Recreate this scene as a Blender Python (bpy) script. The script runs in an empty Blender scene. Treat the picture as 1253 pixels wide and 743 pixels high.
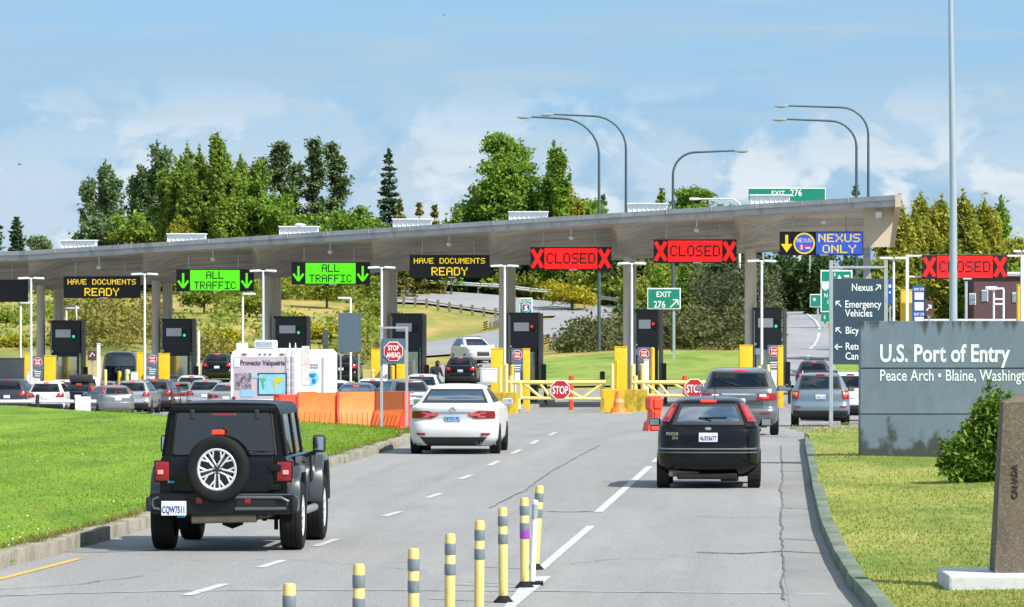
import bpy, bmesh, math, random
import numpy as np
from mathutils import Vector, Matrix
random.seed(7)
RNG = np.random.default_rng(11)
scene = bpy.context.scene
COL = scene.collection

# ------------------------------------------------------------------ camera, sky, sun, exposure
F, HOR, CX, EZ = 6500.0, 387.0, 626.5, 2.86     # focal length in photo pixels, horizon row, centre column, eye height
cam_d = bpy.data.cameras.new('camera')
cam_d.sensor_width = 36.0
cam_d.lens = F / 1253.0 * 36.0
cam_d.shift_y = (HOR - 371.5) / 1253.0
cam_d.clip_start = 1.0
cam_d.clip_end = 20000.0
cam = bpy.data.objects.new('camera', cam_d)
COL.objects.link(cam)
cam.location = (0, 0, EZ)
cam.rotation_euler = (math.radians(90), 0, 0)
scene.camera = cam

SUN_EL, SUN_AZ = math.radians(45), math.radians(130)   # azimuth clockwise from +Y: on the right, slightly behind the camera
world = bpy.data.worlds.new('World')
scene.world = world
world.use_nodes = True
nt = world.node_tree
for n in list(nt.nodes):
    nt.nodes.remove(n)
out = nt.nodes.new('ShaderNodeOutputWorld')
bg = nt.nodes.new('ShaderNodeBackground')
bg.inputs['Strength'].default_value = 0.15
sky = nt.nodes.new('ShaderNodeTexSky')
sky.sky_type = 'NISHITA'
sky.sun_disc = False
sky.sun_elevation = SUN_EL
sky.sun_rotation = SUN_AZ
sky.altitude = 10
sky.air_density = 1.0
sky.dust_density = 0.6
sky.ozone_density = 2.0
tc = nt.nodes.new('ShaderNodeTexCoord')
def wn(t, **kw):
    n = nt.nodes.new(t)
    for k, v in kw.items():
        if k in ('operation', 'blend_type', 'data_type'):
            setattr(n, k, v)
        else:
            n.inputs[k].default_value = v
    return n
def noise_layer(scale, loc, nscale, detail, rough, lo, hi, dist=0.0):
    mp = nt.nodes.new('ShaderNodeMapping')
    mp.inputs['Scale'].default_value = scale
    mp.inputs['Location'].default_value = loc
    nt.links.new(tc.outputs['Generated'], mp.inputs['Vector'])
    nz = nt.nodes.new('ShaderNodeTexNoise')
    nz.inputs['Scale'].default_value = nscale
    nz.inputs['Detail'].default_value = detail
    nz.inputs['Roughness'].default_value = rough
    nz.inputs['Distortion'].default_value = dist
    nt.links.new(mp.outputs[0], nz.inputs['Vector'])
    mr = nt.nodes.new('ShaderNodeMapRange')
    mr.interpolation_type = 'SMOOTHSTEP'
    mr.inputs['From Min'].default_value = lo
    mr.inputs['From Max'].default_value = hi
    nt.links.new(nz.outputs['Fac'], mr.inputs['Value'])
    return mr.outputs['Result']
tint = nt.nodes.new('ShaderNodeMix'); tint.data_type = 'RGBA'; tint.blend_type = 'MIX'
tint.inputs['Factor'].default_value = 0.84
tint.inputs['B'].default_value = (0.50, 1.38, 2.52, 1)
nt.links.new(sky.outputs[0], tint.inputs['A'])
prev = tint.outputs['Result']
def cloud(prev, maskout, col, amount):
    m = nt.nodes.new('ShaderNodeMath'); m.operation = 'MULTIPLY'
    m.inputs[1].default_value = amount
    nt.links.new(maskout, m.inputs[0])
    mx = nt.nodes.new('ShaderNodeMix'); mx.data_type = 'RGBA'
    nt.links.new(m.outputs[0], mx.inputs['Factor'])
    nt.links.new(prev, mx.inputs['A'])
    mx.inputs['B'].default_value = col
    return mx.outputs['Result']
prev = cloud(prev, noise_layer((9, 9, 75), (3.1, 0, 1.7), 1.0, 5, 0.55, 0.40, 0.75), (1.5, 2.15, 2.8, 1), 0.75)
sepw = nt.nodes.new('ShaderNodeSeparateXYZ'); nt.links.new(tc.outputs['Generated'], sepw.inputs[0])
hz = nt.nodes.new('ShaderNodeMapRange'); hz.inputs['From Min'].default_value = 0.046; hz.inputs['From Max'].default_value = 0.026
nt.links.new(sepw.outputs['Z'], hz.inputs['Value'])
def low(m):
    k = nt.nodes.new('ShaderNodeMath'); k.operation = 'MULTIPLY'
    nt.links.new(m, k.inputs[0]); nt.links.new(hz.outputs[0], k.inputs[1])
    return k.outputs[0]
prev = cloud(prev, low(noise_layer((26, 26, 38), (0.9, 2, 0.15), 1.0, 7, 0.55, 0.455, 0.54, 0.3)), (2.1, 2.6, 3.05, 1), 0.85)
prev = cloud(prev, low(noise_layer((48, 48, 70), (2.9, 1, 0.55), 1.0, 7, 0.55, 0.49, 0.58, 0.3)), (2.8, 3.1, 3.35, 1), 0.9)
prev = cloud(prev, noise_layer((16, 16, 160), (7.7, 1, 4.2), 1.0, 4, 0.6, 0.46, 0.78), (1.9, 2.35, 2.65, 1), 0.6)
# bright cloud added out of view: fills the shade, shows in paint and glass
zm = nt.nodes.new('ShaderNodeMapRange'); zm.inputs['From Min'].default_value = 0.10; zm.inputs['From Max'].default_value = 0.22
nt.links.new(sepw.outputs['Z'], zm.inputs['Value'])
cm = nt.nodes.new('ShaderNodeMath'); cm.operation = 'MULTIPLY'
nt.links.new(noise_layer((1, 1, 1.6), (5.1, 2.2, 0.4), 3.2, 6, 0.55, 0.42, 0.58, 0.5), cm.inputs[0]); nt.links.new(zm.outputs[0], cm.inputs[1])
prev = cloud(prev, cm.outputs[0], (4.4, 4.6, 4.8, 1), 0.65)
nt.links.new(prev, bg.inputs['Color'])
nt.links.new(bg.outputs[0], out.inputs['Surface'])

sun_d = bpy.data.lights.new('sun', 'SUN')
sun_d.energy = 3.9
sun_d.angle = math.radians(0.5)
sun_d.color = (1.0, 0.955, 0.88)
sun = bpy.data.objects.new('sun', sun_d)
COL.objects.link(sun)
sd = Vector((math.sin(SUN_AZ) * math.cos(SUN_EL), math.cos(SUN_AZ) * math.cos(SUN_EL), math.sin(SUN_EL)))
sun.rotation_euler = sd.to_track_quat('Z', 'Y').to_euler()
sun.location = (60, -40, 80)
vs = scene.view_settings
vs.view_transform = 'Standard'
vs.look = 'None'
vs.gamma = 1.0
vs.use_curve_mapping = False
vs.exposure = 0.90
scene.cycles.max_bounces = 8
scene.cycles.transparent_max_bounces = 12
scene.cycles.use_denoising = True

# ------------------------------------------------------------------ ground shape and pixel helpers
YAW = -math.atan2(955 - CX, F)                # heading of the road
PX_COLS = [-1500, 0, 300, 480, 520, 610, 660, 760, 830, 940, 1010, 1200, 2800]
HILL_D = [290, 320, 345, 372, 392, 430, 450, 500]
HILL_Y = {
    -1500: [491, 463, 428, 400, 385, 365, 358, 352], 0: [491, 463, 428, 400, 385, 365, 358, 352],
    300: [489, 464, 430, 402, 388, 366, 358, 352], 480: [487, 465, 445, 425, 405, 372, 356, 350],
    520: [486, 466, 449, 434, 418, 374, 357, 350], 610: [485, 464, 447, 428, 407, 388, 362, 355],
    660: [485, 460, 436, 425, 402, 392, 368, 360], 760: [484, 458, 430, 422, 400, 388, 375, 368],
    830: [484, 456, 430, 418, 400, 388, 380, 372], 940: [483, 456, 430, 424, 405, 390, 382, 376],
    1010: [483, 456, 430, 424, 405, 388, 380, 376], 1200: [483, 456, 430, 415, 400, 388, 380, 376],
    2800: [483, 456, 430, 415, 400, 388, 380, 376]}
HILL_TAB = np.array([HILL_Y[c] for c in PX_COLS], float)
NEAR_D = [0, 122, 150, 170, 200, 238, 265, 290]
NEAR_Z = [0, 0, -0.4, -0.7, -1.1, -1.5, -1.66, -1.66]
def gz(x, y):
    """ground height at world x, y"""
    D = max(y, 1.0)
    px = CX + x * F / D
    px = min(max(px, -1500), 2800)
    if D <= 290:
        z = float(np.interp(D, NEAR_D, NEAR_Z))
        t = min(max((D - 150) / 80.0, 0), 1)
        return z + t * 0.33 * min(max((px - 626) / 626.0, -1.2), 1.0)
    d = min(D, 500)
    row = [np.interp(px, PX_COLS, HILL_TAB[:, j]) for j in range(len(HILL_D))]
    py = float(np.interp(d, HILL_D, row))
    return EZ + (HOR - py) * d / F
def X(px, D):
    return (px - CX) * D / F
def Zp(py, D):
    return EZ + (HOR - py) * D / F
def P(px, py, D):
    return Vector((X(px, D), D, Zp(py, D)))
def G(px, D, dz=0.0):
    x = X(px, D)
    return Vector((x, D, gz(x, D) + dz))
def pix_ground(px, py, dz=0.0):
    """point of the near ground seen at a photo pixel"""
    lo, hi = 20.0, 289.0
    for _ in range(50):
        m = 0.5 * (lo + hi)
        if HOR + (EZ - gz(X(px, m), m) - dz) * F / m > py:
            lo = m
        else:
            hi = m
    return G(px, lo, dz)

# ------------------------------------------------------------------ objects
def link(name, me, mat=None, parent=None, smooth=None):
    o = bpy.data.objects.new(name, me)
    COL.objects.link(o)
    if mat is not None:
        for m in (mat if isinstance(mat, (list, tuple)) else [mat]):
            me.materials.append(m)
    if parent is not None:
        o.parent = parent
    if smooth is not None:
        me.polygons.foreach_set('use_smooth', [True] * len(me.polygons))
        me.set_sharp_from_angle(angle=math.radians(smooth))
    return o
def thing(name, label, cat, loc=(0, 0, 0), rz=0.0, group=None):
    o = bpy.data.objects.new(name, None)
    o.empty_display_size = 0.3
    COL.objects.link(o)
    o.location = loc
    o.rotation_euler = (0, 0, rz)
    return tag(o, label, cat, group)
def tag(o, label, cat, group=None, kind=None):
    o['label'] = label
    o['category'] = cat
    if group: o['group'] = group
    if kind: o['kind'] = kind
    return o
def structure(o):
    o['kind'] = 'structure'
    return o
def np_mesh(name, verts, faces, nper):
    """mesh from arrays: all faces with nper corners"""
    me = bpy.data.meshes.new(name)
    v = np.asarray(verts, np.float32).reshape(-1, 3)
    f = np.asarray(faces, np.int32).reshape(-1)
    nf = len(f) // nper
    me.vertices.add(len(v)); me.vertices.foreach_set('co', v.reshape(-1))
    me.loops.add(len(f)); me.loops.foreach_set('vertex_index', f)
    me.polygons.add(nf)
    me.polygons.foreach_set('loop_start', np.arange(nf, dtype=np.int32) * nper)
    me.update(calc_edges=True)
    return me

class MB:
    """collects shapes, builds ONE mesh object"""
    def __init__(s):
        s.v, s.f, s.mi = [], [], []
    def add(s, verts, faces, mi=0):
        b = len(s.v)
        s.v += [tuple(p) for p in verts]
        s.f += [tuple(b + i for i in f) for f in faces]
        s.mi += [mi] * len(faces)
        return s
    def box(s, c, d, bev=0.0, rot=None, mi=0, taper=1.0):
        hx, hy, hz = d[0] / 2, d[1] / 2, d[2] / 2
        bm = bmesh.new()
        vs_ = [bm.verts.new((sx * hx * (taper if sz > 0 else 1), sy * hy * (taper if sz > 0 else 1), sz * hz)) for sz in (-1, 1) for sy in (-1, 1) for sx in (-1, 1)]
        for q in ((0, 2, 3, 1), (4, 5, 7, 6), (0, 1, 5, 4), (2, 6, 7, 3), (0, 4, 6, 2), (1, 3, 7, 5)):
            bm.faces.new([vs_[i] for i in q])
        if bev > 0:
            bmesh.ops.bevel(bm, geom=list(bm.edges), offset=min(bev, 0.49 * min(d)), segments=2, affect='EDGES', profile=0.6)
        bm.verts.index_update()
        R = rot if rot is not None else Matrix.Identity(3)
        vv = [R @ v.co + Vector(c) for v in bm.verts]
        ff = [[v.index for v in f.verts] for f in bm.faces]
        bm.free()
        return s.add(vv, ff, mi)
    def tube(s, pts, r, n=10, mi=0, cap=True):
        pts = [Vector(p) for p in pts]
        rs = r if isinstance(r, (list, tuple)) else [r] * len(pts)
        rings = []
        up = None
        for i, p in enumerate(pts):
            t = (pts[min(i + 1, len(pts) - 1)] - pts[max(i - 1, 0)]).normalized()
            if up is None:
                up = Vector((0, 0, 1)) if abs(t.z) < 0.9 else Vector((1, 0, 0))
            a = t.cross(up).normalized()
            b = a.cross(t).normalized()
            up = b
            rings.append([p + (a * math.cos(k * 2 * math.pi / n) + b * math.sin(k * 2 * math.pi / n)) * rs[i] for k in range(n)])
        v = [q for rr in rings for q in rr]
        f = []
        for i in range(len(pts) - 1):
            for k in range(n):
                f.append((i * n + k, i * n + (k + 1) % n, (i + 1) * n + (k + 1) % n, (i + 1) * n + k))
        if cap:
            f.append(tuple(range(n))[::-1])
            f.append(tuple((len(pts) - 1) * n + k for k in range(n)))
        return s.add(v, f, mi)
    def prism(s, poly, axis, a, b, mi=0):
        """polygon in the two other axes, extruded along axis from a to b"""
        def mk(p, t):
            return {'x': (t, p[0], p[1]), 'y': (p[0], t, p[1]), 'z': (p[0], p[1], t)}[axis]
        n = len(poly)
        v = [mk(p, a) for p in poly] + [mk(p, b) for p in poly]
        f = [tuple(range(n)), tuple(range(2 * n - 1, n - 1, -1))]
        f += [(i, i + n, (i + 1) % n + n, (i + 1) % n) for i in range(n)]
        return s.add(v, f, mi)
    def lathe(s, prof, c=(0, 0, 0), n=24, axis='z', mi=0, closed=False):
        """profile of (radius, height) spun round an axis"""
        v, f = [], []
        m = len(prof)
        for k in range(n):
            a = 2 * math.pi * k / n
            for (r, h) in prof:
                p = {'z': (r * math.cos(a), r * math.sin(a), h), 'x': (h, r * math.cos(a), r * math.sin(a)), 'y': (r * math.cos(a), h, r * math.sin(a))}[axis]
                v.append((p[0] + c[0], p[1] + c[1], p[2] + c[2]))
        for k in range(n):
            k2 = (k + 1) % n
            for i in range(m - 1 + (1 if closed else 0)):
                j = (i + 1) % m
                f.append((k * m + i, k2 * m + i, k2 * m + j, k * m + j))
        return s.add(v, f, mi)
    def quad(s, a, b, c, d, mi=0):
        return s.add([a, b, c, d], [(0, 1, 2, 3)], mi)
    def build(s, name, mat, parent=None, smooth=None, fix=True):
        me = bpy.data.meshes.new(name)
        me.from_pydata(s.v, [], s.f)
        if fix:
            bm = bmesh.new(); bm.from_mesh(me)
            bmesh.ops.recalc_face_normals(bm, faces=bm.faces)
            bm.to_mesh(me); bm.free()
        me.polygons.foreach_set('material_index', s.mi)
        o = link(name, me, mat, parent, smooth)
        return o

def text_mesh(name, body, size, loc, mat, parent=None, fit=None, align='LEFT', bold=0.0, depth=0.008, rot=(math.pi / 2, 0, 0), xs=1.0, spacing=1.0):
    """lettering as a thin raised mesh, facing -Y by default; loc is the baseline point"""
    cu = bpy.data.curves.new(name, 'FONT')
    cu.body = body
    cu.size = size
    cu.align_x = align
    cu.extrude = depth / 2
    cu.offset = bold
    cu.resolution_u = 3
    cu.space_character = spacing
    tmp = bpy.data.objects.new(name, cu)
    COL.objects.link(tmp)
    me = bpy.data.meshes.new_from_object(tmp)
    bpy.data.objects.remove(tmp)
    bpy.data.curves.remove(cu)
    me.name = name
    if fit:
        vx = [v.co.x for v in me.vertices]; xs = fit / max(1e-6, max(vx) - min(vx))
    if xs != 1.0:
        me.transform(Matrix.Diagonal((xs, 1, 1, 1)))
    me.materials.clear()
    o = link(name, me, mat, parent)
    o.location = loc
    o.rotation_euler = rot
    return o

def copy_tree(src, parent=None):
    c = src.copy()
    COL.objects.link(c)
    if parent is not None:
        c.parent = parent
    for ch in list(src.children):
        copy_tree(ch, c)
    return c

# ------------------------------------------------------------------ materials
MATS = {}
def pm(name, col, rough=0.6, metal=0.0, var=0.0, vscale=4.0, bump=0.0, bscale=30.0, coat=0.0, emit=None, estr=1.0, col2=None, spec=0.5, stretch=(1, 1, 1), detail=5):
    if name in MATS:
        return MATS[name]
    m = bpy.data.materials.new(name)
    m.use_nodes = True
    t = m.node_tree
    b = t.nodes['Principled BSDF']
    b.inputs['Base Color'].default_value = (*col, 1)
    b.inputs['Roughness'].default_value = rough
    b.inputs['Metallic'].default_value = metal
    b.inputs['Specular IOR Level'].default_value = spec if max(col) > .006 else .28
    if coat:
        b.inputs['Coat Weight'].default_value = coat
        b.inputs['Coat Roughness'].default_value = 0.06
    if emit is not None:
        b.inputs['Emission Color'].default_value = (*emit, 1)
        b.inputs['Emission Strength'].default_value = estr
    if var or col2 or bump:
        co = t.nodes.new('ShaderNodeTexCoord')
        mp = t.nodes.new('ShaderNodeMapping')
        mp.inputs['Scale'].default_value = stretch
        t.links.new(co.outputs['Object'], mp.inputs['Vector'])
    if var or col2:
        nz = t.nodes.new('ShaderNodeTexNoise')
        nz.inputs['Scale'].default_value = vscale
        nz.inputs['Detail'].default_value = detail
        nz.inputs['Roughness'].default_value = 0.65
        t.links.new(mp.outputs[0], nz.inputs['Vector'])
        mr = t.nodes.new('ShaderNodeMapRange')
        mr.inputs['From Min'].default_value = 0.3
        mr.inputs['From Max'].default_value = 0.7
        t.links.new(nz.outputs['Fac'], mr.inputs['Value'])
        mx = t.nodes.new('ShaderNodeMix'); mx.data_type = 'RGBA'
        c2 = col2 if col2 else tuple(c * (1 + var) for c in col)
        c1 = col if col2 else tuple(c * (1 - var) for c in col)
        mx.inputs['A'].default_value = (*c1, 1)
        mx.inputs['B'].default_value = (*c2, 1)
        t.links.new(mr.outputs[0], mx.inputs['Factor'])
        t.links.new(mx.outputs['Result'], b.inputs['Base Color'])
    if bump:
        n2 = t.nodes.new('ShaderNodeTexNoise')
        n2.inputs['Scale'].default_value = bscale
        n2.inputs['Detail'].default_value = 4
        t.links.new(mp.outputs[0], n2.inputs['Vector'])
        bp = t.nodes.new('ShaderNodeBump')
        bp.inputs['Strength'].default_value = bump
        bp.inputs['Distance'].default_value = 0.02
        t.links.new(n2.outputs['Fac'], bp.inputs['Height'])
        t.links.new(bp.outputs[0], b.inputs['Normal'])
    MATS[name] = m
    return m

def noise_stack(name, base, layers, rough=0.9, bump=0.0, bscale=40, spec=0.3):
    """base colour with several noise layers: (colour, scale, lo, hi, amount, stretch)"""
    if name in MATS:
        return MATS[name]
    m = bpy.data.materials.new(name)
    m.use_nodes = True
    t = m.node_tree
    b = t.nodes['Principled BSDF']
    b.inputs['Roughness'].default_value = rough
    b.inputs['Specular IOR Level'].default_value = spec
    co = t.nodes.new('ShaderNodeTexCoord')
    rgb = t.nodes.new('ShaderNodeRGB'); rgb.outputs[0].default_value = (*base, 1)
    cur = rgb.outputs[0]
    for i, (c, sc, lo, hi, am, st, *rot) in enumerate(layers):
        mp = t.nodes.new('ShaderNodeMapping')
        mp.inputs['Scale'].default_value = st
        mp.inputs['Location'].default_value = (i * 3.7, i * 1.3, i * 2.1)
        if rot:      # streaks along a direction: turn first, then stretch
            mp.vector_type = 'TEXTURE'
            mp.inputs['Rotation'].default_value = (0, 0, rot[0])
            mp.inputs['Scale'].default_value = tuple(1 / q for q in st)
        t.links.new(co.outputs['Object'], mp.inputs['Vector'])
        nz = t.nodes.new('ShaderNodeTexNoise')
        nz.inputs['Scale'].default_value = sc
        nz.inputs['Detail'].default_value = 6
        nz.inputs['Roughness'].default_value = 0.6
        t.links.new(mp.outputs[0], nz.inputs['Vector'])
        mr = t.nodes.new('ShaderNodeMapRange')
        mr.inputs['From Min'].default_value = lo
        mr.inputs['From Max'].default_value = hi
        mr.inputs['To Max'].default_value = am
        t.links.new(nz.outputs['Fac'], mr.inputs['Value'])
        mx = t.nodes.new('ShaderNodeMix'); mx.data_type = 'RGBA'
        mx.inputs['B'].default_value = (*c, 1)
        t.links.new(cur, mx.inputs['A'])
        t.links.new(mr.outputs[0], mx.inputs['Factor'])
        cur = mx.outputs['Result']
    t.links.new(cur, b.inputs['Base Color'])
    if bump:
        n2 = t.nodes.new('ShaderNodeTexNoise')
        n2.inputs['Scale'].default_value = bscale
        n2.inputs['Detail'].default_value = 5
        t.links.new(co.outputs['Object'], n2.inputs['Vector'])
        bp = t.nodes.new('ShaderNodeBump')
        bp.inputs['Strength'].default_value = bump
        bp.inputs['Distance'].default_value = 0.03
        t.links.new(n2.outputs['Fac'], bp.inputs['Height'])
        t.links.new(bp.outputs[0], b.inputs['Normal'])
    MATS[name] = m
    return m

def leaf_mat(name, c1, c2, c3=None, trans=0.25):
    """foliage: every leaf clump gets its own tone, some light passes through"""
    if name in MATS:
        return MATS[name]
    m = bpy.data.materials.new(name)
    m.use_nodes = True
    t = m.node_tree
    b = t.nodes['Principled BSDF']
    b.inputs['Roughness'].default_value = 0.6
    b.inputs['Specular IOR Level'].default_value = 0.25
    g = t.nodes.new('ShaderNodeNewGeometry')
    r = t.nodes.new('ShaderNodeValToRGB')
    r.color_ramp.elements[0].color = (*c1, 1)
    r.color_ramp.elements[1].color = (*c2, 1)
    if c3:
        e = r.color_ramp.elements.new(0.93); e.color = (*c3, 1)
        r.color_ramp.elements[1].position = 0.85
    co = t.nodes.new('ShaderNodeTexCoord')
    nz = t.nodes.new('ShaderNodeTexNoise')
    nz.inputs['Scale'].default_value = 0.7
    nz.inputs['Detail'].default_value = 3
    t.links.new(co.outputs['Object'], nz.inputs['Vector'])
    ad = t.nodes.new('ShaderNodeMath'); ad.operation = 'MULTIPLY_ADD'
    ad.inputs[1].default_value = 0.5
    t.links.new(g.outputs['Random Per Island'], ad.inputs[0])
    mr = t.nodes.new('ShaderNodeMapRange')
    mr.inputs['From Min'].default_value = 0.3; mr.inputs['From Max'].default_value = 0.7
    mr.inputs['To Max'].default_value = 0.5
    t.links.new(nz.outputs['Fac'], mr.inputs['Value'])
    t.links.new(mr.outputs[0], ad.inputs[2])
    t.links.new(ad.outputs[0], r.inputs['Fac'])
    t.links.new(r.outputs[0], b.inputs['Base Color'])
    tr = t.nodes.new('ShaderNodeBsdfTranslucent')
    t.links.new(r.outputs[0], tr.inputs['Color'])
    mx = t.nodes.new('ShaderNodeMixShader')
    mx.inputs['Fac'].default_value = trans
    t.links.new(b.outputs[0], mx.inputs[1])
    t.links.new(tr.outputs[0], mx.inputs[2])
    t.links.new(mx.outputs[0], t.nodes['Material Output'].inputs['Surface'])
    MATS[name] = m
    return m

def glass_mat(name, tint, gl=0.06, ior=1.7, floor=.07):
    if name in MATS:
        return MATS[name]
    m = bpy.data.materials.new(name)
    m.use_nodes = True
    t = m.node_tree
    t.nodes.remove(t.nodes['Principled BSDF'])
    tr = t.nodes.new('ShaderNodeBsdfTransparent')
    tr.inputs['Color'].default_value = (*tint, 1)
    gs = t.nodes.new('ShaderNodeBsdfGlossy')
    gs.inputs['Roughness'].default_value = gl
    gs.inputs['Color'].default_value = (0.95, 0.98, 1, 1)
    fr = t.nodes.new('ShaderNodeFresnel')
    fr.inputs['IOR'].default_value = ior
    mx = t.nodes.new('ShaderNodeMixShader')
    fl = t.nodes.new('ShaderNodeMath'); fl.operation = 'MAXIMUM'; fl.inputs[1].default_value = floor
    t.links.new(fr.outputs[0], fl.inputs[0]); t.links.new(fl.outputs[0], mx.inputs['Fac'])
    t.links.new(tr.outputs[0], mx.inputs[1])
    t.links.new(gs.outputs[0], mx.inputs[2])
    t.links.new(mx.outputs[0], t.nodes['Material Output'].inputs['Surface'])
    MATS[name] = m
    return m

M = dict(
    black_metal=pm('black metal', (0.012, 0.013, 0.015), 0.4),
    dark_panel=pm('charcoal panel', (0.032, 0.036, 0.043), 0.55, var=0.15, vscale=3),
    plastic=pm('black plastic', (0.018, 0.018, 0.02), 0.55),
    rubber=pm('tyre rubber', (0.009, 0.009, 0.0095), 0.8, bump=0.3, bscale=60, spec=.25),
    chrome=pm('chrome', (0.75, 0.76, 0.78), 0.12, 1.0),
    alloy=pm('alloy', (0.80, 0.80, 0.82), 0.3, 0.55),
    dark_alloy=pm('dark alloy', (0.045, 0.05, 0.055), 0.35, 0.5),
    galv=pm('galvanised steel', (0.42, 0.45, 0.48), 0.45, 0.5, var=0.12, vscale=3),
    white_paint=pm('white painted metal', (0.66, 0.69, 0.71), 0.45, var=0.05),
    lamp_dark=pm('dark lamp metal', (0.07, 0.10, 0.12), 0.5, 0.3),
    yellow=pm('yellow painted steel', (0.72, 0.45, 0.012), 0.5, var=0.12, vscale=2.5, bump=0.1),
    cream=pm('cream painted steel', (0.75, 0.60, 0.22), 0.5, var=0.08, vscale=3),
    pale_yellow=noise_stack('pale yellow plastic', (0.66, 0.50, 0.17), [((0.50, 0.38, 0.15), 9, .45, .66, .7, (1, 1, .25)), ((0.30, 0.25, 0.17), 22, .60, .70, .7, (1, 1, .35)), ((0.74, 0.62, 0.30), 5, .5, .7, .5, (1, 1, .5))], rough=.55, bump=.1),
    orange=pm('orange plastic', (0.90, 0.20, 0.035), 0.5, var=0.06, vscale=3),
    faded_orange=pm('faded orange plastic', (0.90, 0.22, 0.05), 0.6, var=0.12, vscale=2.5),
    column=noise_stack('column concrete', (0.74, 0.66, 0.53), [((0.60, 0.54, 0.44), 1.0, 0.42, 0.68, 0.7, (1, 1, 0.3)), ((0.56, 0.52, 0.46), 6, 0.5, 0.7, 0.5, (1, 1, 1))], bump=0.15),
    red_orange=pm('red orange plastic', (0.85, 0.06, 0.02), 0.5, var=0.08, vscale=3),
    red=pm('sign red', (0.42, 0.012, 0.018), 0.45),
    white=pm('sign white', (0.74, 0.75, 0.76), 0.5),
    sign_green=pm('highway green', (0.0, 0.20, 0.13), 0.45, var=0.06),
    sign_blue=pm('sign blue', (0.01, 0.09, 0.36), 0.45),
    sign_brown=pm('sign brown', (0.10, 0.04, 0.035), 0.5),
    sign_gray=pm('sign slate gray', (0.085, 0.125, 0.165), 0.5, var=0.08),
    way_blue=pm('wayfinding slate', (0.030, 0.058, 0.092), 0.45, var=0.06, vscale=2),
    concrete=noise_stack('concrete', (0.34, 0.32, 0.28), [((0.22, 0.20, 0.17), 1.2, 0.45, 0.7, 0.6, (1, 1, 0.4)), ((0.40, 0.38, 0.33), 6, 0.5, 0.7, 0.5, (1, 1, 1))], bump=0.15),
    roof_metal=noise_stack('roof fascia metal', (0.43, 0.43, 0.42), [((0.22, 0.22, 0.215), 1.6, 0.50, 0.66, 0.75, (1, 1, .25)), ((0.30, 0.31, 0.31), 0.7, 0.4, 0.7, 0.7, (1, 1, 8)), ((0.45, 0.46, 0.46), 3, 0.5, 0.75, 0.4, (1, 1, 4))], rough=0.5, spec=0.5),
    led_black=pm('led panel black', (0.006, 0.006, 0.007), 0.5),
    led_yellow=pm('led yellow', (0.1, 0.08, 0), 0.5, emit=(1.0, 0.72, 0.02), estr=0.55),
    led_green=pm('led green', (0.02, 0.1, 0), 0.5, emit=(0.13, 1.0, 0.01), estr=0.5, var=0.0),
    led_red=pm('led red', (0.1, 0, 0), 0.5, emit=(1.0, 0.012, 0.01), estr=0.55),
    led_blue=pm('led blue', (0.01, 0.02, 0.1), 0.5, emit=(0.05, 0.16, 0.85), estr=0.42),
    led_white=pm('led white', (0.1, 0.1, 0.1), 0.5, emit=(0.9, 0.9, 0.95), estr=0.5),
    sig_green=pm('green signal', (0, 0.1, 0.03), 0.4, emit=(0.02, 0.9, 0.25), estr=0.6),
    sig_red=pm('red signal', (0.1, 0, 0), 0.4, emit=(1, 0.03, 0.02), estr=0.6),
    taillight=pm('tail light red', (0.24, 0.004, 0.007), 0.15, coat=0.6),
    brake=pm('lit brake light', (0.4, 0.02, 0.01), 0.3, emit=(1, 0.06, 0.03), estr=0.6),
    amber=pm('lamp amber', (0.75, 0.22, 0.05), 0.2, coat=0.4),
    lens=pm('clear lamp lens', (0.6, 0.6, 0.6), 0.12, coat=0.6),
    plate=pm('licence plate', (0.70, 0.74, 0.78), 0.45),
    plate_blue=pm('plate letters', (0.02, 0.05, 0.22), 0.5),
    plate_blue_bg=pm('blue licence plate', (0.32, 0.46, 0.66), 0.5, var=0.1, vscale=20),
    seat=pm('car seat fabric', (0.035, 0.035, 0.038), 0.9),
    seat_tan=pm('pale seat fabric', (0.22, 0.20, 0.18), 0.9),
    underbody=pm('dark underbody', (0.008, 0.008, 0.008), 0.9),
    exhaust=pm('muffler steel', (0.34, 0.29, 0.20), 0.45, 0.6, var=0.2),
    rust=pm('exhaust brown', (0.16, 0.12, 0.08), 0.6, 0.4),
    glass=glass_mat('car glass', (0.28, 0.33, 0.35)),
    glass_light=glass_mat('light car glass', (0.62, 0.70, 0.72), ior=1.8, floor=.42),
    privacy=glass_mat('privacy glass', (0.07, 0.075, 0.08), floor=.11),
    mirror=pm('mirror glass', (0.5, 0.56, 0.62), 0.05, 1.0),
    bark=pm('bark', (0.10, 0.075, 0.055), 0.9, var=0.3, vscale=3, bump=0.4),
    wood_post=pm('weathered wood', (0.16, 0.13, 0.10), 0.9, var=0.25, vscale=5),
)
def paint(name, col, metal=0.3, rough=0.32, coat=0.8):
    return pm('paint ' + name, col, rough, metal, coat=coat, var=0.02, vscale=2)
# ------------------------------------------------------------------ ground, roads, lawns
def grid_px(name, pxs, Ds, mat, dz=0.0, kind=True):
    v = [tuple(G(p, d, dz)) for d in Ds for p in pxs]
    n = len(pxs)
    f = [(i * n + j, i * n + j + 1, (i + 1) * n + j + 1, (i + 1) * n + j) for i in range(len(Ds) - 1) for j in range(n - 1)]
    me = bpy.data.meshes.new(name)
    me.from_pydata(v, [], f)
    return structure(link(name, me, mat, smooth=60))

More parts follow.
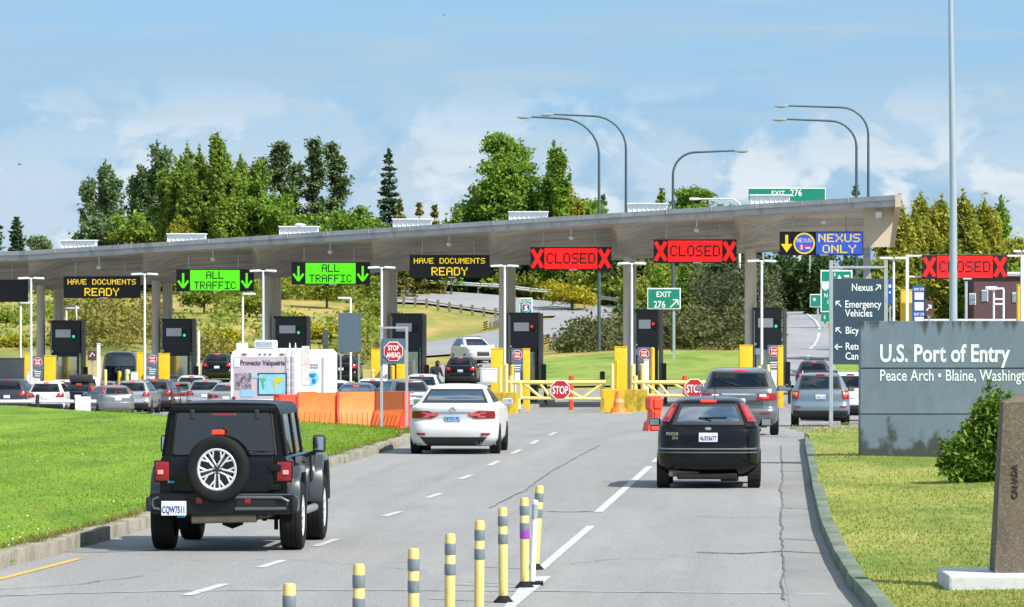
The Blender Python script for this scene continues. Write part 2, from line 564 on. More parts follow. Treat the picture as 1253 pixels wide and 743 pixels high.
ground_mat = noise_stack('hillside grass', (0.20, 0.21, 0.04), [
    ((0.42, 0.30, 0.09), 0.13, 0.42, 0.60, 0.85, (1, 0.35, 1)), ((0.11, 0.16, 0.02), 0.16, 0.5, 0.7, 0.8, (1, 0.4, 1)),
    ((0.34, 0.27, 0.08), 1.3, 0.5, 0.75, 0.6, (1, 0.5, 1)), ((0.08, 0.11, 0.018), 2.2, 0.52, 0.75, 0.5, (1, 0.6, 1))], bump=0.6, bscale=3)
px_t = [-1500, -1000, -600, -300, -150] + list(range(0, 1300, 26)) + [1450, 1700, 2100, 2800]
D_t = [6, 20, 40, 60, 90, 122, 150, 170, 200, 238, 265, 289] + list(range(295, 460, 5)) + [480, 500, 620, 900, 1600, 3200, 6500]
ground = grid_px('ground', px_t, D_t, ground_mat, -0.06)

asphalt = noise_stack('asphalt', (0.250, 0.243, 0.235), [
    ((0.165, 0.163, 0.16), 1.15, 0.50, 0.66, 0.55, (1, .012, 1), YAW), ((0.31, 0.30, 0.285), 1.7, 0.52, 0.68, 0.5, (1, .015, 1), YAW), ((0.12, 0.118, 0.115), 1.3, 0.63, 0.74, 0.5, (1, .5, 1)),
    ((0.215, 0.21, 0.202), 0.35, 0.42, 0.65, 0.8, (1.0, 0.12, 1)), ((0.31, 0.30, 0.288), 0.9, 0.5, 0.75, 0.6, (1.2, 0.15, 1)),
    ((0.20, 0.195, 0.188), 2.6, 0.55, 0.72, 0.5, (1, 0.25, 1)), ((0.47, 0.455, 0.43), 30, 0.52, 0.66, 0.75, (1, 1, 1)),
    ((0.10, 0.10, 0.098), 44, 0.52, 0.66, 0.7, (1, 1, 1))], rough=0.85, bump=0.35, bscale=70)
road = grid_px('road', [-700, -400, -200] + list(range(-100, 1400, 30)) + [1600], [20, 30, 40, 50, 60, 75, 90, 105, 122, 135, 150, 160, 170, 185, 200, 220, 238, 252, 265, 280, 298], asphalt, 0.0)

def strip(name, near, far, mat, dz, nx=40, ny=10):
    """road surface between two (px, D) border curves that share their parameter range"""
    t = np.linspace(0, 1, nx)
    def samp(c):
        tt = np.linspace(0, 1, len(c))
        return np.interp(t, tt, [p[0] for p in c]), np.interp(t, tt, [p[1] for p in c])
    (ax, ad), (bx, bd) = samp(near), samp(far)
    v = []
    for i in range(nx):
        for j in range(ny):
            s = j / (ny - 1)
            v.append(tuple(G(ax[i] + (bx[i] - ax[i]) * s, ad[i] + (bd[i] - ad[i]) * s, dz)))
    f = [(i * ny + j, i * ny + j + 1, (i + 1) * ny + j + 1, (i + 1) * ny + j) for i in range(nx - 1) for j in range(ny - 1)]
    me = bpy.data.meshes.new(name); me.from_pydata(v, [], f)
    return structure(link(name, me, mat, smooth=60))
old_asphalt = noise_stack('pale asphalt', (0.27, 0.27, 0.28), [((0.21, 0.21, 0.22), 0.25, 0.45, 0.65, 0.7, (1, 0.5, 1)), ((0.27, 0.27, 0.27), 2.0, 0.5, 0.7, 0.5, (1, 1, 1))], rough=0.9)
strip('exit_road', [(505, 318), (540, 345), (600, 366), (640, 372), (700, 380), (757, 402)], [(590, 300), (632, 330), (640, 385), (648, 410), (690, 440), (757, 449)], old_asphalt, 0.10)
strip('exit_road', [(500, 366), (545, 367), (612, 371)], [(500, 388), (545, 390), (645, 397)], old_asphalt, 0.085)
strip('ramp_road', [(470, 431), (560, 432), (640, 432), (688, 433)], [(470, 450), (560, 450), (640, 449), (705, 449)], old_asphalt, 0.12)
strip('freeway_lane', [(930, 300), (945, 345), (955, 400), (950, 445)], [(1030, 300), (1016, 345), (1013, 400), (1012, 445)], old_asphalt, 0.12)

def ribbon(name, pts, w, mat, dz, kind=True, build=True):
    """painted line on the ground through world points"""
    v, f = [], []
    for i, p in enumerate(pts):
        t = (pts[min(i + 1, len(pts) - 1)] - pts[max(i - 1, 0)]); t.z = 0; t.normalize()
        nrm = Vector((t.y, -t.x, 0))
        ww = w[i] if isinstance(w, (list, tuple)) else w
        for s in (-0.5, 0.5):
            q = p + nrm * ww * s
            v.append((q.x, q.y, gz(q.x, q.y) + dz))
        if i: f.append((2 * i - 2, 2 * i - 1, 2 * i + 1, 2 * i))
    me = bpy.data.meshes.new(name); me.from_pydata(v, [], f)
    return structure(link(name, me, mat))
paint_white = noise_stack('road paint white', (0.50, 0.50, 0.485), [((0.30, 0.295, 0.29), 6, 0.46, 0.66, 0.85, (1, 1, 1)), ((0.22, 0.22, 0.22), 30, 0.55, 0.7, 0.6, (1, 1, 1))], rough=0.7)
paint_yellow = noise_stack('road paint yellow', (0.60, 0.36, 0.04), [((0.25, 0.22, 0.16), 4, 0.5, 0.7, 0.8, (1, 1, 1))], rough=0.7)
crack_mat = pm('crack', (0.105, 0.10, 0.095), 0.95)
patch_mat = noise_stack('dark asphalt patch', (0.205, 0.20, 0.195), [((0.24, 0.235, 0.23), 3, 0.4, 0.7, 0.6, (1, 1, 1)), ((0.10, 0.10, 0.10), 45, 0.5, 0.66, 0.5, (1, 1, 1))], bump=0.3, bscale=60)
gutter_mat = noise_stack('concrete gutter', (0.24, 0.235, 0.225), [((0.17, 0.165, 0.16), 0.8, 0.42, 0.66, 0.8, (1, 0.3, 1)), ((0.30, 0.29, 0.28), 9, 0.5, 0.7, 0.5, (1, 1, 1)), ((0.12, 0.12, 0.12), 40, 0.55, 0.68, 0.5, (1, 1, 1))], bump=0.2, bscale=40)
Rg = pix_ground
def seg(a, b, n=8):
    a = Vector(a) if len(a) == 3 else Rg(*a); b = Vector(b) if len(b) == 3 else Rg(*b)
    return [a.lerp(b, i / n) for i in range(n + 1)]
# lane dashes: both end pixels
for (a, b, w) in [((228, 729), (276, 715), .13), ((318, 695), (347, 686), .12), ((386, 669), (412, 660), .11), ((470, 632), (490, 626.5), .11), ((523, 609.5), (539, 604), .11),
                  ((563, 586.5), (577, 581.5), .11), ((598, 570), (610, 564.5), .11), ((626, 555.5), (637, 550.5), .11), ((650, 543.5), (659, 539), .11), ((672, 533), (680, 529), .11),
                  ((732, 627), (795, 571), .125), ((661, 697), (723, 644), .11), ((800, 566), (822, 546), .11), ((835, 535), (850, 523), .11)]:
    ribbon('lane_marking', seg(a, b), w, paint_white, 0.006)
ribbon('lane_marking', seg((622, 745), (660, 706)), [.10 + .02 * i for i in range(9)], paint_white, 0.007)
ribbon('stop_line', [Rg(-60, 732), Rg(60, 727), Rg(230, 723), Rg(470, 722.5), Rg(700, 724), Rg(1015, 727)], .16, noise_stack('worn line', (0.34, 0.34, 0.33), [((0.17, 0.17, 0.17), 3, 0.42, 0.62, 0.9, (1, 1, 1))]), 0.005)
ribbon('lane_marking', seg((-50, 722), (97, 684)), .10, paint_yellow, 0.006)
ribbon('lane_marking', [G(985, 440, .0), G(998, 415), G(1003, 395), G(1001, 380), G(996, 365), G(992, 350), G(989, 335), G(986, 320)], .22, paint_white, 0.16)
# cracks and patches
def crack(pix, w=.02, jit=.5, n=14):
    pts = []; dr = 0.0
    for i in range(len(pix) - 1):
        a, b = Rg(*pix[i]), Rg(*pix[i + 1])
        for k in range(n):
            q = a.lerp(b, k / n)
            amp = jit * (a - b).length / n * .5
            dr = .75 * dr + random.uniform(-1, 1) * .035 * jit * 4; q.x += dr
            pts.append(q)
    pts.append(Rg(*pix[-1]))
    ribbon('road_crack', pts, [w * random.uniform(.5, 1.4) for _ in pts], crack_mat, 0.008)
crack([(700, 690), (760, 684), (820, 686)], .02, .1); crack([(240, 690), (330, 684), (430, 690), (520, 700)], .012, .3); crack([(850, 632), (900, 634), (955, 633)], .03, .1); crack([(790, 545), (870, 546), (955, 545)], .05, .1)
crack([(956, 545), (956, 600), (957, 660), (961, 735)], .022, .12, 40)
crack([(855, 676), (905, 678), (957, 675), (1008, 678)], .10, .2)
crack([(958, 660), (998, 662)], .07, .2)
crack([(955, 578), (990, 577)], .07, .3); crack([(955, 622), (994, 624)], .05, .3)
crack([(600, 622), (640, 602), (668, 582), (705, 560), (735, 545)], .028, .15)
crack([(665, 626), (700, 627), (725, 626)], .10, .1)
crack([(0, 722), (90, 716), (175, 705)], .025, .2)
ribbon('gutter', [Rg(1010, 760), Rg(987, 700), Rg(976, 650), Rg(972, 600), Rg(970, 560), Rg(968, 536)], [.62, .52, .44, .40, .38, .36], gutter_mat, 0.004)
ribbon('asphalt_patch', [Rg(158, 668), Rg(120, 673), Rg(95, 676)], [1.2, 1.6, .6], patch_mat, 0.004)

# left lawn with its stone kerb
kerbL = [Rg(px, py) for px, py in [(-420, 800), (-120, 727), (0, 696), (60, 681), (110, 667), (170, 650), (230, 628), (310, 601), (390, 576), (450, 559), (500, 543.5), (514, 536)]]
kx = [p.x for p in kerbL]; ky = [p.y for p in kerbL]
farD = lambda px: float(np.interp(px, [-400, 0, 190, 350, 440, 515], [172, 167, 150, 140, 137, 127]))
def lawnL_z(x, y):
    return 0.125 + 0.035 * math.sin(x * 1.1 + y * .13) * math.cos(y * .21) + max(0, gz(x, y)) 
xs = list(np.linspace(-32, -12, 14)) + list(np.linspace(-11.6, kx[-1] - .05, 44))
rows = 46
v = []; colD = []
for x in xs:
    n0 = float(np.interp(x, kx, ky)) if x > kx[0] else ky[0] + (x - kx[0]) * .6
    n0 = max(n0 + 0.55, 26)
    far = n0 + 1
    for _ in range(6):
        far = farD(CX + x * F / far)
    far = max(far, n0 + .3)
    colD.append((n0, far))
    v.append((x, n0 - .45, .05))
    for j in range(rows):
        t = j / (rows - 1)
        y = n0 + (far - n0) * t
        edge = min(1, (far - y) / 3.0)
        v.append((x, y, lawnL_z(x, y) * (0.3 + 0.7 * edge)))
    v.append((x, far + .02, gz(x, far) - .4))
R2 = rows + 2
f = [(i * R2 + j, (i + 1) * R2 + j, (i + 1) * R2 + j + 1, i * R2 + j + 1) for i in range(len(xs) - 1) for j in range(R2 - 1)]
lawn_mat = noise_stack('lawn green', (0.115, 0.205, 0.007), [((0.19, 0.285, 0.014), 0.5, 0.42, 0.62, 0.9, (1, 0.22, 1)), ((0.065, 0.14, 0.005), 0.8, 0.5, 0.66, 0.85, (1, 0.16, 1)), ((0.24, 0.24, 0.05), 0.9, 0.6, 0.74, 0.5, (1, 0.3, 1)),
                                                       ((0.25, 0.35, 0.02), 7, 0.5, 0.72, 0.6, (1, 0.3, 1)), ((0.08, 0.155, 0.005), 16, 0.52, 0.72, 0.6, (1, 0.4, 1))], bump=0.7, bscale=18)
me = bpy.data.meshes.new('lawn'); me.from_pydata(v, [], f)
structure(link('lawn', me, lawn_mat, smooth=50))

def kerb_blocks(name, pts, bl, h, w, mat, gap=.03, jit=.02, side=-1, skip=(), hv=.1):
    mb = MB()
    # resample
    L = [0]
    for i in range(1, len(pts)): L.append(L[-1] + (pts[i] - pts[i - 1]).length)
    tot = L[-1]; s = 0; k = 0
    def at(d):
        d = min(max(d, 0), tot)
        i = max(j for j in range(len(L)) if L[j] <= d); i = min(i, len(pts) - 2)
        return pts[i].lerp(pts[i + 1], (d - L[i]) / (L[i + 1] - L[i])), (pts[i + 1] - pts[i]).normalized()
    while s < tot:
        b = bl * random.uniform(.8, 1.25)
        q, t = at(s + b / 2)
        k += 1
        if k not in skip:
            ang = math.atan2(t.y, t.x) + random.uniform(-jit, jit)
            nx, ny = t.y * side, -t.x * side
            z = gz(q.x, q.y)
            hh = h * random.uniform(1 - hv, 1 + hv * .8)
            mb.box((q.x - nx * w / 2 * -1, q.y + ny * w / 2, z + hh / 2 - .05), (b - gap, w, hh + .1), .018 if gap < .05 else .045, Matrix.Rotation(ang, 3, 'Z'))
        s += b
    return structure(mb.build(name, mat, smooth=40))
stone = noise_stack('kerb stone', (0.30, 0.27, 0.22), [((0.17, 0.15, 0.11), 1.6, 0.42, 0.66, 0.8, (1, 1, 1)), ((0.12, 0.15, 0.05), 2.5, 0.54, 0.7, 0.7, (1, 1, 1)), ((0.40, 0.37, 0.31), 12, 0.5, 0.7, 0.5, (1, 1, 1))], bump=0.5, bscale=25)
kerb_blocks('kerb', kerbL, .95, .17, .22, stone, gap=.035, jit=.05, side=-1)

# right lawn with its mossy kerb
kerbR = [Rg(px, py) for px, py in [(1120, 830), (1063, 748), (1040, 722), (1020, 688), (1004, 650), (995, 610), (989, 575), (985, 552), (985, 543)]]
krx = [p.x for p in kerbR]; kry = [p.y for p in kerbR]
def lawnR_z(x, y):
    return 0.13 + 0.05 * max(0, x - 4) * .25 + .03 * math.sin(x * 1.7) * math.sin(y * .3)
ysr = list(np.linspace(34, 121.5, 60)) + list(np.linspace(122, 134, 10))
v = []; NC = 34
for y in ysr:
    if y < kry[0]: x0 = krx[0] + (kry[0] - y) * .05
    elif y > kry[-1]: x0 = krx[-1] + ((y - kry[-1]) / 13.5) ** 2 * 1.2
    else: x0 = float(np.interp(y, kry, krx))
    v.append((x0 + .1, y, -.6))
    for j in range(NC):
        x = x0 + .10 + (28 - x0) * (j / (NC - 1)) ** 1.6
        ed = min(1, (134.2 - y) / 2)
        v.append((x, y, gz(x, y) * (1 if y > 122 else 0) + lawnR_z(x, y) * (.25 + .75 * ed)))
N2 = NC + 1
v += [(v[(len(ysr) - 1) * N2 + j][0], 134.05, -1.2) for j in range(N2)]
f = [(i * N2 + j, i * N2 + j + 1, (i + 1) * N2 + j + 1, (i + 1) * N2 + j) for i in range(len(ysr)) for j in range(N2 - 1)]
lawnR_mat = noise_stack('lawn pale', (0.23, 0.265, 0.035), [((0.33, 0.31, 0.08), 0.45, 0.45, 0.66, 0.8, (1, 0.3, 1)), ((0.085, 0.165, 0.012), 0.5, 0.47, 0.62, 0.9, (1, 0.3, 1)),
                                                      ((0.36, 0.36, 0.11), 6, 0.5, 0.72, 0.6, (1, 0.4, 1)), ((0.10, 0.155, 0.018), 14, 0.54, 0.74, 0.6, (1, 0.4, 1))], bump=0.7, bscale=18)
me = bpy.data.meshes.new('lawn'); me.from_pydata(v, [], f)
structure(link('lawn', me, lawnR_mat, smooth=50))
moss = noise_stack('mossy kerb', (0.19, 0.20, 0.165), [((0.075, 0.135, 0.075), 1.6, 0.40, 0.60, 0.85, (1, .4, 1)), ((0.085, 0.08, 0.07), 5, 0.5, 0.7, 0.7, (1, 1, 1)), ((0.26, 0.26, 0.23), 14, 0.52, 0.72, 0.4, (1, 1, 1))], bump=0.4, bscale=25)
kerb_blocks('kerb', kerbR, 1.9, .16, .17, moss, gap=.006, jit=.001, side=1, hv=.015)

# grass blades (uncountable)
def blades(name, n, pick, zf, mats, hmin, hmax, w):
    pts = []
    while len(pts) < n:
        p = pick()
        if p is not None: pts.append(p)
    p = np.array(pts)
    z = np.array([zf(a, b) for a, b in pts])
    a = RNG.uniform(0, 2 * math.pi, n)
    h = RNG.uniform(hmin, hmax, n)
    ww = w * RNG.uniform(.6, 1.4, n)
    lean = RNG.normal(0, .45, (n, 2)) * h[:, None]
    b = np.stack([p[:, 0], p[:, 1], z - .01], 1)
    d = np.stack([np.cos(a) * ww, np.sin(a) * ww, np.zeros(n)], 1)
    top = b + np.stack([lean[:, 0], lean[:, 1], h], 1)
    V = np.stack([b - d, b + d, top], 1)
    me = np_mesh(name, V, np.arange(3 * n), 3)
    o = link(name, me, mats)
    return o
def pickL():
    i = random.randrange(len(xs) - 1)
    if xs[i] < -14 and random.random() < .5: return None
    t = random.random(); x = xs[i] + (xs[i + 1] - xs[i]) * t
    n0 = colD[i][0] + (colD[i + 1][0] - colD[i][0]) * t; fa = colD[i][1] + (colD[i + 1][1] - colD[i][1]) * t
    y = n0 + (fa - n0 - 1) * random.random() ** 1.35
    if abs(CX + x * F / y - CX) > 720: return None
    return (x, y)
grassL = leaf_mat('grass blades', (0.085, 0.17, 0.005), (0.22, 0.34, 0.014), None, .4)
tag(blades('grass', 60000, pickL, lawnL_z, grassL, .018, .045, .011), 'short bright green mown grass of the left lawn', 'grass', kind='stuff')
def pickR():
    y = 44 + 88 * random.random() ** 1.3
    x0 = float(np.interp(y, kry, krx)) + .12
    x = x0 + random.random() * (y * .102 - x0)
    return (x, y) if x > x0 else None
grassR = leaf_mat('pale grass blades', (0.13, 0.20, 0.014), (0.32, 0.35, 0.06), (0.38, 0.33, 0.11), .4)
tag(blades('grass', 55000, pickR, lawnR_z, grassR, .018, .045, .011), 'short yellowish green grass of the right lawn', 'grass', kind='stuff')
# weeds along the left kerb, taller seed heads
def pickE():
    i = random.randrange(len(kerbL) - 1)
    q = kerbL[i].lerp(kerbL[i + 1], random.random())
    return (q.x - random.uniform(.15, .45) * .8, q.y + random.uniform(.12, .6))
weeds = leaf_mat('kerb weeds', (0.10, 0.12, 0.015), (0.30, 0.24, 0.08), None, .3)
tag(blades('weeds', 6000, pickE, lambda x, y: .10, weeds, .06, .16, .012), 'dry weeds growing along the stone kerb', 'weeds', kind='stuff')
def flowers():
    mb = MB()
    for k in range(260):
        p = None
        while p is None: p = pickL()
        if p[0] < -16 or random.random() < (0.6 if p[1] > 85 else .0): continue
        r = random.uniform(.006, .014); z = lawnL_z(*p) + random.uniform(.04, .075)
        mb.lathe([(0, -r), (r * .8, -r * .3), (r, 0), (r * .6, r * .6), (0, r * .8)], (p[0], p[1], z), 6)
    return mb.build('clover_flowers', pm('clover white', (.75, .78, .68), .8))
tag(flowers(), 'tiny white clover flowers scattered over the left lawn', 'flowers', kind='stuff')

# lawn behind the gates
def strip_lawn():
    o = strip('lawn', [(618, 303), (760, 303), (1030, 303), (1400, 303)], [(655, 341), (760, 344), (1030, 344), (1400, 344)], noise_stack('lawn behind', (0.16, 0.25, 0.03), [((0.27, 0.30, 0.06), .25, .42, .64, .8, (1, .5, 1)), ((0.07, 0.13, 0.015), .6, .5, .7, .7, (1, .4, 1)), ((0.24, 0.18, 0.06), 1.5, .55, .72, .6, (1, .4, 1))], bump=.6, bscale=4), 0.05, 40, 14)
strip_lawn()
# ------------------------------------------------------------------ plaza: canopy, signs, booths, islands
ROWD = lambda px: 284.0 - 25.0 * (px - 83) / 856.0
ORD = ['leftmost', 'second from left', 'third from left', 'middle', 'third from right', 'second from right', 'rightmost']
COLPX = [(50, 72), (191, 205), (327, 338), (471, 480), (616, 624.5), (768, 772), (917, 919)]

def canopy():
    root = thing('toll_canopy', 'long gray concrete and metal canopy rising to the right over all inspection lanes', 'canopy', (0, 0, 0))
    def front(px, py): return P(px, py, ROWD(px) - 6.5)
    A, B = front(-160, 318.3 + .0), front(1095, 238.8)
    A = front(-160, 308.5); K = front(22, 307.5)
    fA, fK, fB = A, K, B
    segs = [(fA, fK), (fK, fB)]
    def fpt(t):       # t from 0 at K to 1 at B, negative to the left
        return fK.lerp(fB, t) if t >= 0 else fK.lerp(fA, -t * (fB.x - fK.x) / (fK.x - fA.x))
    rK, rB = P(22, 356.5, ROWD(22) + 1), P(1087, 301, ROWD(1087) + 1)
    def rpt(t):
        q = rK.lerp(rB, t)
        return q
    ths = []
    cols_t = []
    for i, (c, _) in enumerate(COLPX):
        tx = X(c, ROWD(c))
        cols_t.append((tx - rK.x) / (rB.x - rK.x))
    fh = .50
    nu, nv = 361, 15
    T = np.linspace(-.18, 1, nu); V_ = np.linspace(0, 1, nv)
    v = []
    for t in T:
        c = 0.0
        for ct in cols_t:
            d = (t - (ct - .014)) / (cols_t[1] - cols_t[0])
            c = max(c, math.exp(-(d / .20) ** 2) if d > 0 else math.exp(-(d / .012) ** 2))
        fp = fpt(t) - Vector((0, 0, fh)); rp = rpt(t)
        for s in V_:
            q = fp.lerp(rp, s)
            bay = .10 * s / .55 if s < .55 else .10 + .90 * ((s - .55) / .45) ** 1.15
            colp = s ** .95
            k = bay * (1 - c) + colp * c
            q.z = fp.z + (rp.z - fp.z) * k
            v.append(tuple(q))
    f = [(i * nv + j, i * nv + j + 1, (i + 1) * nv + j + 1, (i + 1) * nv + j) for i in range(nu - 1) for j in range(nv - 1)]
    ang_ = math.atan2(fB.y - fK.y, fB.x - fK.x)
    soff = noise_stack('soffit planks', (0.66, 0.59, 0.49), [((0.44, 0.41, 0.37), .45, .4, .66, .7, (.5, 1, 1)), ((0.24, 0.22, 0.20), 1.0, .46, .60, .55, (.04, 3.2, 3.2), ang_), ((0.20, 0.18, 0.165), .25, .5, .64, .4, (1.2, .3, .3)), ((0.74, 0.65, 0.52), 3, .5, .75, .5, (.10, 2, 1), ang_)], rough=.42, spec=.6)
    # plank grooves running along the canopy
    t_ = soff.node_tree; co = t_.nodes.new('ShaderNodeTexCoord'); wv = t_.nodes.new('ShaderNodeTexWave'); wv.bands_direction = 'Y'
    wv.inputs['Scale'].default_value = 1.0; wv.inputs['Distortion'].default_value = .15
    t_.links.new(co.outputs['Object'], wv.inputs['Vector'])
    bp = t_.nodes.new('ShaderNodeBump'); bp.inputs['Strength'].default_value = .6; bp.inputs['Distance'].default_value = .05
    t_.links.new(wv.outputs['Fac'], bp.inputs['Height']); t_.links.new(bp.outputs[0], t_.nodes['Principled BSDF'].inputs['Normal'])
    me = bpy.data.meshes.new('soffit'); me.from_pydata(v, [], f)
    link('soffit', me, soff, root, smooth=35)
    # roof: front fascia in two steps, top deck, back wing
    mb = MB()
    tl = [-.18, 0, 1]
    def ring(t):
        a = fpt(t); r = rpt(t)
        d = (r - a); d.z = 0; d.normalize()
        back = r + d * 11.0
        return [a + d * .0 + Vector((0, 0, -fh)), a - d * .0 + Vector((0, 0, -.24)), a - d * .14 + Vector((0, 0, -.22)), a - d * .14, r + Vector((0, 0, 1.1)) + d * 0,
                back + Vector((0, 0, 2.3)), back + Vector((0, 0, 1.8)), r + Vector((0, 0, .06)) + d * .02]
    rings = [ring(t) for t in tl]
    n = len(rings[0])
    v = [tuple(p) for r in rings for p in r]
    f = []
    for i in range(len(tl) - 1):
        for k in range(n - 1):
            f.append((i * n + k, i * n + k + 1, (i + 1) * n + k + 1, (i + 1) * n + k))
    mb.add(v, f)
    mb.build('roof', M['roof_metal'], root)
    # right end panel, tan concrete, with a real thickness
    a, r = fpt(1), rpt(1)
    bm_ = MB()
    e = Vector((.28, 0, 0))
    pts = [a + Vector((0, -.16, .03)), a + Vector((0, -.16, -fh - .06)), r + Vector((0, 0, -.08)), r + Vector((0, 0, 1.15))]
    bm_.add([p for p in pts] + [p + e for p in pts], [(0, 1, 2, 3), (7, 6, 5, 4), (0, 4, 5, 1), (1, 5, 6, 2), (2, 6, 7, 3), (3, 7, 4, 0)])
    # closing wall under the roof end, tan
    De = ROWD(1080) - 5.6
    pa = [P(1057.5, 247, De), P(1057.5, 303, De), P(1088.5, 302, De), P(1096, 247, De)]
    ey = Vector((0, .5, 0))
    bm_.add(pa + [q_ + ey for q_ in pa], [(0, 1, 2, 3), (7, 6, 5, 4), (0, 4, 5, 1), (1, 5, 6, 2), (2, 6, 7, 3), (3, 7, 4, 0)])
    tan = noise_stack('tan end panel', (0.50, 0.41, 0.30), [((0.40, 0.33, 0.25), .8, .42, .68, .6, (1, 1, 1))], rough=.6)
    bm_.build('end_panel', tan, root)
    p = P(1061, 303, ROWD(1061))
    g = G(1061, ROWD(1061))
    MB().box((p.x, p.y + .2, (g.z + p.z + .3) / 2), (.34, .34, p.z + .3 - g.z), .02).build('post', M['galv'], root)
    for k in range(22):
        t = k / 21 * 1.0
        a_ = fpt(t)
        MB().box((a_.x, a_.y - .145, a_.z - .10), (.035, .02, .20)).build('panel_joint', M['galv'], root)
    # columns, in pairs
    for i, (c1, c2) in enumerate(COLPX):
        for j, (c, dd) in enumerate(((c1, 0), (c2, 4.6))):
            D = ROWD(c1) + dd
            b_ = G(c, D, -.1)
            t = (X(c1, ROWD(c1)) - rK.x) / (rB.x - rK.x)
            zt = rpt(t).z + (.25 if j == 0 else .5)
            r_ = .23 if j == 0 else .27
            cm = MB()
            if j == 0:
                cm.lathe([(r_, b_.z), (r_, zt)], (b_.x, b_.y, 0), 20)
            else:
                prof = []
                for k in range(32):
                    a_ = 2 * math.pi * k / 32
                    rr = r_ * (1.0 if k % 4 < 2 else .86)
                    prof.append((b_.x + rr * math.cos(a_), b_.y + rr * math.sin(a_)))
                cm.prism(prof, 'z', b_.z, zt)
            cm.build('column', M['column'], root, smooth=40)
    # white rooftop light boxes
    for (pa, pb, pt, pb_) in [(75, 117, 295, 303), (205, 251, 287, 296), (342, 389, 278, 288), (481, 528, 269, 277), (623, 670, 260, 270), (769, 816, 250, 260), (919, 966, 239.5, 250)]:
        D = ROWD((pa + pb) / 2) - 3.5
        a, b = P(pa, pb_, D), P(pb, pb_, D)
        h = (pb_ - pt + .5) * D / F
        c = (a + b) / 2
        fr = MB()
        w = b.x - a.x
        ang = Matrix.Rotation(math.atan2(b.y - a.y, w), 3, 'Z')
        fr.box((c.x, c.y + .6, c.z + h / 2 - .25), (w, 1.2, h + .5), .02, ang)
        for k in range(9):
            fr.box((a.x + w * (k + .0) / 8, c.y - .02, c.z + h / 2), (.035, .05, h), 0)
        fr.box((c.x, c.y + .5, c.z + h + .01), (w + .12, 1.35, .05), .01)
        fr.build('skylight', M['white_paint'], root)
    return fpt, rpt, rK, rB
FPT, RPT, RK, RB = canopy()

FONT57 = {'A': '01110 10001 10001 11111 10001 10001 10001', 'B': '11110 10001 10001 11110 10001 10001 11110', 'C': '01110 10001 10000 10000 10000 10001 01110',
          'D': '11110 10001 10001 10001 10001 10001 11110', 'E': '11111 10000 10000 11110 10000 10000 11111', 'F': '11111 10000 10000 11110 10000 10000 10000',
          'H': '10001 10001 10001 11111 10001 10001 10001', 'I': '11111 00100 00100 00100 00100 00100 11111', 'L': '10000 10000 10000 10000 10000 10000 11111',
          'M': '10001 11011 10101 10101 10001 10001 10001', 'N': '10001 11001 10101 10101 10011 10001 10001', 'O': '01110 10001 10001 10001 10001 10001 01110',
          'R': '11110 10001 10001 11110 10100 10010 10001', 'S': '01111 10000 10000 01110 00001 00001 11110', 'T': '11111 00100 00100 00100 00100 00100 00100',
          'U': '10001 10001 10001 10001 10001 10001 01110', 'V': '10001 10001 10001 10001 10001 01010 00100', 'X': '10001 10001 01010 00100 01010 10001 10001',
          'Y': '10001 10001 01010 00100 00100 00100 00100', ' ': '00000 ' * 7}
def led_text(mb, s, cx, z0, w, h, y=-.006, fill=1.0, th=.012):
    """dot matrix words, centred on cx, bottom z0, total width w, height h"""
    n = len(s) * 6 - 1
    dx, dz = w / n, h / 7
    for i, ch in enumerate(s):
        for r, row in enumerate(FONT57[ch].split()):
            c = 0
            while c < 5:
                if row[c] == '1':
                    c2 = c
                    while c2 < 5 and row[c2] == '1': c2 += 1
                    x0 = cx - w / 2 + (i * 6 + c) * dx; x1 = x0 + (c2 - c) * dx * fill
                    z1 = z0 + h - r * dz
                    mb.box(((x0 + x1) / 2, y - th / 2, z1 - dz * .5), (x1 - x0, th, dz * fill), 0)
                    c = c2
                else:
                    c += 1
def bar(mb, x0, z0, x1, z1, w, y=-.006, th=.012):
    d = Vector((x1 - x0, 0, z1 - z0)); L = d.length
    mb.box(((x0 + x1) / 2, y - th / 2, (z0 + z1) / 2), (L, th, w), 0, Matrix.Rotation(-math.atan2(z1 - z0, x1 - x0), 3, 'Y'))

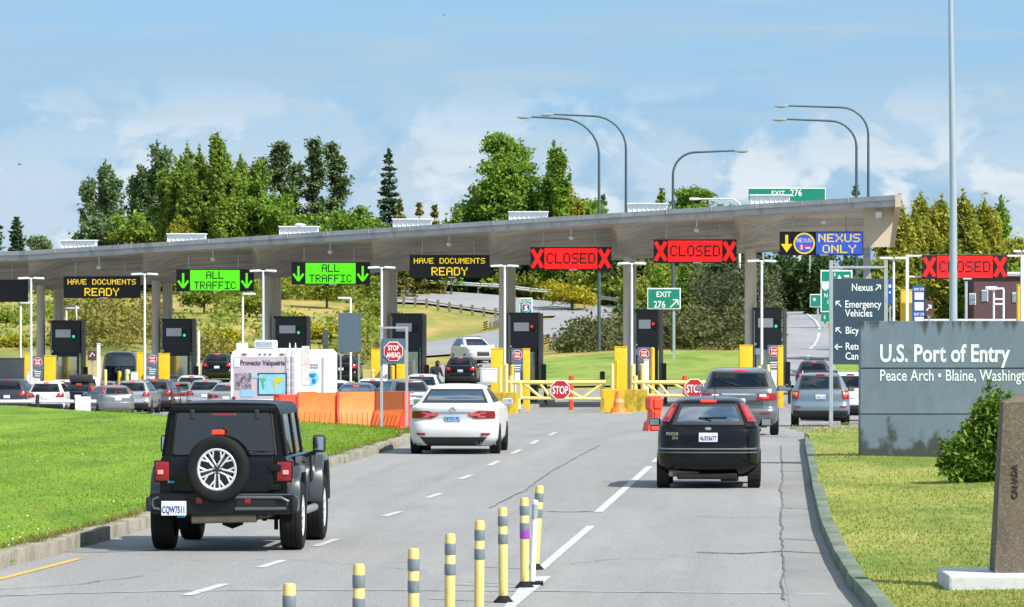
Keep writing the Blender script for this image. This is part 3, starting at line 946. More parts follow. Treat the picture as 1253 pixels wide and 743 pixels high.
def led_sign(kind, px, py_c, w_px, label, D=None, group='overhead lane signs', rods=True, h=1.13):
    D = D or ROWD(px) - 5
    c = P(px, py_c, D)
    W = w_px * D / F
    hh = W * .285
    root = thing('lane_sign', label, 'sign', c, YAW * .5, group)
    MB().box((0, .14, 0), (W, .26, hh), .02).build('housing', M['led_black'], root)
    if kind == 'docs':
        mb = MB(); led_text(mb, 'HAVE DOCUMENTS', 0, hh * .12, W * .89, hh * .24); led_text(mb, 'READY', 0, -hh * .40, W * .45, hh * .36)
        mb.build('lettering', M['led_yellow'], root)
    elif kind == 'all':
        MB().box((-.0, -.004, 0), (W * .64, .02, hh * .92)).build('lit_field', M['led_green'], root)
        mb = MB(); led_text(mb, 'ALL', 0, hh * .06, W * .225, hh * .34, -.015); led_text(mb, 'TRAFFIC', 0, -hh * .40, W * .54, hh * .34, -.015)
        mb.build('lettering', M['led_black'], root)
        for s in (-1, 1):
            a = MB(); x = s * W * .41
            bar(a, x, hh * .32, x, -hh * .30, hh * .10); bar(a, x - W * .065, -hh * .02, x, -hh * .34, hh * .10); bar(a, x + W * .065, -hh * .02, x, -hh * .34, hh * .10, -.008)
            a.build('arrow', M['led_green'], root)
    elif kind == 'closed':
        MB().box((0, -.004, 0), (W * .655, .02, hh * .90)).build('lit_field', M['led_red'], root)
        mb = MB(); led_text(mb, 'CLOSED', 0, -hh * .22, W * .60, hh * .46, -.015)
        mb.build('lettering', M['led_black'], root)
        for s in (-1, 1):
            a = MB(); x = s * W * .415
            bar(a, x - W * .062, hh * .40, x + W * .062, -hh * .40, hh * .17); bar(a, x - W * .062, -hh * .40, x + W * .062, hh * .40, hh * .17, -.010)
            a.build('cross', M['led_red'], root)
    elif kind == 'nexus':
        MB().box((W * .215, -.004, 0), (W * .555, .02, hh * .92)).build('lit_field', M['led_blue'], root)
        mb = MB(); led_text(mb, 'NEXUS', W * .215, hh * .06, W * .50, hh * .34, -.015); led_text(mb, 'ONLY', W * .215, -hh * .40, W * .40, hh * .34, -.015)
        mb.build('lettering', M['led_yellow'], root)
        a = MB(); x = -W * .415
        bar(a, x, hh * .36, x, -hh * .20, hh * .12); a.prism([(x - W * .07, -hh * .02), (x + W * .07, -hh * .02), (x, -hh * .38)], 'y', -.02, -.006)
        a.build('arrow', M['led_yellow'], root)
        x = -W * .205; R_ = hh * .45
        ring = MB().lathe([(R_, -.006), (R_, -.02), (R_ * .86, -.02), (R_ * .86, -.006)], (x, 0, 0), 32, 'y', closed=True).build('emblem_ring', M['led_yellow'], root)
        MB().lathe([(0.001, -.008), (R_ * .86, -.008), (R_ * .86, -.004)], (x, 0, 0), 32, 'y').build('emblem_disc', M['led_blue'], root)
        mb = MB(); led_text(mb, 'NEXUS', x, R_ * .10, R_ * 1.4, R_ * .38, -.014)
        mb.build('emblem_lettering', M['led_white'], root)
        fl = MB(); fl.box((x - R_ * .25, -.016, -R_ * .35), (R_ * .4, .01, R_ * .45)); fl.box((x + R_ * .35, -.016, -R_ * .22), (R_ * .5, .01, R_ * .16))
        fl.build('emblem_flag', M['led_red'], root)
        f2 = MB(); f2.box((x - R_ * .25, -.022, -R_ * .35), (R_ * .14, .01, R_ * .44)); f2.box((x + R_ * .35, -.016, -R_ * .42), (R_ * .5, .01, R_ * .14)); f2.build('emblem_flag', M['led_white'], root)
    if rods:
        for s in (-.34, .30):
            MB().tube([(s * W, .14, hh / 2 - .02), (s * W, .14, hh / 2 + .75)], .03, 8).build('hanger_rod', M['galv'], root)
    MB().box((W * .03, -.03, -hh / 2 + .015), (W * .10, .05, .05)).build('status_lamp', M['white'], root)
    return root
led_sign('blank', -14, 356, 96, 'blank dark overhead sign cut off by the left edge of the picture')
led_sign('docs', 124.5, 351.5, 94, 'overhead sign with yellow letters have documents ready, near the left edge')
led_sign('all', 263, 343, 95, 'green overhead sign all traffic with two down arrows, the left of the two green ones')
led_sign('all', 404.5, 334.5, 96, 'green overhead sign all traffic with two down arrows, the right of the two green ones')
led_sign('docs', 550, 326, 98, 'overhead sign with yellow letters have documents ready, between green and red signs')
led_sign('closed', 698.5, 316.5, 99, 'red overhead sign closed with crosses, above the gate left of the yellow block')
led_sign('closed', 850.5, 307.5, 101.5, 'red overhead sign closed with crosses, above the gray minivan')
led_sign('nexus', 1005, 298, 102, 'blue and black overhead sign with yellow letters and round emblem under the canopy end')

# hanging cameras
for i, (px, pt, pb, lab) in enumerate([(121, 316, 330, 'left of the yellow documents sign'), (260.5, 306, 320, 'above the left green sign'), (404, 298, 311, 'above the right green sign'), (549.5, 289, 302, 'above the second documents sign'),
                                       (699, 280, 294, 'above the left closed sign'), (852.5, 271, 285, 'above the right closed sign'), (1008, 260, 275, 'above the blue sign')]):
    D = ROWD(px) - 5.5
    c = P(px, pb, D); s = D / F
    root = thing('hanging_camera', 'small white camera hanging from the soffit ' + lab, 'camera', c, 0, 'hanging cameras')
    MB().tube([(0, 0, 4 * s), (0, 0, (pb - pt + 6) * s)], .035, 8).build('stem', M['white_paint'], root)
    MB().lathe([(.001, 0), (.10, .03), (.13, .10), (.13, .18), (.08, .22), (.001, .23)], (0, 0, 0), 16).build('dome', M['white_paint'], root, smooth=40)
p = P(1075, 262, ROWD(1075) - 5.75)
root = thing('floodlight', 'white floodlight on the tan right end of the canopy', 'lamp', p, 0)
MB().box((0, 0, .0), (.30, .22, .34), .03, Matrix.Rotation(.5, 3, 'X')).build('head', M['white_paint'], root)
MB().tube([(0, .1, .1), (0, .35, .45)], .04, 8).build('bracket', M['galv'], root)

# T shaped lane lamps in front of each island
for i, (px, pt, lab) in enumerate([(38, 340, 'leftmost in the row'), (177, 335, 'second from the left in the row'), (322, 331, 'third from the left in the row'), (467, 327, 'right of the right green sign'), (617.5, 325, 'left of the left closed sign'),
                                   (773, 322, 'between the two closed signs'), (932, 319, 'left of the blue sign')]):
    D = ROWD(px) - 12
    b = G(px, D, -.05); zt = Zp(pt + 1, D)
    root = thing('lane_lamp', 'white double armed T shaped lane lamp, ' + lab, 'street lamp', b, 0, 'T shaped lane lamps')
    H_ = zt - b.z
    MB().tube([(0, 0, 0), (0, 0, H_)], [.075, .055], 12).box((0, 0, .15), (.3, .3, .3), .02).build('pole', M['white_paint'], root, smooth=40)
    for s in (-1, 1):
        h_ = MB().box((s * .40, 0, H_ + .02), (.56, .30, .11), .045, Matrix.Rotation(s * .05, 3, 'Y')).build('lamp_head', M['white_paint'], root, smooth=30)
        MB().tube([(0, 0, H_), (s * .2, 0, H_ + .02)], .035, 8).build('arm', M['white_paint'], root)
# single arm lamps further back
for i, (px, pt, D, side, lab) in enumerate([(25, 371, 300, 1, 'at the far left behind the blank dark sign'), (297, 360, 305, 1, 'behind the lane under the left green sign'), (429, 365, 305, -1, 'in front of the blank gray board'), (93, 375, 296, -1, 'behind the leftmost booth'), (81, 377, 300, 1, 'beside the back columns of the leftmost booth')]):
    b = G(px, D, -.05); H_ = Zp(pt, D) - b.z
    root = thing('small_lamp', 'white single armed lamp ' + lab, 'street lamp', b, 0, 'single armed lamps')
    MB().tube([(0, 0, 0), (0, 0, H_)], .07, 10).build('pole', M['white_paint'], root, smooth=40)
    MB().box((side * .36, 0, H_ + .01), (.75, .28, .12), .04).build('lamp_head', M['white_paint'], root, smooth=30)

# inspection booths
def booth(i, x0, x1, pt, pmid, lab, sig):
    D = ROWD((x0 + x1) / 2)
    a, b = X(x0, D), X(x1, D)
    W = b - a
    c = Vector(((a + b) / 2, D, gz((a + b) / 2, D)))
    zt = Zp(pt, D) - c.z; zm = Zp(pmid, D) - c.z
    root = thing('inspection_booth', lab, 'booth', c, YAW, 'inspection booths')
    L = 2.3
    MB().box((0, L / 2, (zt + zm) / 2), (W, L, zt - zm), .03).box((0, L / 2, zt + .02), (W + .06, L + .06, .05)).build('header_box', M['dark_panel'], root)
    wa = MB()
    wb = W * .92
    for s in (-1, 1):
        wa.box((s * (wb / 2 - .05), .12, (zm + .1) / 2), (.10, .1, zm - .1), 0)
        wa.box((s * (wb / 2 - .05), L - .1, (zm + .1) / 2), (.10, .1, zm - .1), 0)
    wa.box((0, .12, .62), (wb, .08, 1.25), .01); wa.box((0, L - .12, .62), (wb, .08, 1.25), .01)
    wa.box((-wb / 2 + .04, L / 2, .62), (.08, L - .3, 1.25), .01); wa.box((wb / 2 - .04, L / 2, .62), (.08, L - .3, 1.25), .01)
    wa.box((0, .10, zm - .08), (wb, .1, .16))
    wa.build('wall', M['dark_panel'], root)
    MB().box((0, .12, (zm + 1.2) / 2), (wb - .15, .015, zm - 1.28), 0).build('window', M['glass_light'], root)
    MB().box((0, L - .12, (zm + 1.2) / 2), (wb - .15, .015, zm - 1.28), 0).build('window', M['glass_light'], root)
    MB().box((-.05, 1.3, 1.45), (.35, .4, .5), .03).box((-.32, 1.0, 1.6), (.2, .3, .5), .03).build('equipment', pm('booth interior', (.35, .42, .36), .7, var=.3, vscale=6), root)
    zp = zm + (zt - zm) * .62
    MB().box((-W * .06, -.02, zp), (W * .52, .05, (zt - zm) * .24), .01).build('display_panel', pm('pale display', (.72, .74, .75), .5, var=.12, vscale=8, stretch=(1, 1, 6)), root)
    MB().box((-W * .34, -.01, zm - .24), (.22, .02, .30), .0).build('notice', M['plate'], root)
    MB().box((W * .30, -.04, .75), (.30, .03, .22), .0).build('notice', M['sign_gray'], root)
    MB().box((-W * .42, -.14, zm + .12), (.12, .26, .12), .03).build('camera', M['white_paint'], root)
    MB().tube([(-W / 2 + .06, -.03, .2), (-W / 2 + .06, -.03, zt - .1)], .025, 6).build('conduit', M['galv'], root)
    sg = MB().box((W * .30, -.03, zp - .06), (.26, .06, .36), .02).build('signal', M['led_black'], root)
    MB().lathe([(.001, -.085), (.075, -.08), (.085, -.06)], (W * .30, .02, zp - .16 if sig == 'g' else zp + .02), 14, 'y').build('signal_lamp', M['sig_green' if sig == 'g' else 'sig_red'], root) if sig else None
    # pale service mast on the right side
    MB().box((W / 2 + .14, .5, (zt + .9) / 2), (.22, .4, zt - .9), .02).box((W / 2 + .12, .28, zt * .82), (.10, .06, .9)).build('service_mast', M['concrete'], root)
    mm = MB().box((W / 2 + .30, .1, 1.55), (.24, .3, 1.1), .05).box((W / 2 + .38, .1, .6), (.16, .2, 1.1), .02).build('card_reader', M['plastic'], root)
    return root
for i, (a, b, t, m_, s) in enumerate([(61.5, 97.5, 393, 433, 'g'), (197, 233, 391, 432, 'g'), (335, 373, 388, 428, 'g'), (478, 515, 384.5, 427, None), (622.5, 658, 383.5, 427, 'r'), (776.5, 805, 379.5, 425, 'r'), (921.5, 956.5, 377.5, 424, 'g')]):
    lab = ['leftmost black inspection booth with a green light', 'black inspection booth with a green light in the lane right of the gray van', 'black inspection booth rising behind the camper van', 'black inspection booth behind the stop ahead sign',
           'black inspection booth with a red light left of the long yellow gate', 'narrower black inspection booth with a red light behind the yellow block', 'rightmost black inspection booth with a green light behind the gray minivan'][i]
    booth(i, a, b, t, m_, lab, s)

# stop signs on gray panels
def octagon(r):
    return [(r * math.cos(math.pi / 8 + k * math.pi / 4), r * math.sin(math.pi / 8 + k * math.pi / 4)) for k in range(8)]
def octo(parent, loc, r, name='stop_plate', lines=('STOP',), ts=None):
    mb = MB().prism([(x + loc[0], z + loc[2]) for x, z in octagon(r)], 'y', loc[1] - .012, loc[1] + .01)
    mb.build('plate_border', M['white'], parent)
    MB().prism([(x + loc[0], z + loc[2]) for x, z in octagon(r * .92)], 'y', loc[1] - .018, loc[1]).build(name, M['red'], parent)
    ts = ts or r * .72
    n = len(lines)
    for k, l in enumerate(lines):
        text_mesh('lettering', l, ts, (loc[0], loc[1] - .022, loc[2] + ((n - 1) / 2 - k) * ts * 1.02 - ts * .36), M['white'], parent, r * (1.5 if n == 1 else (1.05 + .30 * (len(l) - 4))), 'CENTER', .02 * r, .006)
for i, (px, pc, lab) in enumerate([(46, 443, 'at the leftmost island'), (186.5, 440, 'at the island right of the gray van'), (330, 437, 'at the island hidden behind the camper van'), (633, 434.5, 'at the island left of the long yellow gate'), (788, 433, 'above the yellow block'), (947, 430.5, 'behind the gray minivan')]):
    D = ROWD(px) - 11.5
    b = G(px, D, -.05); zc = Zp(pc, D) - b.z
    root = thing('stop_sign', 'gray board with a small stop octagon ' + lab, 'sign', b, 0, 'stop here signs')
    MB().box((0, 0, zc - .04), (.60, .05, .70), .01).box((0, 0, zc - .62), (.58, .05, .36), .01).build('board', M['sign_gray'], root)
    octo(root, (0, -.03, zc), .25, lines=('STOP', 'HERE'), ts=.145)
    t = MB()
    for k in range(3): t.box((0, -.028, zc - .50 - k * .11), (.36 - .05 * k, .008, .045))
    t.build('small_print', M['plate'], root)
    MB().box((0, .05, (zc - .4) / 2), (.26, .08, zc - .5), .01).build('post', M['white_paint'], root)

# guard posts and islands
def box_post(px0, px1, pt, pb, D, label, mat='yellow', name='guard_post', depth=.5, group='yellow guard posts', rnd=False):
    a, b = X(px0, D), X(px1, D)
    x = (a + b) / 2
    z0 = Zp(pb, D) if pb else gz(x, D) - .05
    z1 = Zp(pt, D)
    root_loc = (x, D, z0)
    mb = MB()
    w = b - a
    if rnd:
        mb.lathe([(w / 2, 0), (w / 2, z1 - z0 - w * .25), (w * .36, z1 - z0 - .02), (.001, z1 - z0)], (0, 0, 0), 14)
    else:
        mb.box((0, depth / 2, (z1 - z0) / 2), (w, depth, z1 - z0), .025)
        mb.box((0, depth / 2, z1 - z0 + .015), (w + .04, depth + .04, .04), .01)
    o = mb.build(name, M[mat], None, smooth=35)
    o.location = root_loc
    return tag(o, label, 'bollard', group)
wh = ['of the leftmost island', 'of the island right of the gray van', 'of the third island from the left', 'of the island behind the stop ahead sign', 'of the island left of the long yellow gate', 'of the yellow block island', 'of the rightmost island']
box_post(30, 38, 433, None, ROWD(30) - 9, 'thick yellow guard post ' + wh[0], depth=.9)
box_post(54, 67.5, 436, None, ROWD(54) - 9, 'wide yellow guard box ' + wh[0], depth=.6)
box_post(167, 177, 432, None, ROWD(167) - 9, 'thick yellow guard post ' + wh[1], depth=.9)
box_post(194, 207, 433, None, ROWD(194) - 9, 'wide yellow guard box ' + wh[1], depth=.6)
box_post(309, 316, 430, None, ROWD(309) - 9, 'yellow guard post ' + wh[2], depth=.6)
box_post(454, 465, 428, None, ROWD(454) - 9, 'thick yellow guard box ' + wh[3], depth=.9)
box_post(485, 497, 428, None, ROWD(485) - 9, 'second yellow guard box ' + wh[3], depth=.6)
box_post(600.5, 615.5, 427, None, 247, 'big yellow guard box ' + wh[4], depth=.7)
box_post(640, 648.5, 427.5, None, 247, 'tall yellow guard box ' + wh[4], depth=.9)
box_post(752, 767.5, 425, None, 246, 'big yellow guard box ' + wh[5], depth=.7)
box_post(905, 921, 423, None, 246, 'big yellow guard box ' + wh[6], depth=.7)
box_post(952, 958.5, 424, None, 246, 'tall yellow guard post ' + wh[6], depth=.6)
n_ = 0
for (a, b, t, isl, what) in [(5, 9, 455, 0, 'first stubby'), (11, 14, 458, 0, 'second stubby'), (127, 131, 452, 1, 'first stubby'), (144, 148.5, 454, 1, 'second stubby'), (153, 159, 452, 1, 'third stubby'),
                             (454, 459, 452, 3, 'first stubby'), (478, 483, 447, 3, 'second stubby'), (610, 614, 447, 4, 'slim'), (617, 622, 445, 4, 'tall'), (624.5, 629, 446, 4, 'right hand'), (632, 637, 464, 4, 'short'),
                             (747, 751.5, 445, 5, 'white topped'), (753, 757.5, 440, 5, 'tall'), (771, 777.5, 445, 5, 'right hand'), (784, 788.5, 445, 5, 'slim'), (796, 801, 425, 5, 'tallest'), (927, 931, 448, 6, 'left hand'), (938, 942.5, 446, 6, 'slim')]:
    box_post(a, b, t, None, 243 if isl > 3 else ROWD(a) - 10.5, what + ' round cream bollard ' + wh[isl], 'cream' if n_ % 3 else 'yellow', 'bollard', group='slim bollards on the islands', rnd=True)
    n_ += 1
for (a, b, t, pb, isl) in [(17, 25, 452, 466, 0), (33, 41, 457, 470, 0), (160, 168, 456, 470, 1), (466, 474, 446, 466, 3), (589.5, 608, 452, 468, 4), (788, 794, 441, 470, 5)]:
    o = box_post(a, b, t, None if isl != 4 else pb, 244 if isl > 3 else ROWD(a) - 10.5, 'white equipment cabinet ' + wh[isl] + (' mounted high' if isl == 4 else '') + (' with a taller top' if a == 17 else ''), 'white_paint', 'cabinet', .5, 'white cabinets')
    o['category'] = 'cabinet'
o = box_post(-12, 27, 439, None, 259, 'low dark equipment cabinet at the left edge of the picture', 'dark_panel', 'cabinet', 1.2, None); o['category'] = 'cabinet'
# island kerbs and the two yellow concrete noses
ykerb = noise_stack('worn yellow concrete', (0.62, 0.42, 0.02), [((0.20, 0.14, 0.03), 2.0, .46, .66, .85, (1, 1, .3)), ((0.70, 0.50, 0.05), 6, .5, .7, .5, (1, 1, 1))], rough=.8, bump=.2)
def island(pc, wpx, D0, L, yellow_nose=None, lab=''):
    w = wpx * D0 / F
    b = G(pc, D0)
    mb = MB()
    ux, uy = math.sin(-YAW), math.cos(YAW)
    n = 12
    v = []
    for k in range(n + 1):
        s = L * k / n
        x, y = b.x + ux * s, b.y + uy * s
        for q in (-w / 2, w / 2):
            v += [(x + q, y, gz(x, y) - .2), (x + q, y, gz(x, y) + .17)]
    f = []
    for k in range(n):
        o_ = 4 * k
        f += [(o_, o_ + 4, o_ + 5, o_ + 1), (o_ + 2, o_ + 3, o_ + 7, o_ + 6), (o_ + 1, o_ + 5, o_ + 7, o_ + 3)]
    f.append((0, 1, 3, 2))
    mb.add(v, f)
    structure(mb.build('island', M['concrete']))
    if yellow_nose:
        h = yellow_nose
        m2 = MB().prism([(-w / 2 - .02, 0), (w / 2 + .02, 0), (w / 2 - .02, h), (-w / 2 + .02, h)], 'y', -.35, .9)
        o = m2.build('concrete_block', ykerb); o.location = (b.x, b.y, b.z - .02); o.rotation_euler.z = YAW
        tag(o, lab, 'barrier', 'yellow concrete nose blocks')
island(764, 57, 238, 46, 1.02, 'worn yellow concrete block between the two gates')
island(603, 58, 238, 46, .98, 'worn yellow concrete block right of the white sedan')
island(916, 57, 238, 46); island(463, 50, 262, 30); island(318, 50, 265, 30); island(180, 50, 270, 30); island(40, 50, 273, 30)

# yellow swing gates with stop plates
def gate(x_hinge, x_end, pt, pb, D, sx, lab, lines, group='yellow swing gates'):
    s = D / F
    b = Vector((X(x_hinge, D), D, Zp(pb, D)))
    root = thing('swing_gate', lab, 'gate', b, 0, group)
    L = (x_end - x_hinge) * s; H_ = (pb - pt) * s
    fr = MB()
    r = .095
    fr.tube([(-.25, 0, H_), (L, 0, H_)], r, 10); fr.tube([(L * .08, 0, .05), (L * .98, 0, 0)], r * .8, 10)
    fr.tube([(L * .08, 0, H_), (L * .08, 0, .02)], r, 8)
    for (u0, v0, u1, v1) in [(.10, 1, .32, 0), (.42, .0, .28, 1), (.46, 1, .76, 0), (.74, 0, .98, 1)]:
        fr.tube([(L * u0, 0, H_ * v0), (L * u1, 0, H_ * v1)], r * .7, 8)
    fr.build('frame', M['cream'], root, smooth=40)
    octo(root, ((sx - x_hinge) * s, -.12, H_ * .56), 12.8 * s, lines=lines, ts=.50)
    MB().tube([(-.1, .02, -.5), (-.1, .02, H_ + .3)], .11, 10).build('hinge_post', M['cream'], root, smooth=40)
gate(628, 741, 468, 488.5, 240, 685.5, 'long yellow swing gate with a full stop plate left of the yellow block', ('STOP',))
gate(780, 872, 468, 485, 240, 849.5, 'yellow swing gate partly hidden behind the black hatchback and gray minivan', ('STOP',))
# gate rest posts
for (px, t, lab) in [(737, 455, 'black capped rest post at the end of the long gate'), (838, 460, 'thin red marker post behind the right gate'), (699, 460, 'thin orange marker post behind the long gate')]:
    D = 247
    b = G(px, D, -.05); h = Zp(t, D) - b.z
    root = thing('marker_post', lab, 'post', b, 0, 'marker posts by the gates')
    MB().lathe([(.10, 0), (.10, h)], n=12).build('shaft', M['cream' if px == 737 else 'red_orange'], root)
    MB().lathe([(.12, h - .35), (.12, h), (.001, h + .03)], n=12).build('cap', M['black_metal' if px == 737 else 'red_orange'], root)

# traffic cones and orange barriers
def cone(px, pt, pb, D, w_px, lab):
    s = D / F
    b = Vector((X(px, D), D, Zp(pb, D)))
    h = (pb - pt) * s; w = w_px * s
    root = thing('traffic_cone', lab, 'cone', b, .3)
    MB().box((0, 0, .03), (w, w, .06), .02).build('base', M['orange'], root)
    MB().lathe([(w * .40, .05), (w * .33, h * .25), (w * .26, h * .27), (w * .12, h * .98), (w * .08, h), (.001, h)], n=20).build('body', M['orange'], root, smooth=40)
    MB().lathe([(w * .235, h * .50), (w * .185, h * .66)], n=20).build('band', pm('faded orange', (.9, .34, .12), .5), root, smooth=40)
cone(757, 478.5, 506.5, 231, 27, 'orange traffic cone leaning on the worn yellow block')
def barrier(px, py_b, D, L, h, rz, lab, end_only=False, group='orange water filled barriers', mat='orange'):
    b = Vector((X(px, D), D, Zp(py_b, D)))
    root = thing('traffic_barrier', lab, 'barrier', b, rz, group)
    pr = [(-.30, 0), (.30, 0), (.30, .12), (.20, .42), (.13, .55), (.12, h), (-.12, h), (-.13, .55), (-.20, .42), (-.30, .12)]
    mb = MB().prism(pr, 'x', -L / 2 + .06, L / 2 - .06)
    n = int(L / .16)
    for k in range(n):
        x = -L / 2 + .14 + (L - .28) * k / max(1, n - 1)
        mb.add([(x - .02, -.34, .10), (x + .02, -.34, .10), (x + .02, -.215, .44), (x - .02, -.215, .44), (x, -.28, .10), (x, -.19, .44)], [(0, 1, 2, 3), (0, 3, 5, 4), (1, 4, 5, 2)])
    mb.build('body', M[mat], root, smooth=30)
    for s in (-1, 1):
        MB().prism([(p[0] * .96, p[1] if p[1] else .02) for p in pr], 'x', s * (L / 2 - .06), s * L / 2).box((s * L / 2, 0, h * .5), (.10, .16, h * .8), .03).build('end_joint', M['red_orange'], root, smooth=30)
    return root
barrier(352, 522, 158, 1.0, .95, .9, 'orange barrier just right of the black off-road car roof, leftmost of the row', mat='red_orange')
barrier(398, 522, 152, 1.62, .97, -.14, 'pale orange barrier with ribbed lower half, second from left in the row', mat='faded_orange')
barrier(440, 523, 149.5, 1.30, 1.0, .16, 'palest orange barrier in the middle of the row, left of the sign posts', mat='faded_orange')
barrier(480, 524.5, 147, 1.15, 1.03, -.75, 'orange red barrier end turned to the camera behind the stop ahead sign posts', mat='orange')
barrier(376, 516, 170, 1.0, .95, 1.2, 'red orange barrier standing behind the row beside the camper van', mat='red_orange')
# red end-on barrier left of the black hatchback
b = Rg(801, 527.5); b.z -= .02
root = thing('traffic_barrier', 'bright red plastic barrier seen end-on beside the black hatchback', 'barrier', b, .25)
MB().prism([(-.36, 0), (.40, 0), (.34, .38), (.18, .50), (.22, .86), (.27, .92), (.27, 1.36), (.16, 1.45), (-.16, 1.45), (-.24, 1.36), (-.24, .95), (-.14, .84), (-.16, .50), (-.30, .36)], 'y', -.22, .5).build('body', M['red_orange'], root, smooth=20); root.scale = (.70, .8, .70)
MB().box((.05, -.25, 1.16), (.30, .06, .40), .04).box((.0, -.25, .25), (.46, .06, .34), .05).box((0, -.25, .7), (.16, .05, .3), .03).build('rib', M['red_orange'], root)
b = Vector((X(371.5, 154), 154, Zp(518, 154)))
root = thing('traffic_drum', 'orange and white striped drum beside the camper van', 'drum', b)
MB().lathe([(.15, 0), (.13, .90), (.001, .92)], n=18).build('body', M['red_orange'], root, smooth=40)
for z in (.30, .62): MB().lathe([(.147, z), (.142, z + .13)], n=18).build('band', M['white'], root, smooth=40)
# white barrier arm at the left lawn edge
b = G(101.5, 176, 0)
root = thing('barrier_gate', 'white lifting arm barrier with a square white box at the lawn edge', 'barrier', b)
s = 176 / F
zb = Zp(492, 176) - b.z
MB().box((0, 0, zb / 2), (.5, .4, zb + .35), .03).build('box', M['white_paint'], root)
MB().tube([(.45, -.1, zb + .02), (-110 * s, -.1, zb + .02)], .055, 8).build('arm', M['white_paint'], root)
MB().tube([(-55 * s, -.15, 0), (-55 * s, -.15, zb + .25)], .06, 8).build('rest_post', M['plastic'], root)

# stop ahead sign on two posts
D = 142
b = G(482, D, .05); s = D / F
root = thing('stop_ahead_sign', 'gray board with a red stop ahead octagon on two tall metal posts', 'sign', b, 0)
pz = lambda y: Zp(y, D) - b.z
for x in (-15.2, 15.6):
    MB().box((x * s, .03, pz(401) / 2 - .2), (.075, .075, pz(401) + .4), .008).build('post', M['galv'], root)
MB().box((0, .03, pz(401)), (35 * s, .06, .05)).build('top_rail', M['galv'], root)
MB().box((-.5 * s, -.03, pz(430)), (27.5 * s, .04, 31 * s), .008).build('board', M['sign_gray'], root)
octo(root, (-.5 * s, -.06, pz(430)), 12.7 * s, lines=('STOP', 'AHEAD'), ts=.185)
# small items on the left side of the hill
def board(px0, px1, pt, pb, D, lab, mat, cat='sign', name='sign_board', posts=True, grp=None, pbase=None):
    x0, x1 = X(px0, D), X(px1, D)
    xc = (x0 + x1) / 2
    g = gz(xc, D) if pbase is None else Zp(pbase, D)
    z0, z1 = Zp(pb, D) - g, Zp(pt, D) - g
    root = thing(name, lab, cat, (xc, D, g), 0, grp)
    MB().box((0, 0, (z0 + z1) / 2), (x1 - x0, .06, z1 - z0), .01).build('panel', M[mat], root)
    if posts:
        for sx in ((-.40, .40) if x1 - x0 > .9 else (0,)):
            MB().box((sx * (x1 - x0), .07, z1 / 2 - .1), (.09, .07, z1 + .1)).build('post', M['galv'], root)
    return root, (x1 - x0), z0, z1
root, w, z0, z1 = board(414, 442, 383, 431, 300, 'blank gray blue board on two posts behind the cars', 'sign_gray')
board(395, 401.5, 404, 430, 285, 'narrow white notice on a post right of the camper van', 'white')
root, w, z0, z1 = board(107.5, 118, 429, 441, 276, 'small brown sign with a white symbol beside the gray van', 'sign_brown')
MB().tube([(-.12, -.04, (z0 + z1) / 2 - .08), (.0, -.04, (z0 + z1) / 2 + .14), (.12, -.04, (z0 + z1) / 2 - .02)], .03, 6).build('symbol', M['white'], root)
o = box_post(118.5, 122.5, 421, None, 268, 'slim white post left of the gray van', 'white_paint', 'post', .2, 'white posts'); o['category'] = 'post'
o = box_post(241.5, 244.5, 405, None, 300, 'slim white post right of the second booth', 'white_paint', 'post', .2, 'white posts'); o['category'] = 'post'
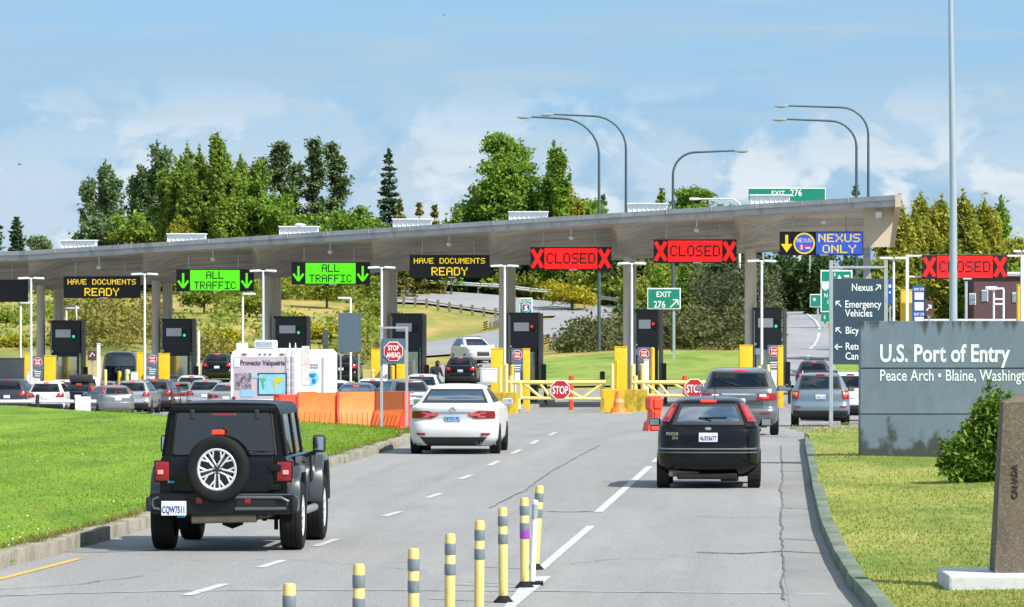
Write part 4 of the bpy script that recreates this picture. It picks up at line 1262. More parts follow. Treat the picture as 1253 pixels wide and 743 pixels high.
# ------------------------------------------------------------------ gray port sign wall
def port_sign():
    D = 101.8; s = D / F
    x0, x1 = X(1053, D), X(1345, D)
    xc = (x0 + x1) / 2
    b = Vector((xc, D, .10))
    root = thing('port_sign', 'long gray concrete wall sign lettered U.S. Port of Entry on the right lawn', 'sign', b)
    zt = Zp(393, D) - b.z
    slate = noise_stack('slate concrete', (0.135, 0.178, 0.222), [((0.100, 0.125, 0.155), .7, .4, .66, .7, (1, 1, .25)), ((0.17, 0.213, 0.255), 2.2, .5, .72, .6, (1, 1, .5)), ((0.11, 0.135, 0.16), 9, .5, .7, .5, (1, 1, .6))], rough=.6, bump=.08, bscale=30)
    # dark algae streaks from the top edge, and damp soil splash at the foot
    t = slate.node_tree; pb = t.nodes['Principled BSDF']
    src = pb.inputs['Base Color'].links[0].from_socket
    co = t.nodes.new('ShaderNodeTexCoord'); sep = t.nodes.new('ShaderNodeSeparateXYZ')
    t.links.new(co.outputs['Object'], sep.inputs[0])
    def stain(prev, scale, z_from, z_to, lo, hi, col):
        mp = t.nodes.new('ShaderNodeMapping'); mp.inputs['Scale'].default_value = scale
        t.links.new(co.outputs['Object'], mp.inputs['Vector'])
        nz = t.nodes.new('ShaderNodeTexNoise'); nz.inputs['Scale'].default_value = 1; nz.inputs['Detail'].default_value = 6
        t.links.new(mp.outputs[0], nz.inputs['Vector'])
        zr = t.nodes.new('ShaderNodeMapRange'); zr.inputs['From Min'].default_value = z_from; zr.inputs['From Max'].default_value = z_to
        t.links.new(sep.outputs['Z'], zr.inputs['Value'])
        ml = t.nodes.new('ShaderNodeMath'); ml.operation = 'MULTIPLY_ADD'; ml.inputs[1].default_value = .42; 
        t.links.new(zr.outputs[0], ml.inputs[0]); t.links.new(nz.outputs['Fac'], ml.inputs[2])
        mr = t.nodes.new('ShaderNodeMapRange'); mr.interpolation_type = 'SMOOTHSTEP'; mr.inputs['From Min'].default_value = lo; mr.inputs['From Max'].default_value = hi; mr.inputs['To Max'].default_value = .85
        t.links.new(ml.outputs[0], mr.inputs['Value'])
        mx = t.nodes.new('ShaderNodeMix'); mx.data_type = 'RGBA'; mx.inputs['B'].default_value = (*col, 1)
        t.links.new(prev, mx.inputs['A']); t.links.new(mr.outputs[0], mx.inputs['Factor'])
        return mx.outputs['Result']
    c = stain(src, (7, 1, .5), zt - .42, zt + .02, .74, .98, (.028, .032, .028))
    c = stain(c, (3.2, 1, 2.2), .72, .0, .62, .80, (.028, .036, .020))
    t.links.new(c, pb.inputs['Base Color'])
    z1, z2 = Zp(451, D) - b.z, Zp(507, D) - b.z
    w = x1 - x0
    MB().box((0, .30, z2 / 2 - .006), (w, .60, z2 - .012), .004).box((0, .30, (z1 + z2) / 2), (w, .60, z1 - z2 - .024), .004).box((0, .30, (zt + z1) / 2 + .006), (w, .60, zt - z1 - .012), .012).box((0, .31, zt / 2), (w - .03, .56, zt - .05)).build('wall', slate, root)
    MB().box((-.08, .12, -.0), (w + .5, 1.0, .07), .01).build('footing', M['concrete'], root)
    lx = lambda px: X(px, D) - xc
    lz = lambda py: Zp(py, D) - b.z
    letter = pm('sign letters', (.66, .69, .71), .4, .1)
    text_mesh('lettering', 'U.S. Port of Entry', 29.8 * s, (lx(1076), -.002, lz(442.5)), letter, root, 159 * s, 'LEFT', .012, .012)
    text_mesh('lettering', 'Peace Arch \u2022 Blaine, Washington', 19.5 * s, (lx(1076), -.002, lz(466)), letter, root, 192 * s, 'LEFT', .003, .012)
port_sign()

def way_sign():
    D = 131.0; s = D / F
    xa, xb = X(1014.5, D), X(1086, D)
    b = Vector(((xa + xb) / 2, D, Zp(524, D)))
    root = thing('wayfinding_sign', 'slate blue direction sign with arrows in a gray metal frame left of the port sign', 'sign', b)
    lx = lambda px: X(px, D) - b.x
    lz = lambda py: Zp(py, D) - b.z
    fr = MB()
    fr.box((lx(1016.8), 0, lz(425)), (4.6 * s, .12, lz(326) + .3), .01)
    fr.box((lx(1083.8), 0, lz(425)), (4.6 * s, .12, lz(326) + .3), .01)
    fr.box((b.x * 0, 0, lz(327.2)), (lx(1086) - lx(1014.5), .13, 2.8 * s), .008)
    fr.box((b.x * 0, 0, lz(522.4)), (lx(1086) - lx(1014.5), .13, 3.4 * s), .008)
    fr.build('frame', M['galv'], root)
    MB().box(((lx(1018.8) + lx(1082)) / 2, 0, (lz(341) + lz(446)) / 2), (lx(1082) - lx(1018.8), .10, lz(341) - lz(446)), .008).build('panel', M['way_blue'], root)
    T = pm('wayfinding letters', (.72, .75, .78), .5)
    for (tx, x, y) in [('Nexus', 1041.5, 356), ('Emergency', 1033.5, 376.5), ('Vehicles', 1034, 387.5), ('Bicycles', 1034, 408.5), ('Return to', 1034, 428), ('Canada', 1034, 440)]:
        text_mesh('lettering', tx, 12.6 * s, (lx(x), -.056, lz(y)), T, root, None, 'LEFT', .0025, .01, xs=.80)
    def arrow(x, y, ang):
        mb = MB(); L = 9 * s; w = 1.25 * s
        d = Vector((math.cos(ang), math.sin(ang)))
        tip = d * L * .5
        pts = [(-tip.x, -tip.y, tip.x, tip.y)]
        for e in (.78, -.78):
            q = Vector((math.cos(ang + math.pi + e), math.sin(ang + math.pi + e))) * L * .55
            pts.append((tip.x, tip.y, tip.x + q.x, tip.y + q.y))
        for k, (a, c, e, f_) in enumerate(pts):
            bar(mb, a, c, e, f_, w, -.052 - k * .002, .008)
        o = mb.build('arrow', T, root); o.location = (lx(x), 0, lz(y))
    arrow(1074, 352, math.radians(45)); arrow(1026, 372, math.radians(135)); arrow(1026, 404.5, math.radians(135)); arrow(1026, 424.5, math.pi)
way_sign()

# flagpole behind the sign wall
D = 128.0
b = Vector((X(1166.5, D), D, .05))
root = thing('flagpole', 'very tall pale gray tapering metal pole rising behind the port sign', 'pole', b)
zt = Zp(-120, D)
MB().tube([(0, 0, 0), (0, 0, zt * .45), (-.055, 0, zt * .75), (-.09, 0, zt)], [.105, .088, .062, .045], 20).build('pole', pm('pale pole metal', (.40, .46, .52), .35, .35, var=.04), root, smooth=40)
MB().lathe([(.22, 0), (.22, .04), (.13, .08), (.11, .3)], n=20).build('base_flange', M['galv'], root)

# boundary obelisk on a white slab
D = 53.2; s = D / F
zb = Zp(702, D)
b = Vector((X(1257, D), D + .45, zb))
granite = noise_stack('weathered granite', (0.135, 0.108, 0.078), [((0.075, 0.06, 0.042), 3.5, .42, .64, .8, (1, 1, .5)), ((0.21, 0.18, 0.14), 30, .5, .66, .7, (1, 1, 1)), ((0.07, 0.062, 0.05), 45, .52, .66, .7, (1, 1, 1)), ((0.16, 0.17, 0.10), 2, .55, .7, .5, (1, 1, .6))], rough=.9, bump=.3, bscale=60)
ob = thing('boundary_obelisk', 'brown weathered granite obelisk with carved letters on a white slab at the right edge', 'monument', b)
hb, ht, hh, ha = 38.5 * s, 26.5 * s, (698 - 489) * s, (698 - 477.5) * s
MB().add([(-hb, -hb, -.05), (hb, -hb, -.05), (hb, hb, -.05), (-hb, hb, -.05), (-ht, -ht, hh), (ht, -ht, hh), (ht, ht, hh), (-ht, ht, hh), (0, 0, ha)],
         [(3, 2, 1, 0), (0, 1, 5, 4), (1, 2, 6, 5), (2, 3, 7, 6), (3, 0, 4, 7), (4, 5, 8), (5, 6, 8), (6, 7, 8), (7, 4, 8)]).build('shaft', granite, ob)
zc = (698 - 586) * s
yf = -hb + (hb - ht) * zc / hh
tilt = math.atan2(hb - ht, hh)
Rt = Matrix.Rotation(-tilt, 3, 'X') @ Matrix.Rotation(math.pi / 2, 3, 'X') @ Matrix.Rotation(math.pi / 2, 3, 'Z')
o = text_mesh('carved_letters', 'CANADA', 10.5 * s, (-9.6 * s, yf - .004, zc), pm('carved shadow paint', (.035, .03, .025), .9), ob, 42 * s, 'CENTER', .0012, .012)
o.rotation_euler = Rt.to_euler()
slabm = noise_stack('white slab', (0.52, 0.53, 0.54), [((0.40, 0.41, 0.41), 3, .45, .68, .6, (1, 1, 1)), ((0.30, 0.31, 0.28), 14, .55, .7, .4, (1, 1, 1))], bump=.1)
hs = zb - .10
o = MB().box((0, 0, hs / 2), ((1352 - 1150) * s, 1.5, hs), .03).build('stone_slab', slabm)
o.location = (X(1259, D), D + .45, .10)
tag(o, 'low white stone slab carrying the granite obelisk', 'slab')

# ------------------------------------------------------------------ far right gantry, signs, brick building
root = thing('sign_gantry', 'white steel gantry frame carrying the far right closed sign', 'gantry', G(1150, 245), 0)
D = 245; b = root.location; s = D / F
fr = MB()
for px in (1110, 1251.5):
    fr.box((X(px, D) - b.x, 0, (Zp(312, D) - b.z) / 2), (3.6 * s, .2, Zp(312, D) - b.z), .01)
fr.box((X(1181, D) - b.x, 0, Zp(313, D) - b.z), (146 * s, .16, 2.2 * s)); fr.box((X(1119, D) - b.x, 0, Zp(338.5, D) - b.z), (20 * s, .12, 2 * s)); fr.box((X(1241, D) - b.x, 0, Zp(334, D) - b.z), (20 * s, .12, 2 * s))
fr.build('frame', M['white_paint'], root)
led_sign('closed', 1180.5, 326.8, 104, 'red overhead sign closed with crosses on the white gantry behind the flagpole', D=244.6, rods=False)
o = box_post(1102.5, 1116, 355, None, 246.5, 'tall yellow guard box right of the wayfinding sign', depth=.6); o = box_post(1245, 1262, 349, None, 246.5, 'tall yellow guard box at the right edge of the picture', depth=.6)
def tee(px, pt, D, lab, w=17):
    b = G(px, D); H_ = Zp(pt, D) - b.z; s = D / F
    root = thing('lane_lamp', lab, 'street lamp', b, 0, 'T shaped lane lamps')
    MB().tube([(0, 0, 0), (0, 0, H_)], [.075, .055], 12).build('pole', M['white_paint'], root, smooth=40)
    for q in (-1, 1): MB().box((q * w * .55 * s, 0, H_ + .02), (w * .95 * s, .3, .11), .045).build('lamp_head', M['white_paint'], root, smooth=30)
tee(1093.5, 316.5, 243, 'white double armed T shaped lane lamp just left of the white gantry')
tee(1250, 308, 243.5, 'white double armed T shaped lane lamp at the right edge of the picture', 10)
D = 300; b = G(1222, D); s = D / F
root = thing('small_lamp', 'white ladder framed lamp in front of the brick building', 'street lamp', b, 0, 'single armed lamps')
H_ = Zp(354, D) - b.z
fr = MB()
for px in (1216, 1228): fr.tube([(X(px, D) - b.x, 0, 0), (X(px, D) - b.x, 0, H_)], .06, 8)
for py in (353, 366, 372): fr.box((0, 0, Zp(py, D) - b.z), (13 * s, .1, .1))
fr.build('frame', M['white_paint'], root)
MB().box((-9 * s, 0, H_ + .05), (15 * s, .35, .22), .09).build('lamp_head', M['white_paint'], root, smooth=30)
D = 290; b = G(1182, D)
root = thing('rail_fence', 'white horizontal rail behind the port sign', 'fence', b)
mb = MB().box((0, 0, Zp(391.5, D) - b.z), (150 * D / F, .12, .10)).build('rail', M['white_paint'], root)
mb = MB()
for k in range(5): mb.box((-3.2 + k * 1.6, .0, (Zp(391.5, D) - b.z) / 2), (.10, .1, Zp(391.5, D) - b.z))
mb.build('posts', M['white_paint'], root)
D = 300
o = box_post(1180.7, 1184, 345, None, D, 'slim pale post right of the tall flagpole', 'galv', 'post', .2, 'white posts'); o['category'] = 'post'
# service signs
root, w, z0, z1 = board(1116, 1131, 350.5, 394, 262, 'blue motorist service sign with white logo plates beside the yellow guard box', 'sign_blue', pbase=430)
s = 262 / F
for k, (y0, y1) in enumerate([(358, 367), (370, 380), (388, 396)]):
    MB().box((1 * s, -.04, (z0 + z1) / 2 + (372.2 - (y0 + y1) / 2) * s), (11 * s, .03, (y1 - y0) * s), .01).build('logo_plate', M['white'], root)
for (tx, yy) in [('EXIT 276', 355.5), ('EXIT 276', 386)]:
    text_mesh('lettering', tx, 4.4 * s, (1 * s, -.036, (z0 + z1) / 2 + (372.2 - yy) * s), M['white'], root, None, 'CENTER', .004, .01, xs=.72)
root, w, z0, z1 = board(1086, 1092.5, 343, 372, 270, 'narrow blue sign behind the T shaped lamp left of the gantry', 'sign_blue', pbase=430)
MB().box((-.02, -.04, z1 - .3), (.12, .02, .16)).box((-.02, -.04, z1 - .62), (.10, .02, .10)).build('symbol', M['white'], root)
root, w, z0, z1 = board(1131.5, 1142, 368, 385, 275, 'brown sign with a white arrow right of the blue service sign', 'sign_brown', pbase=430)
mb = MB(); c = (z0 + z1) / 2
bar(mb, -.14, c - .16, .10, c + .12, .06, -.035); bar(mb, .10, c + .12, .10, c - .06, .06, -.037); bar(mb, .10, c + .12, -.06, c + .12, .06, -.039); mb.build('arrow', M['white'], root)
# brick building far right
D = 308; b = Vector((X(1222, D), D + 3, Zp(440, D)))
root = thing('brick_building', 'dark red brick building with a pale roof edge at the far right behind the bushes', 'building', b)
s = D / F
brick = noise_stack('brick', (0.10, 0.055, 0.062), [((0.14, 0.075, 0.075), 3, .45, .66, .7, (1, 1, 3)), ((0.06, 0.04, 0.05), 9, .5, .7, .6, (1, 1, 4))])
zt = Zp(338, D) - b.z
MB().box((.6, 0, zt / 2), (86 * s, 6, zt)).build('wall', brick, root)
MB().box((.6, 0, zt + .12), (90 * s, 6.4, .26), .02).build('roof', M['galv'], root)
for (px, py, w_, h_) in [(1242, 364, 7, 12), (1205, 362, 8, 14), (1190, 366, 8, 14)]:
    f_ = MB().box((X(px, D) - b.x, -3.0, Zp(py, D) - b.z), (w_ * s, .1, h_ * s)).build('window', M['white_paint'], root)
    MB().box((X(px, D) - b.x, -3.06, Zp(py, D) - b.z), ((w_ - 1.6) * s, .04, (h_ - 2) * s)).build('pane', M['mirror'], f_)

# ------------------------------------------------------------------ highway signs and street lamps
def hwy(px0, px1, pt, pb, D, lab, base=None, posts=(.2, .8)):
    x0, x1 = X(px0, D), X(px1, D); xc = (x0 + x1) / 2
    g = gz(xc, D)
    root = thing('highway_sign', lab, 'sign', (xc, D, g), 0, 'green highway signs')
    z0, z1 = Zp(pb, D) - g, Zp(pt, D) - g
    w = x1 - x0
    MB().box((0, .012, (z0 + z1) / 2), (w, .08, z1 - z0), .02).build('border', M['white'], root)
    e = .016 * (z1 - z0) + .05
    MB().box((0, -.02, (z0 + z1) / 2), (w - 2 * e, .06, z1 - z0 - 2 * e), .01).build('panel', M['sign_green'], root)
    for q in posts:
        MB().box((w * (q - .5), .15, z1 / 2 - .2), (.16, .16, z1 + .2)).build('post', M['galv'], root)
    def tx(s_, px, py, size, xs=.85):
        text_mesh('lettering', s_, size * D / F, (X(px, D) - xc, -.06, Zp(py, D) - g), M['white'], root, None, 'CENTER', .012 * size * D / F, .02, xs=xs)
    return root, tx, (lambda px: X(px, D) - xc), (lambda py: Zp(py, D) - g), D / F
root, tx, lx, lz, s = hwy(915, 1010.5, 230, 247, 450, 'wide green sign exit 276 showing above the canopy roof')
tx('EXIT', 952, 239.5, 8.5, .95); tx('276', 974, 240, 11.5)
root, tx, lx, lz, s = hwy(792, 833, 352.5, 378.5, 335, 'green exit 276 sign with an arrow behind the right closed sign')
tx('EXIT', 812, 363.5, 9.5, .95); tx('276', 807, 376.5, 11.5)
mb = MB(); bar(mb, lx(820), lz(376.5), lx(829), lz(367.5), 1.5 * s, -.06); bar(mb, lx(829.5), lz(367), lx(829.5), lz(373), 1.5 * s, -.062); bar(mb, lx(829.5), lz(367), lx(823), lz(367), 1.5 * s, -.064); mb.build('arrow', M['white'], root)
root, tx, lx, lz, s = hwy(635.5, 651.5, 364.5, 383.5, 312, 'small green south route marker with an interstate shield above a booth', posts=(.5,))
tx('SOUTH', 643.5, 370.5, 5.4, .8)
sh = [(-5, 5), (-2.5, 6), (0, 5.3), (2.5, 6), (5, 5), (5.4, 0), (3.5, -3.8), (0, -6), (-3.5, -3.8), (-5.4, 0)]
MB().prism([(lx(643.7) + a * s, lz(377.3) + c * s) for a, c in sh], 'y', -.075, -.05).build('shield_border', M['white'], root)
MB().prism([(lx(643.7) + a * s * .86, lz(377.0) + c * s * .84 - .02) for a, c in sh], 'y', -.085, -.05).build('shield', M['sign_blue'], root)
MB().box((lx(643.7), -.08, lz(373.2)), (7.6 * s, .02, 1.4 * s)).build('shield_top', M['red'], root)
text_mesh('lettering', '5', 8.4 * s, (lx(643.7), -.095, lz(380.3)), M['white'], root, None, 'CENTER', .02, .01)
root, tx, lx, lz, s = hwy(1004, 1043, 330.5, 382, 395, 'tall green guide sign with an interstate shield behind the wayfinding sign', posts=(.15, .85))
MB().prism([(lx(1010) + a * s * 1.0, lz(350) + c * s * 1.0) for a, c in sh], 'y', -.075, -.05).build('shield', pm('pale shield', (.55, .6, .75), .5), root)
tx('5', 1010, 353.5, 8); tx('N', 1010.5, 364, 7); tx('I', 1013, 372, 7)
MB().prism([(lx(1027) - 2.4 * s, lz(341)), (lx(1027) + 2.4 * s, lz(341)), (lx(1027), lz(336))], 'y', -.07, -.05).box((lx(1021.5), -.06, lz(336)), (1.2 * s, .02, 4 * s)).box((lx(1036), -.06, lz(338)), (6 * s, .02, 2.4 * s)).build('symbol', M['white'], root)
MB().box((lx(1012), -.0, lz(388)), (15 * s, .08, 11 * s), .02).build('exit_panel', M['sign_green'], root)
tx('E', 1009, 390.5, 6)
root, tx, lx, lz, s = hwy(991, 1011, 360, 376, 420, 'smaller green sign half hidden by the tall guide sign', posts=(.5,))
MB().prism([(lx(996.5) + math.cos(k * math.pi / 2) * 2.2 * s, lz(366.5) + math.sin(k * math.pi / 2) * 2.2 * s) for k in range(4)], 'y', -.07, -.04).build('symbol', M['white'], root)

def tall_lamp(px_pole, y_arm, y_start, px_head, D, lab, mat='lamp_dark'):
    b = G(px_pole, D); s = D / F
    root = thing('highway_lamp', lab, 'street lamp', b, 0, 'tall curved highway lamps')
    z1, z0 = Zp(y_arm, D) - b.z, Zp(y_start, D) - b.z
    side = 1 if px_head > px_pole else -1
    L = abs(px_head - px_pole) * s
    R_ = z1 - z0
    rx = min(R_ * 1.0, L * .8)
    pts = [(0, 0, 0), (0, 0, z0 * .5), (0, 0, z0)]
    rs = [.13, .11, .085]
    for k in range(1, 9):
        a = k / 8 * math.pi / 2
        pts.append((side * rx * (1 - math.cos(a)), 0, z0 + R_ * math.sin(a) * .985)); rs.append(.075)
    pts.append((side * (L - .3), 0, z1 + .08)); rs.append(.055)
    MB().tube(pts, rs, 10).build('pole', M[mat], root, smooth=40)
    MB().box((side * (L + .1), 0, z1 + .06), (.95, .32, .16), .07).box((side * (L + .15), 0, z1 - .02), (.5, .24, .08), .03).build('lamp_head', pm('lamp head gray', (.28, .30, .30), .5), root, smooth=30)
tall_lamp(733, 144.5, 190, 643, 350, 'tall curved highway lamp with the lower arm of the left pair, pole left')
tall_lamp(766, 141.5, 182, 671, 375, 'tall curved highway lamp with the higher arm of the left pair, pole right')
tall_lamp(823.5, 186, 214, 905, 345, 'curved highway lamp whose arm points right, alone in the middle')
tall_lamp(1062.5, 131, 165, 958, 370, 'tall curved highway lamp with the higher arm of the right pair')
tall_lamp(1048, 147.5, 180, 956, 350, 'tall curved highway lamp with the lower arm of the right pair')
D = 440; b = G(905, D); s = D / F
root = thing('highway_lamp', 'small white straight armed lamp just above the canopy left of the exit sign', 'street lamp', b, 0, 'tall curved highway lamps')
z1 = Zp(243.5, D) - b.z
MB().tube([(0, 0, 0), (0, 0, z1 - .4), (-.5, 0, z1), (-50 * s, 0, z1 + .0)], [.12, .09, .07, .06], 8).build('pole', M['white_paint'], root, smooth=40)
MB().box((-55 * s, 0, z1), (.9, .3, .2), .08).build('lamp_head', M['white_paint'], root, smooth=30)

# ------------------------------------------------------------------ guardrails and post fence on the ramp
def guardrail(pts, lab, post_step=2.2, rail='galv'):
    root = thing('guardrail', lab, 'guardrail', pts[0], 0, 'ramp guardrails')
    o0 = pts[0]
    dense = []
    for i in range(len(pts) - 1):
        for k in range(8): dense.append(pts[i].lerp(pts[i + 1], k / 8))
    dense.append(pts[-1])
    v, f = [], []
    prof = [(.0, .42), (-.05, .47), (-.05, .53), (.0, .58), (-.05, .63), (-.05, .69), (.0, .74)]
    m = len(prof)
    for p in dense:
        for (dy, dz) in prof: v.append((p.x - o0.x, p.y - o0.y + dy - .1, p.z - o0.z + dz))
    f = [(i * m + j, i * m + j + 1, (i + 1) * m + j + 1, (i + 1) * m + j) for i in range(len(dense) - 1) for j in range(m - 1)]
    n0 = len(v)
    MB().add(v, f).build('rail', M[rail], root, smooth=60)
    d = 0; last = dense[0]; acc = 0
    for p in dense:
        acc += (p - last).length
        last = p
        if acc >= post_step:
            acc = 0
            MB().box((p.x - o0.x, p.y - o0.y + .08, p.z - o0.z + .3), (.15, .18, .95)).build('post', M['wood_post'], root)
guardrail([G(p, 451, .25) for p in (470, 520, 560, 610, 650, 690)] + [G(720, 449, .2), G(760, 446, .1), G(800, 445, 0), G(835, 445, 0)], 'long galvanised guardrail along the upper edge of the curving ramp', 2.6)
guardrail([G(596, 400, .1), G(604, 402, .1), G(612, 406, .1), G(620, 408, .1)], 'short guardrail end piece beside the striped marker in the grass', 1.0)
def post_fence(pixD, lab, step, h, w=.22):
    pts = [G(p, d) for p, d in pixD]
    root = thing('post_fence', lab, 'fence', pts[0], 0, 'wooden post fences along the ramp')
    o0 = pts[0]; acc = 0
    dense = []
    for i in range(len(pts) - 1):
        for k in range(40): dense.append(pts[i].lerp(pts[i + 1], k / 40))
    last = dense[0]; acc = step; prevp = None
    for p in dense:
        acc += (p - last).length; last = p
        if acc >= step:
            acc = 0
            q = Vector((p.x, p.y, gz(p.x, p.y)))
            MB().box((q.x - o0.x, q.y - o0.y, q.z - o0.z + h / 2), (w, w, h * random.uniform(.85, 1.1)), .02).build('post', M['wood_post'], root)
    rail = [(Vector((p.x, p.y, gz(p.x, p.y) + h * .72)) - o0) for p in dense[::4]]
    MB().tube(rail, .045, 6).build('cable_rail', M['wood_post'], root)
post_fence([(480, 428), (520, 427), (560, 426), (600, 425), (632, 425)], 'weathered wooden post fence along the lower edge of the upper ramp', .95, .85)
post_fence([(664, 369), (690, 373), (720, 380), (750, 390), (765, 398), (800, 402), (832, 402)], 'dark wooden post fence on the brown bank right of the ramp', 1.15, .95)
def striped_marker(px, pt, pb, D, lab):
    x = X(px, D); z0, z1 = Zp(pb, D), Zp(pt, D)
    root = thing('hazard_marker', lab, 'sign', (x, D, z0), 0, 'striped hazard markers')
    w = .32
    MB().box((0, 0, (z1 - z0) / 2), (w, .05, z1 - z0), .01).build('panel', pm('hazard yellow', (.5, .30, .03), .5), root)
    mb = MB()
    for k in range(4):
        z = (z1 - z0) * (.1 + k * .24)
        mb.add([(-w / 2, -.03, z), (w / 2, -.03, z + .12), (w / 2, -.03, z + .22), (-w / 2, -.03, z + .10), (-w / 2, -.02, z), (w / 2, -.02, z + .12), (w / 2, -.02, z + .22), (-w / 2, -.02, z + .10)], [(0, 1, 2, 3), (7, 6, 5, 4), (0, 4, 5, 1), (1, 5, 6, 2), (2, 6, 7, 3), (3, 7, 4, 0)])
    mb.build('stripe', M['black_metal'], root)
striped_marker(594, 394, 406, 398, 'black and yellow striped marker at the guardrail end in the grass')
striped_marker(669, 410, 423, 366, 'black and yellow striped marker left of the dark post fence')

# ------------------------------------------------------------------ foreground delineator posts
for i, (px, pt, lab, pxb) in enumerate([(354, 714, 'nearest yellow delineator post, only its top in the picture at bottom left', 354), (439, 690, 'yellow delineator post second from the left', 439), (506, 671, 'yellow delineator post third from the left', 506),
                                   (551, 653, 'yellow delineator post fourth from the left with a bent top', 550), (587, 637, 'yellow delineator post fifth from the left', 586), (615, 621, 'yellow delineator post sixth from the left', 616),
                                   (641.5, 609, 'yellow delineator post with a purple sticker beside the white one', 642), (660.5, 594, 'farthest yellow delineator post leaning right behind the white one', 654.5)]):
    D = EZ * .0 + F * (EZ - .95) / (pt - HOR)
    x = X(pxb, D); tilt = (px - pxb) * D / F
    root = thing('delineator_post', lab, 'bollard', (x, D, 0), 0, 'yellow delineator posts')
    r = .046
    rot = Matrix.Rotation(math.atan2(tilt, .95), 3, 'Y')
    po = MB().lathe([(r, .05), (r, .93), (r * .8, .95), (.001, .95)], n=20).build('post', M['pale_yellow'], root, smooth=40)
    po.rotation_euler = rot.to_euler()
    for z in (.82, .64):
        bd = MB().lathe([(r + .002, z - .055), (r + .004, z - .05), (r + .004, z + .04), (r + .002, z + .045)], n=20).build('reflective_band', pm('gray reflective band', (.16, .185, .20), .35, var=.15, vscale=20), root, smooth=40)
        bd.rotation_euler = rot.to_euler()
    if i == 6:
        MB().lathe([(r + .005, .52), (r + .006, .53), (r + .006, .60), (r + .005, .61)], n=20).build('sticker', pm('purple sticker', (.28, .05, .36), .4), root, smooth=40)
    MB().lathe([(.10, 0), (.10, .012), (.075, .035), (.055, .06), (r, .07)], n=20).build('base', M['rubber'], root, smooth=30)
D = F * EZ / (716 - HOR)
root = thing('delineator_post', 'slim white delineator post with one gray band between two yellow ones', 'bollard', (X(651, D), D, 0), math.radians(0), 'white delineator posts')
po = MB().lathe([(.032, .02), (.032, .90), (.001, .91)], n=16).build('post', M['white'], root, smooth=40)
bd = MB().lathe([(.034, .70), (.034, .86)], n=16).build('reflective_band', M['galv'], root, smooth=40)
for o in (po, bd): o.rotation_euler = (0, math.radians(2.2), 0)
MB().box((0, 0, .02), (.24, .24, .04), .01).build('base', M['rubber'], root)

# gull on a skylight and a distant bird
def bird(px, py, D, L, lab, mat, flying=False):
    root = thing('bird', lab, 'bird', P(px, py, D))
    mb = MB()
    mb.lathe([(.001, -L * .5), (L * .10, -L * .42), (L * .17, -L * .1), (L * .13, L * .2), (L * .09, L * .32), (L * .10, L * .40), (L * .06, L * .48), (.001, L * .56)], (0, 0, L * .2), 12, 'x')
    if flying: mb.add([(-.1 * L, 0, L * .2), (.12 * L, 0, L * .2), (.05 * L, .5 * L, L * .5), (.10 * L, -.5 * L, L * .5), (0, 0, L * .26)], [(0, 1, 2), (0, 1, 3), (4, 1, 2), (4, 0, 2), (4, 1, 3), (4, 0, 3)])
    else: mb.tube([(.02, .02, L * .1), (.02, .02, -.0)], .012, 5).tube([(.02, -.02, L * .1), (.02, -.02, 0)], .012, 5)
    mb.build('body', mat, root, smooth=50)
bird(367, 278, ROWD(367) - 7.3, .55, 'white gull perched on a white rooftop light box', M['white'])
bird(24, 202, 420, .3, 'small dark bird flying in the sky at the left', M['plastic'], True)
bird(543, 19, 430, .2, 'tiny dark bird high in the sky near the top edge', M['plastic'], True)
# ------------------------------------------------------------------ trees and bushes
def leaf_quads(pts, size, rng, aspect=1.6, droop=0.0, up=0.5):
    pts = np.asarray(pts, float); n = len(pts)
    nrm = rng.normal(0, 1, (n, 3)); nrm[:, 2] = np.abs(nrm[:, 2]) * .8 + up
    nrm /= np.linalg.norm(nrm, axis=1)[:, None]
    a = rng.normal(0, 1, (n, 3)); a[:, 2] -= droop
    a -= nrm * (a * nrm).sum(1)[:, None]; a /= np.linalg.norm(a, axis=1)[:, None]
    b = np.cross(nrm, a)
    s = size * rng.uniform(.6, 1.35, n)[:, None]
    V = np.stack([pts - a * s * aspect * .5, pts + b * s * .5, pts + a * s * aspect * .5 + nrm * s * .15, pts - b * s * .5], 1)
    return V.reshape(-1, 3)
def leaf_mesh(name, pts, size, rng, mat, parent, **kw):
    V = leaf_quads(pts, size, rng, **kw)
    me = np_mesh(name, V, np.arange(len(V)), 4)
    return link(name, me, mat, parent)
def clusters(centers, m, sd, rng):
    c = np.repeat(np.asarray(centers, float), m, axis=0)
    return c + rng.normal(0, 1, c.shape) * np.asarray(sd)
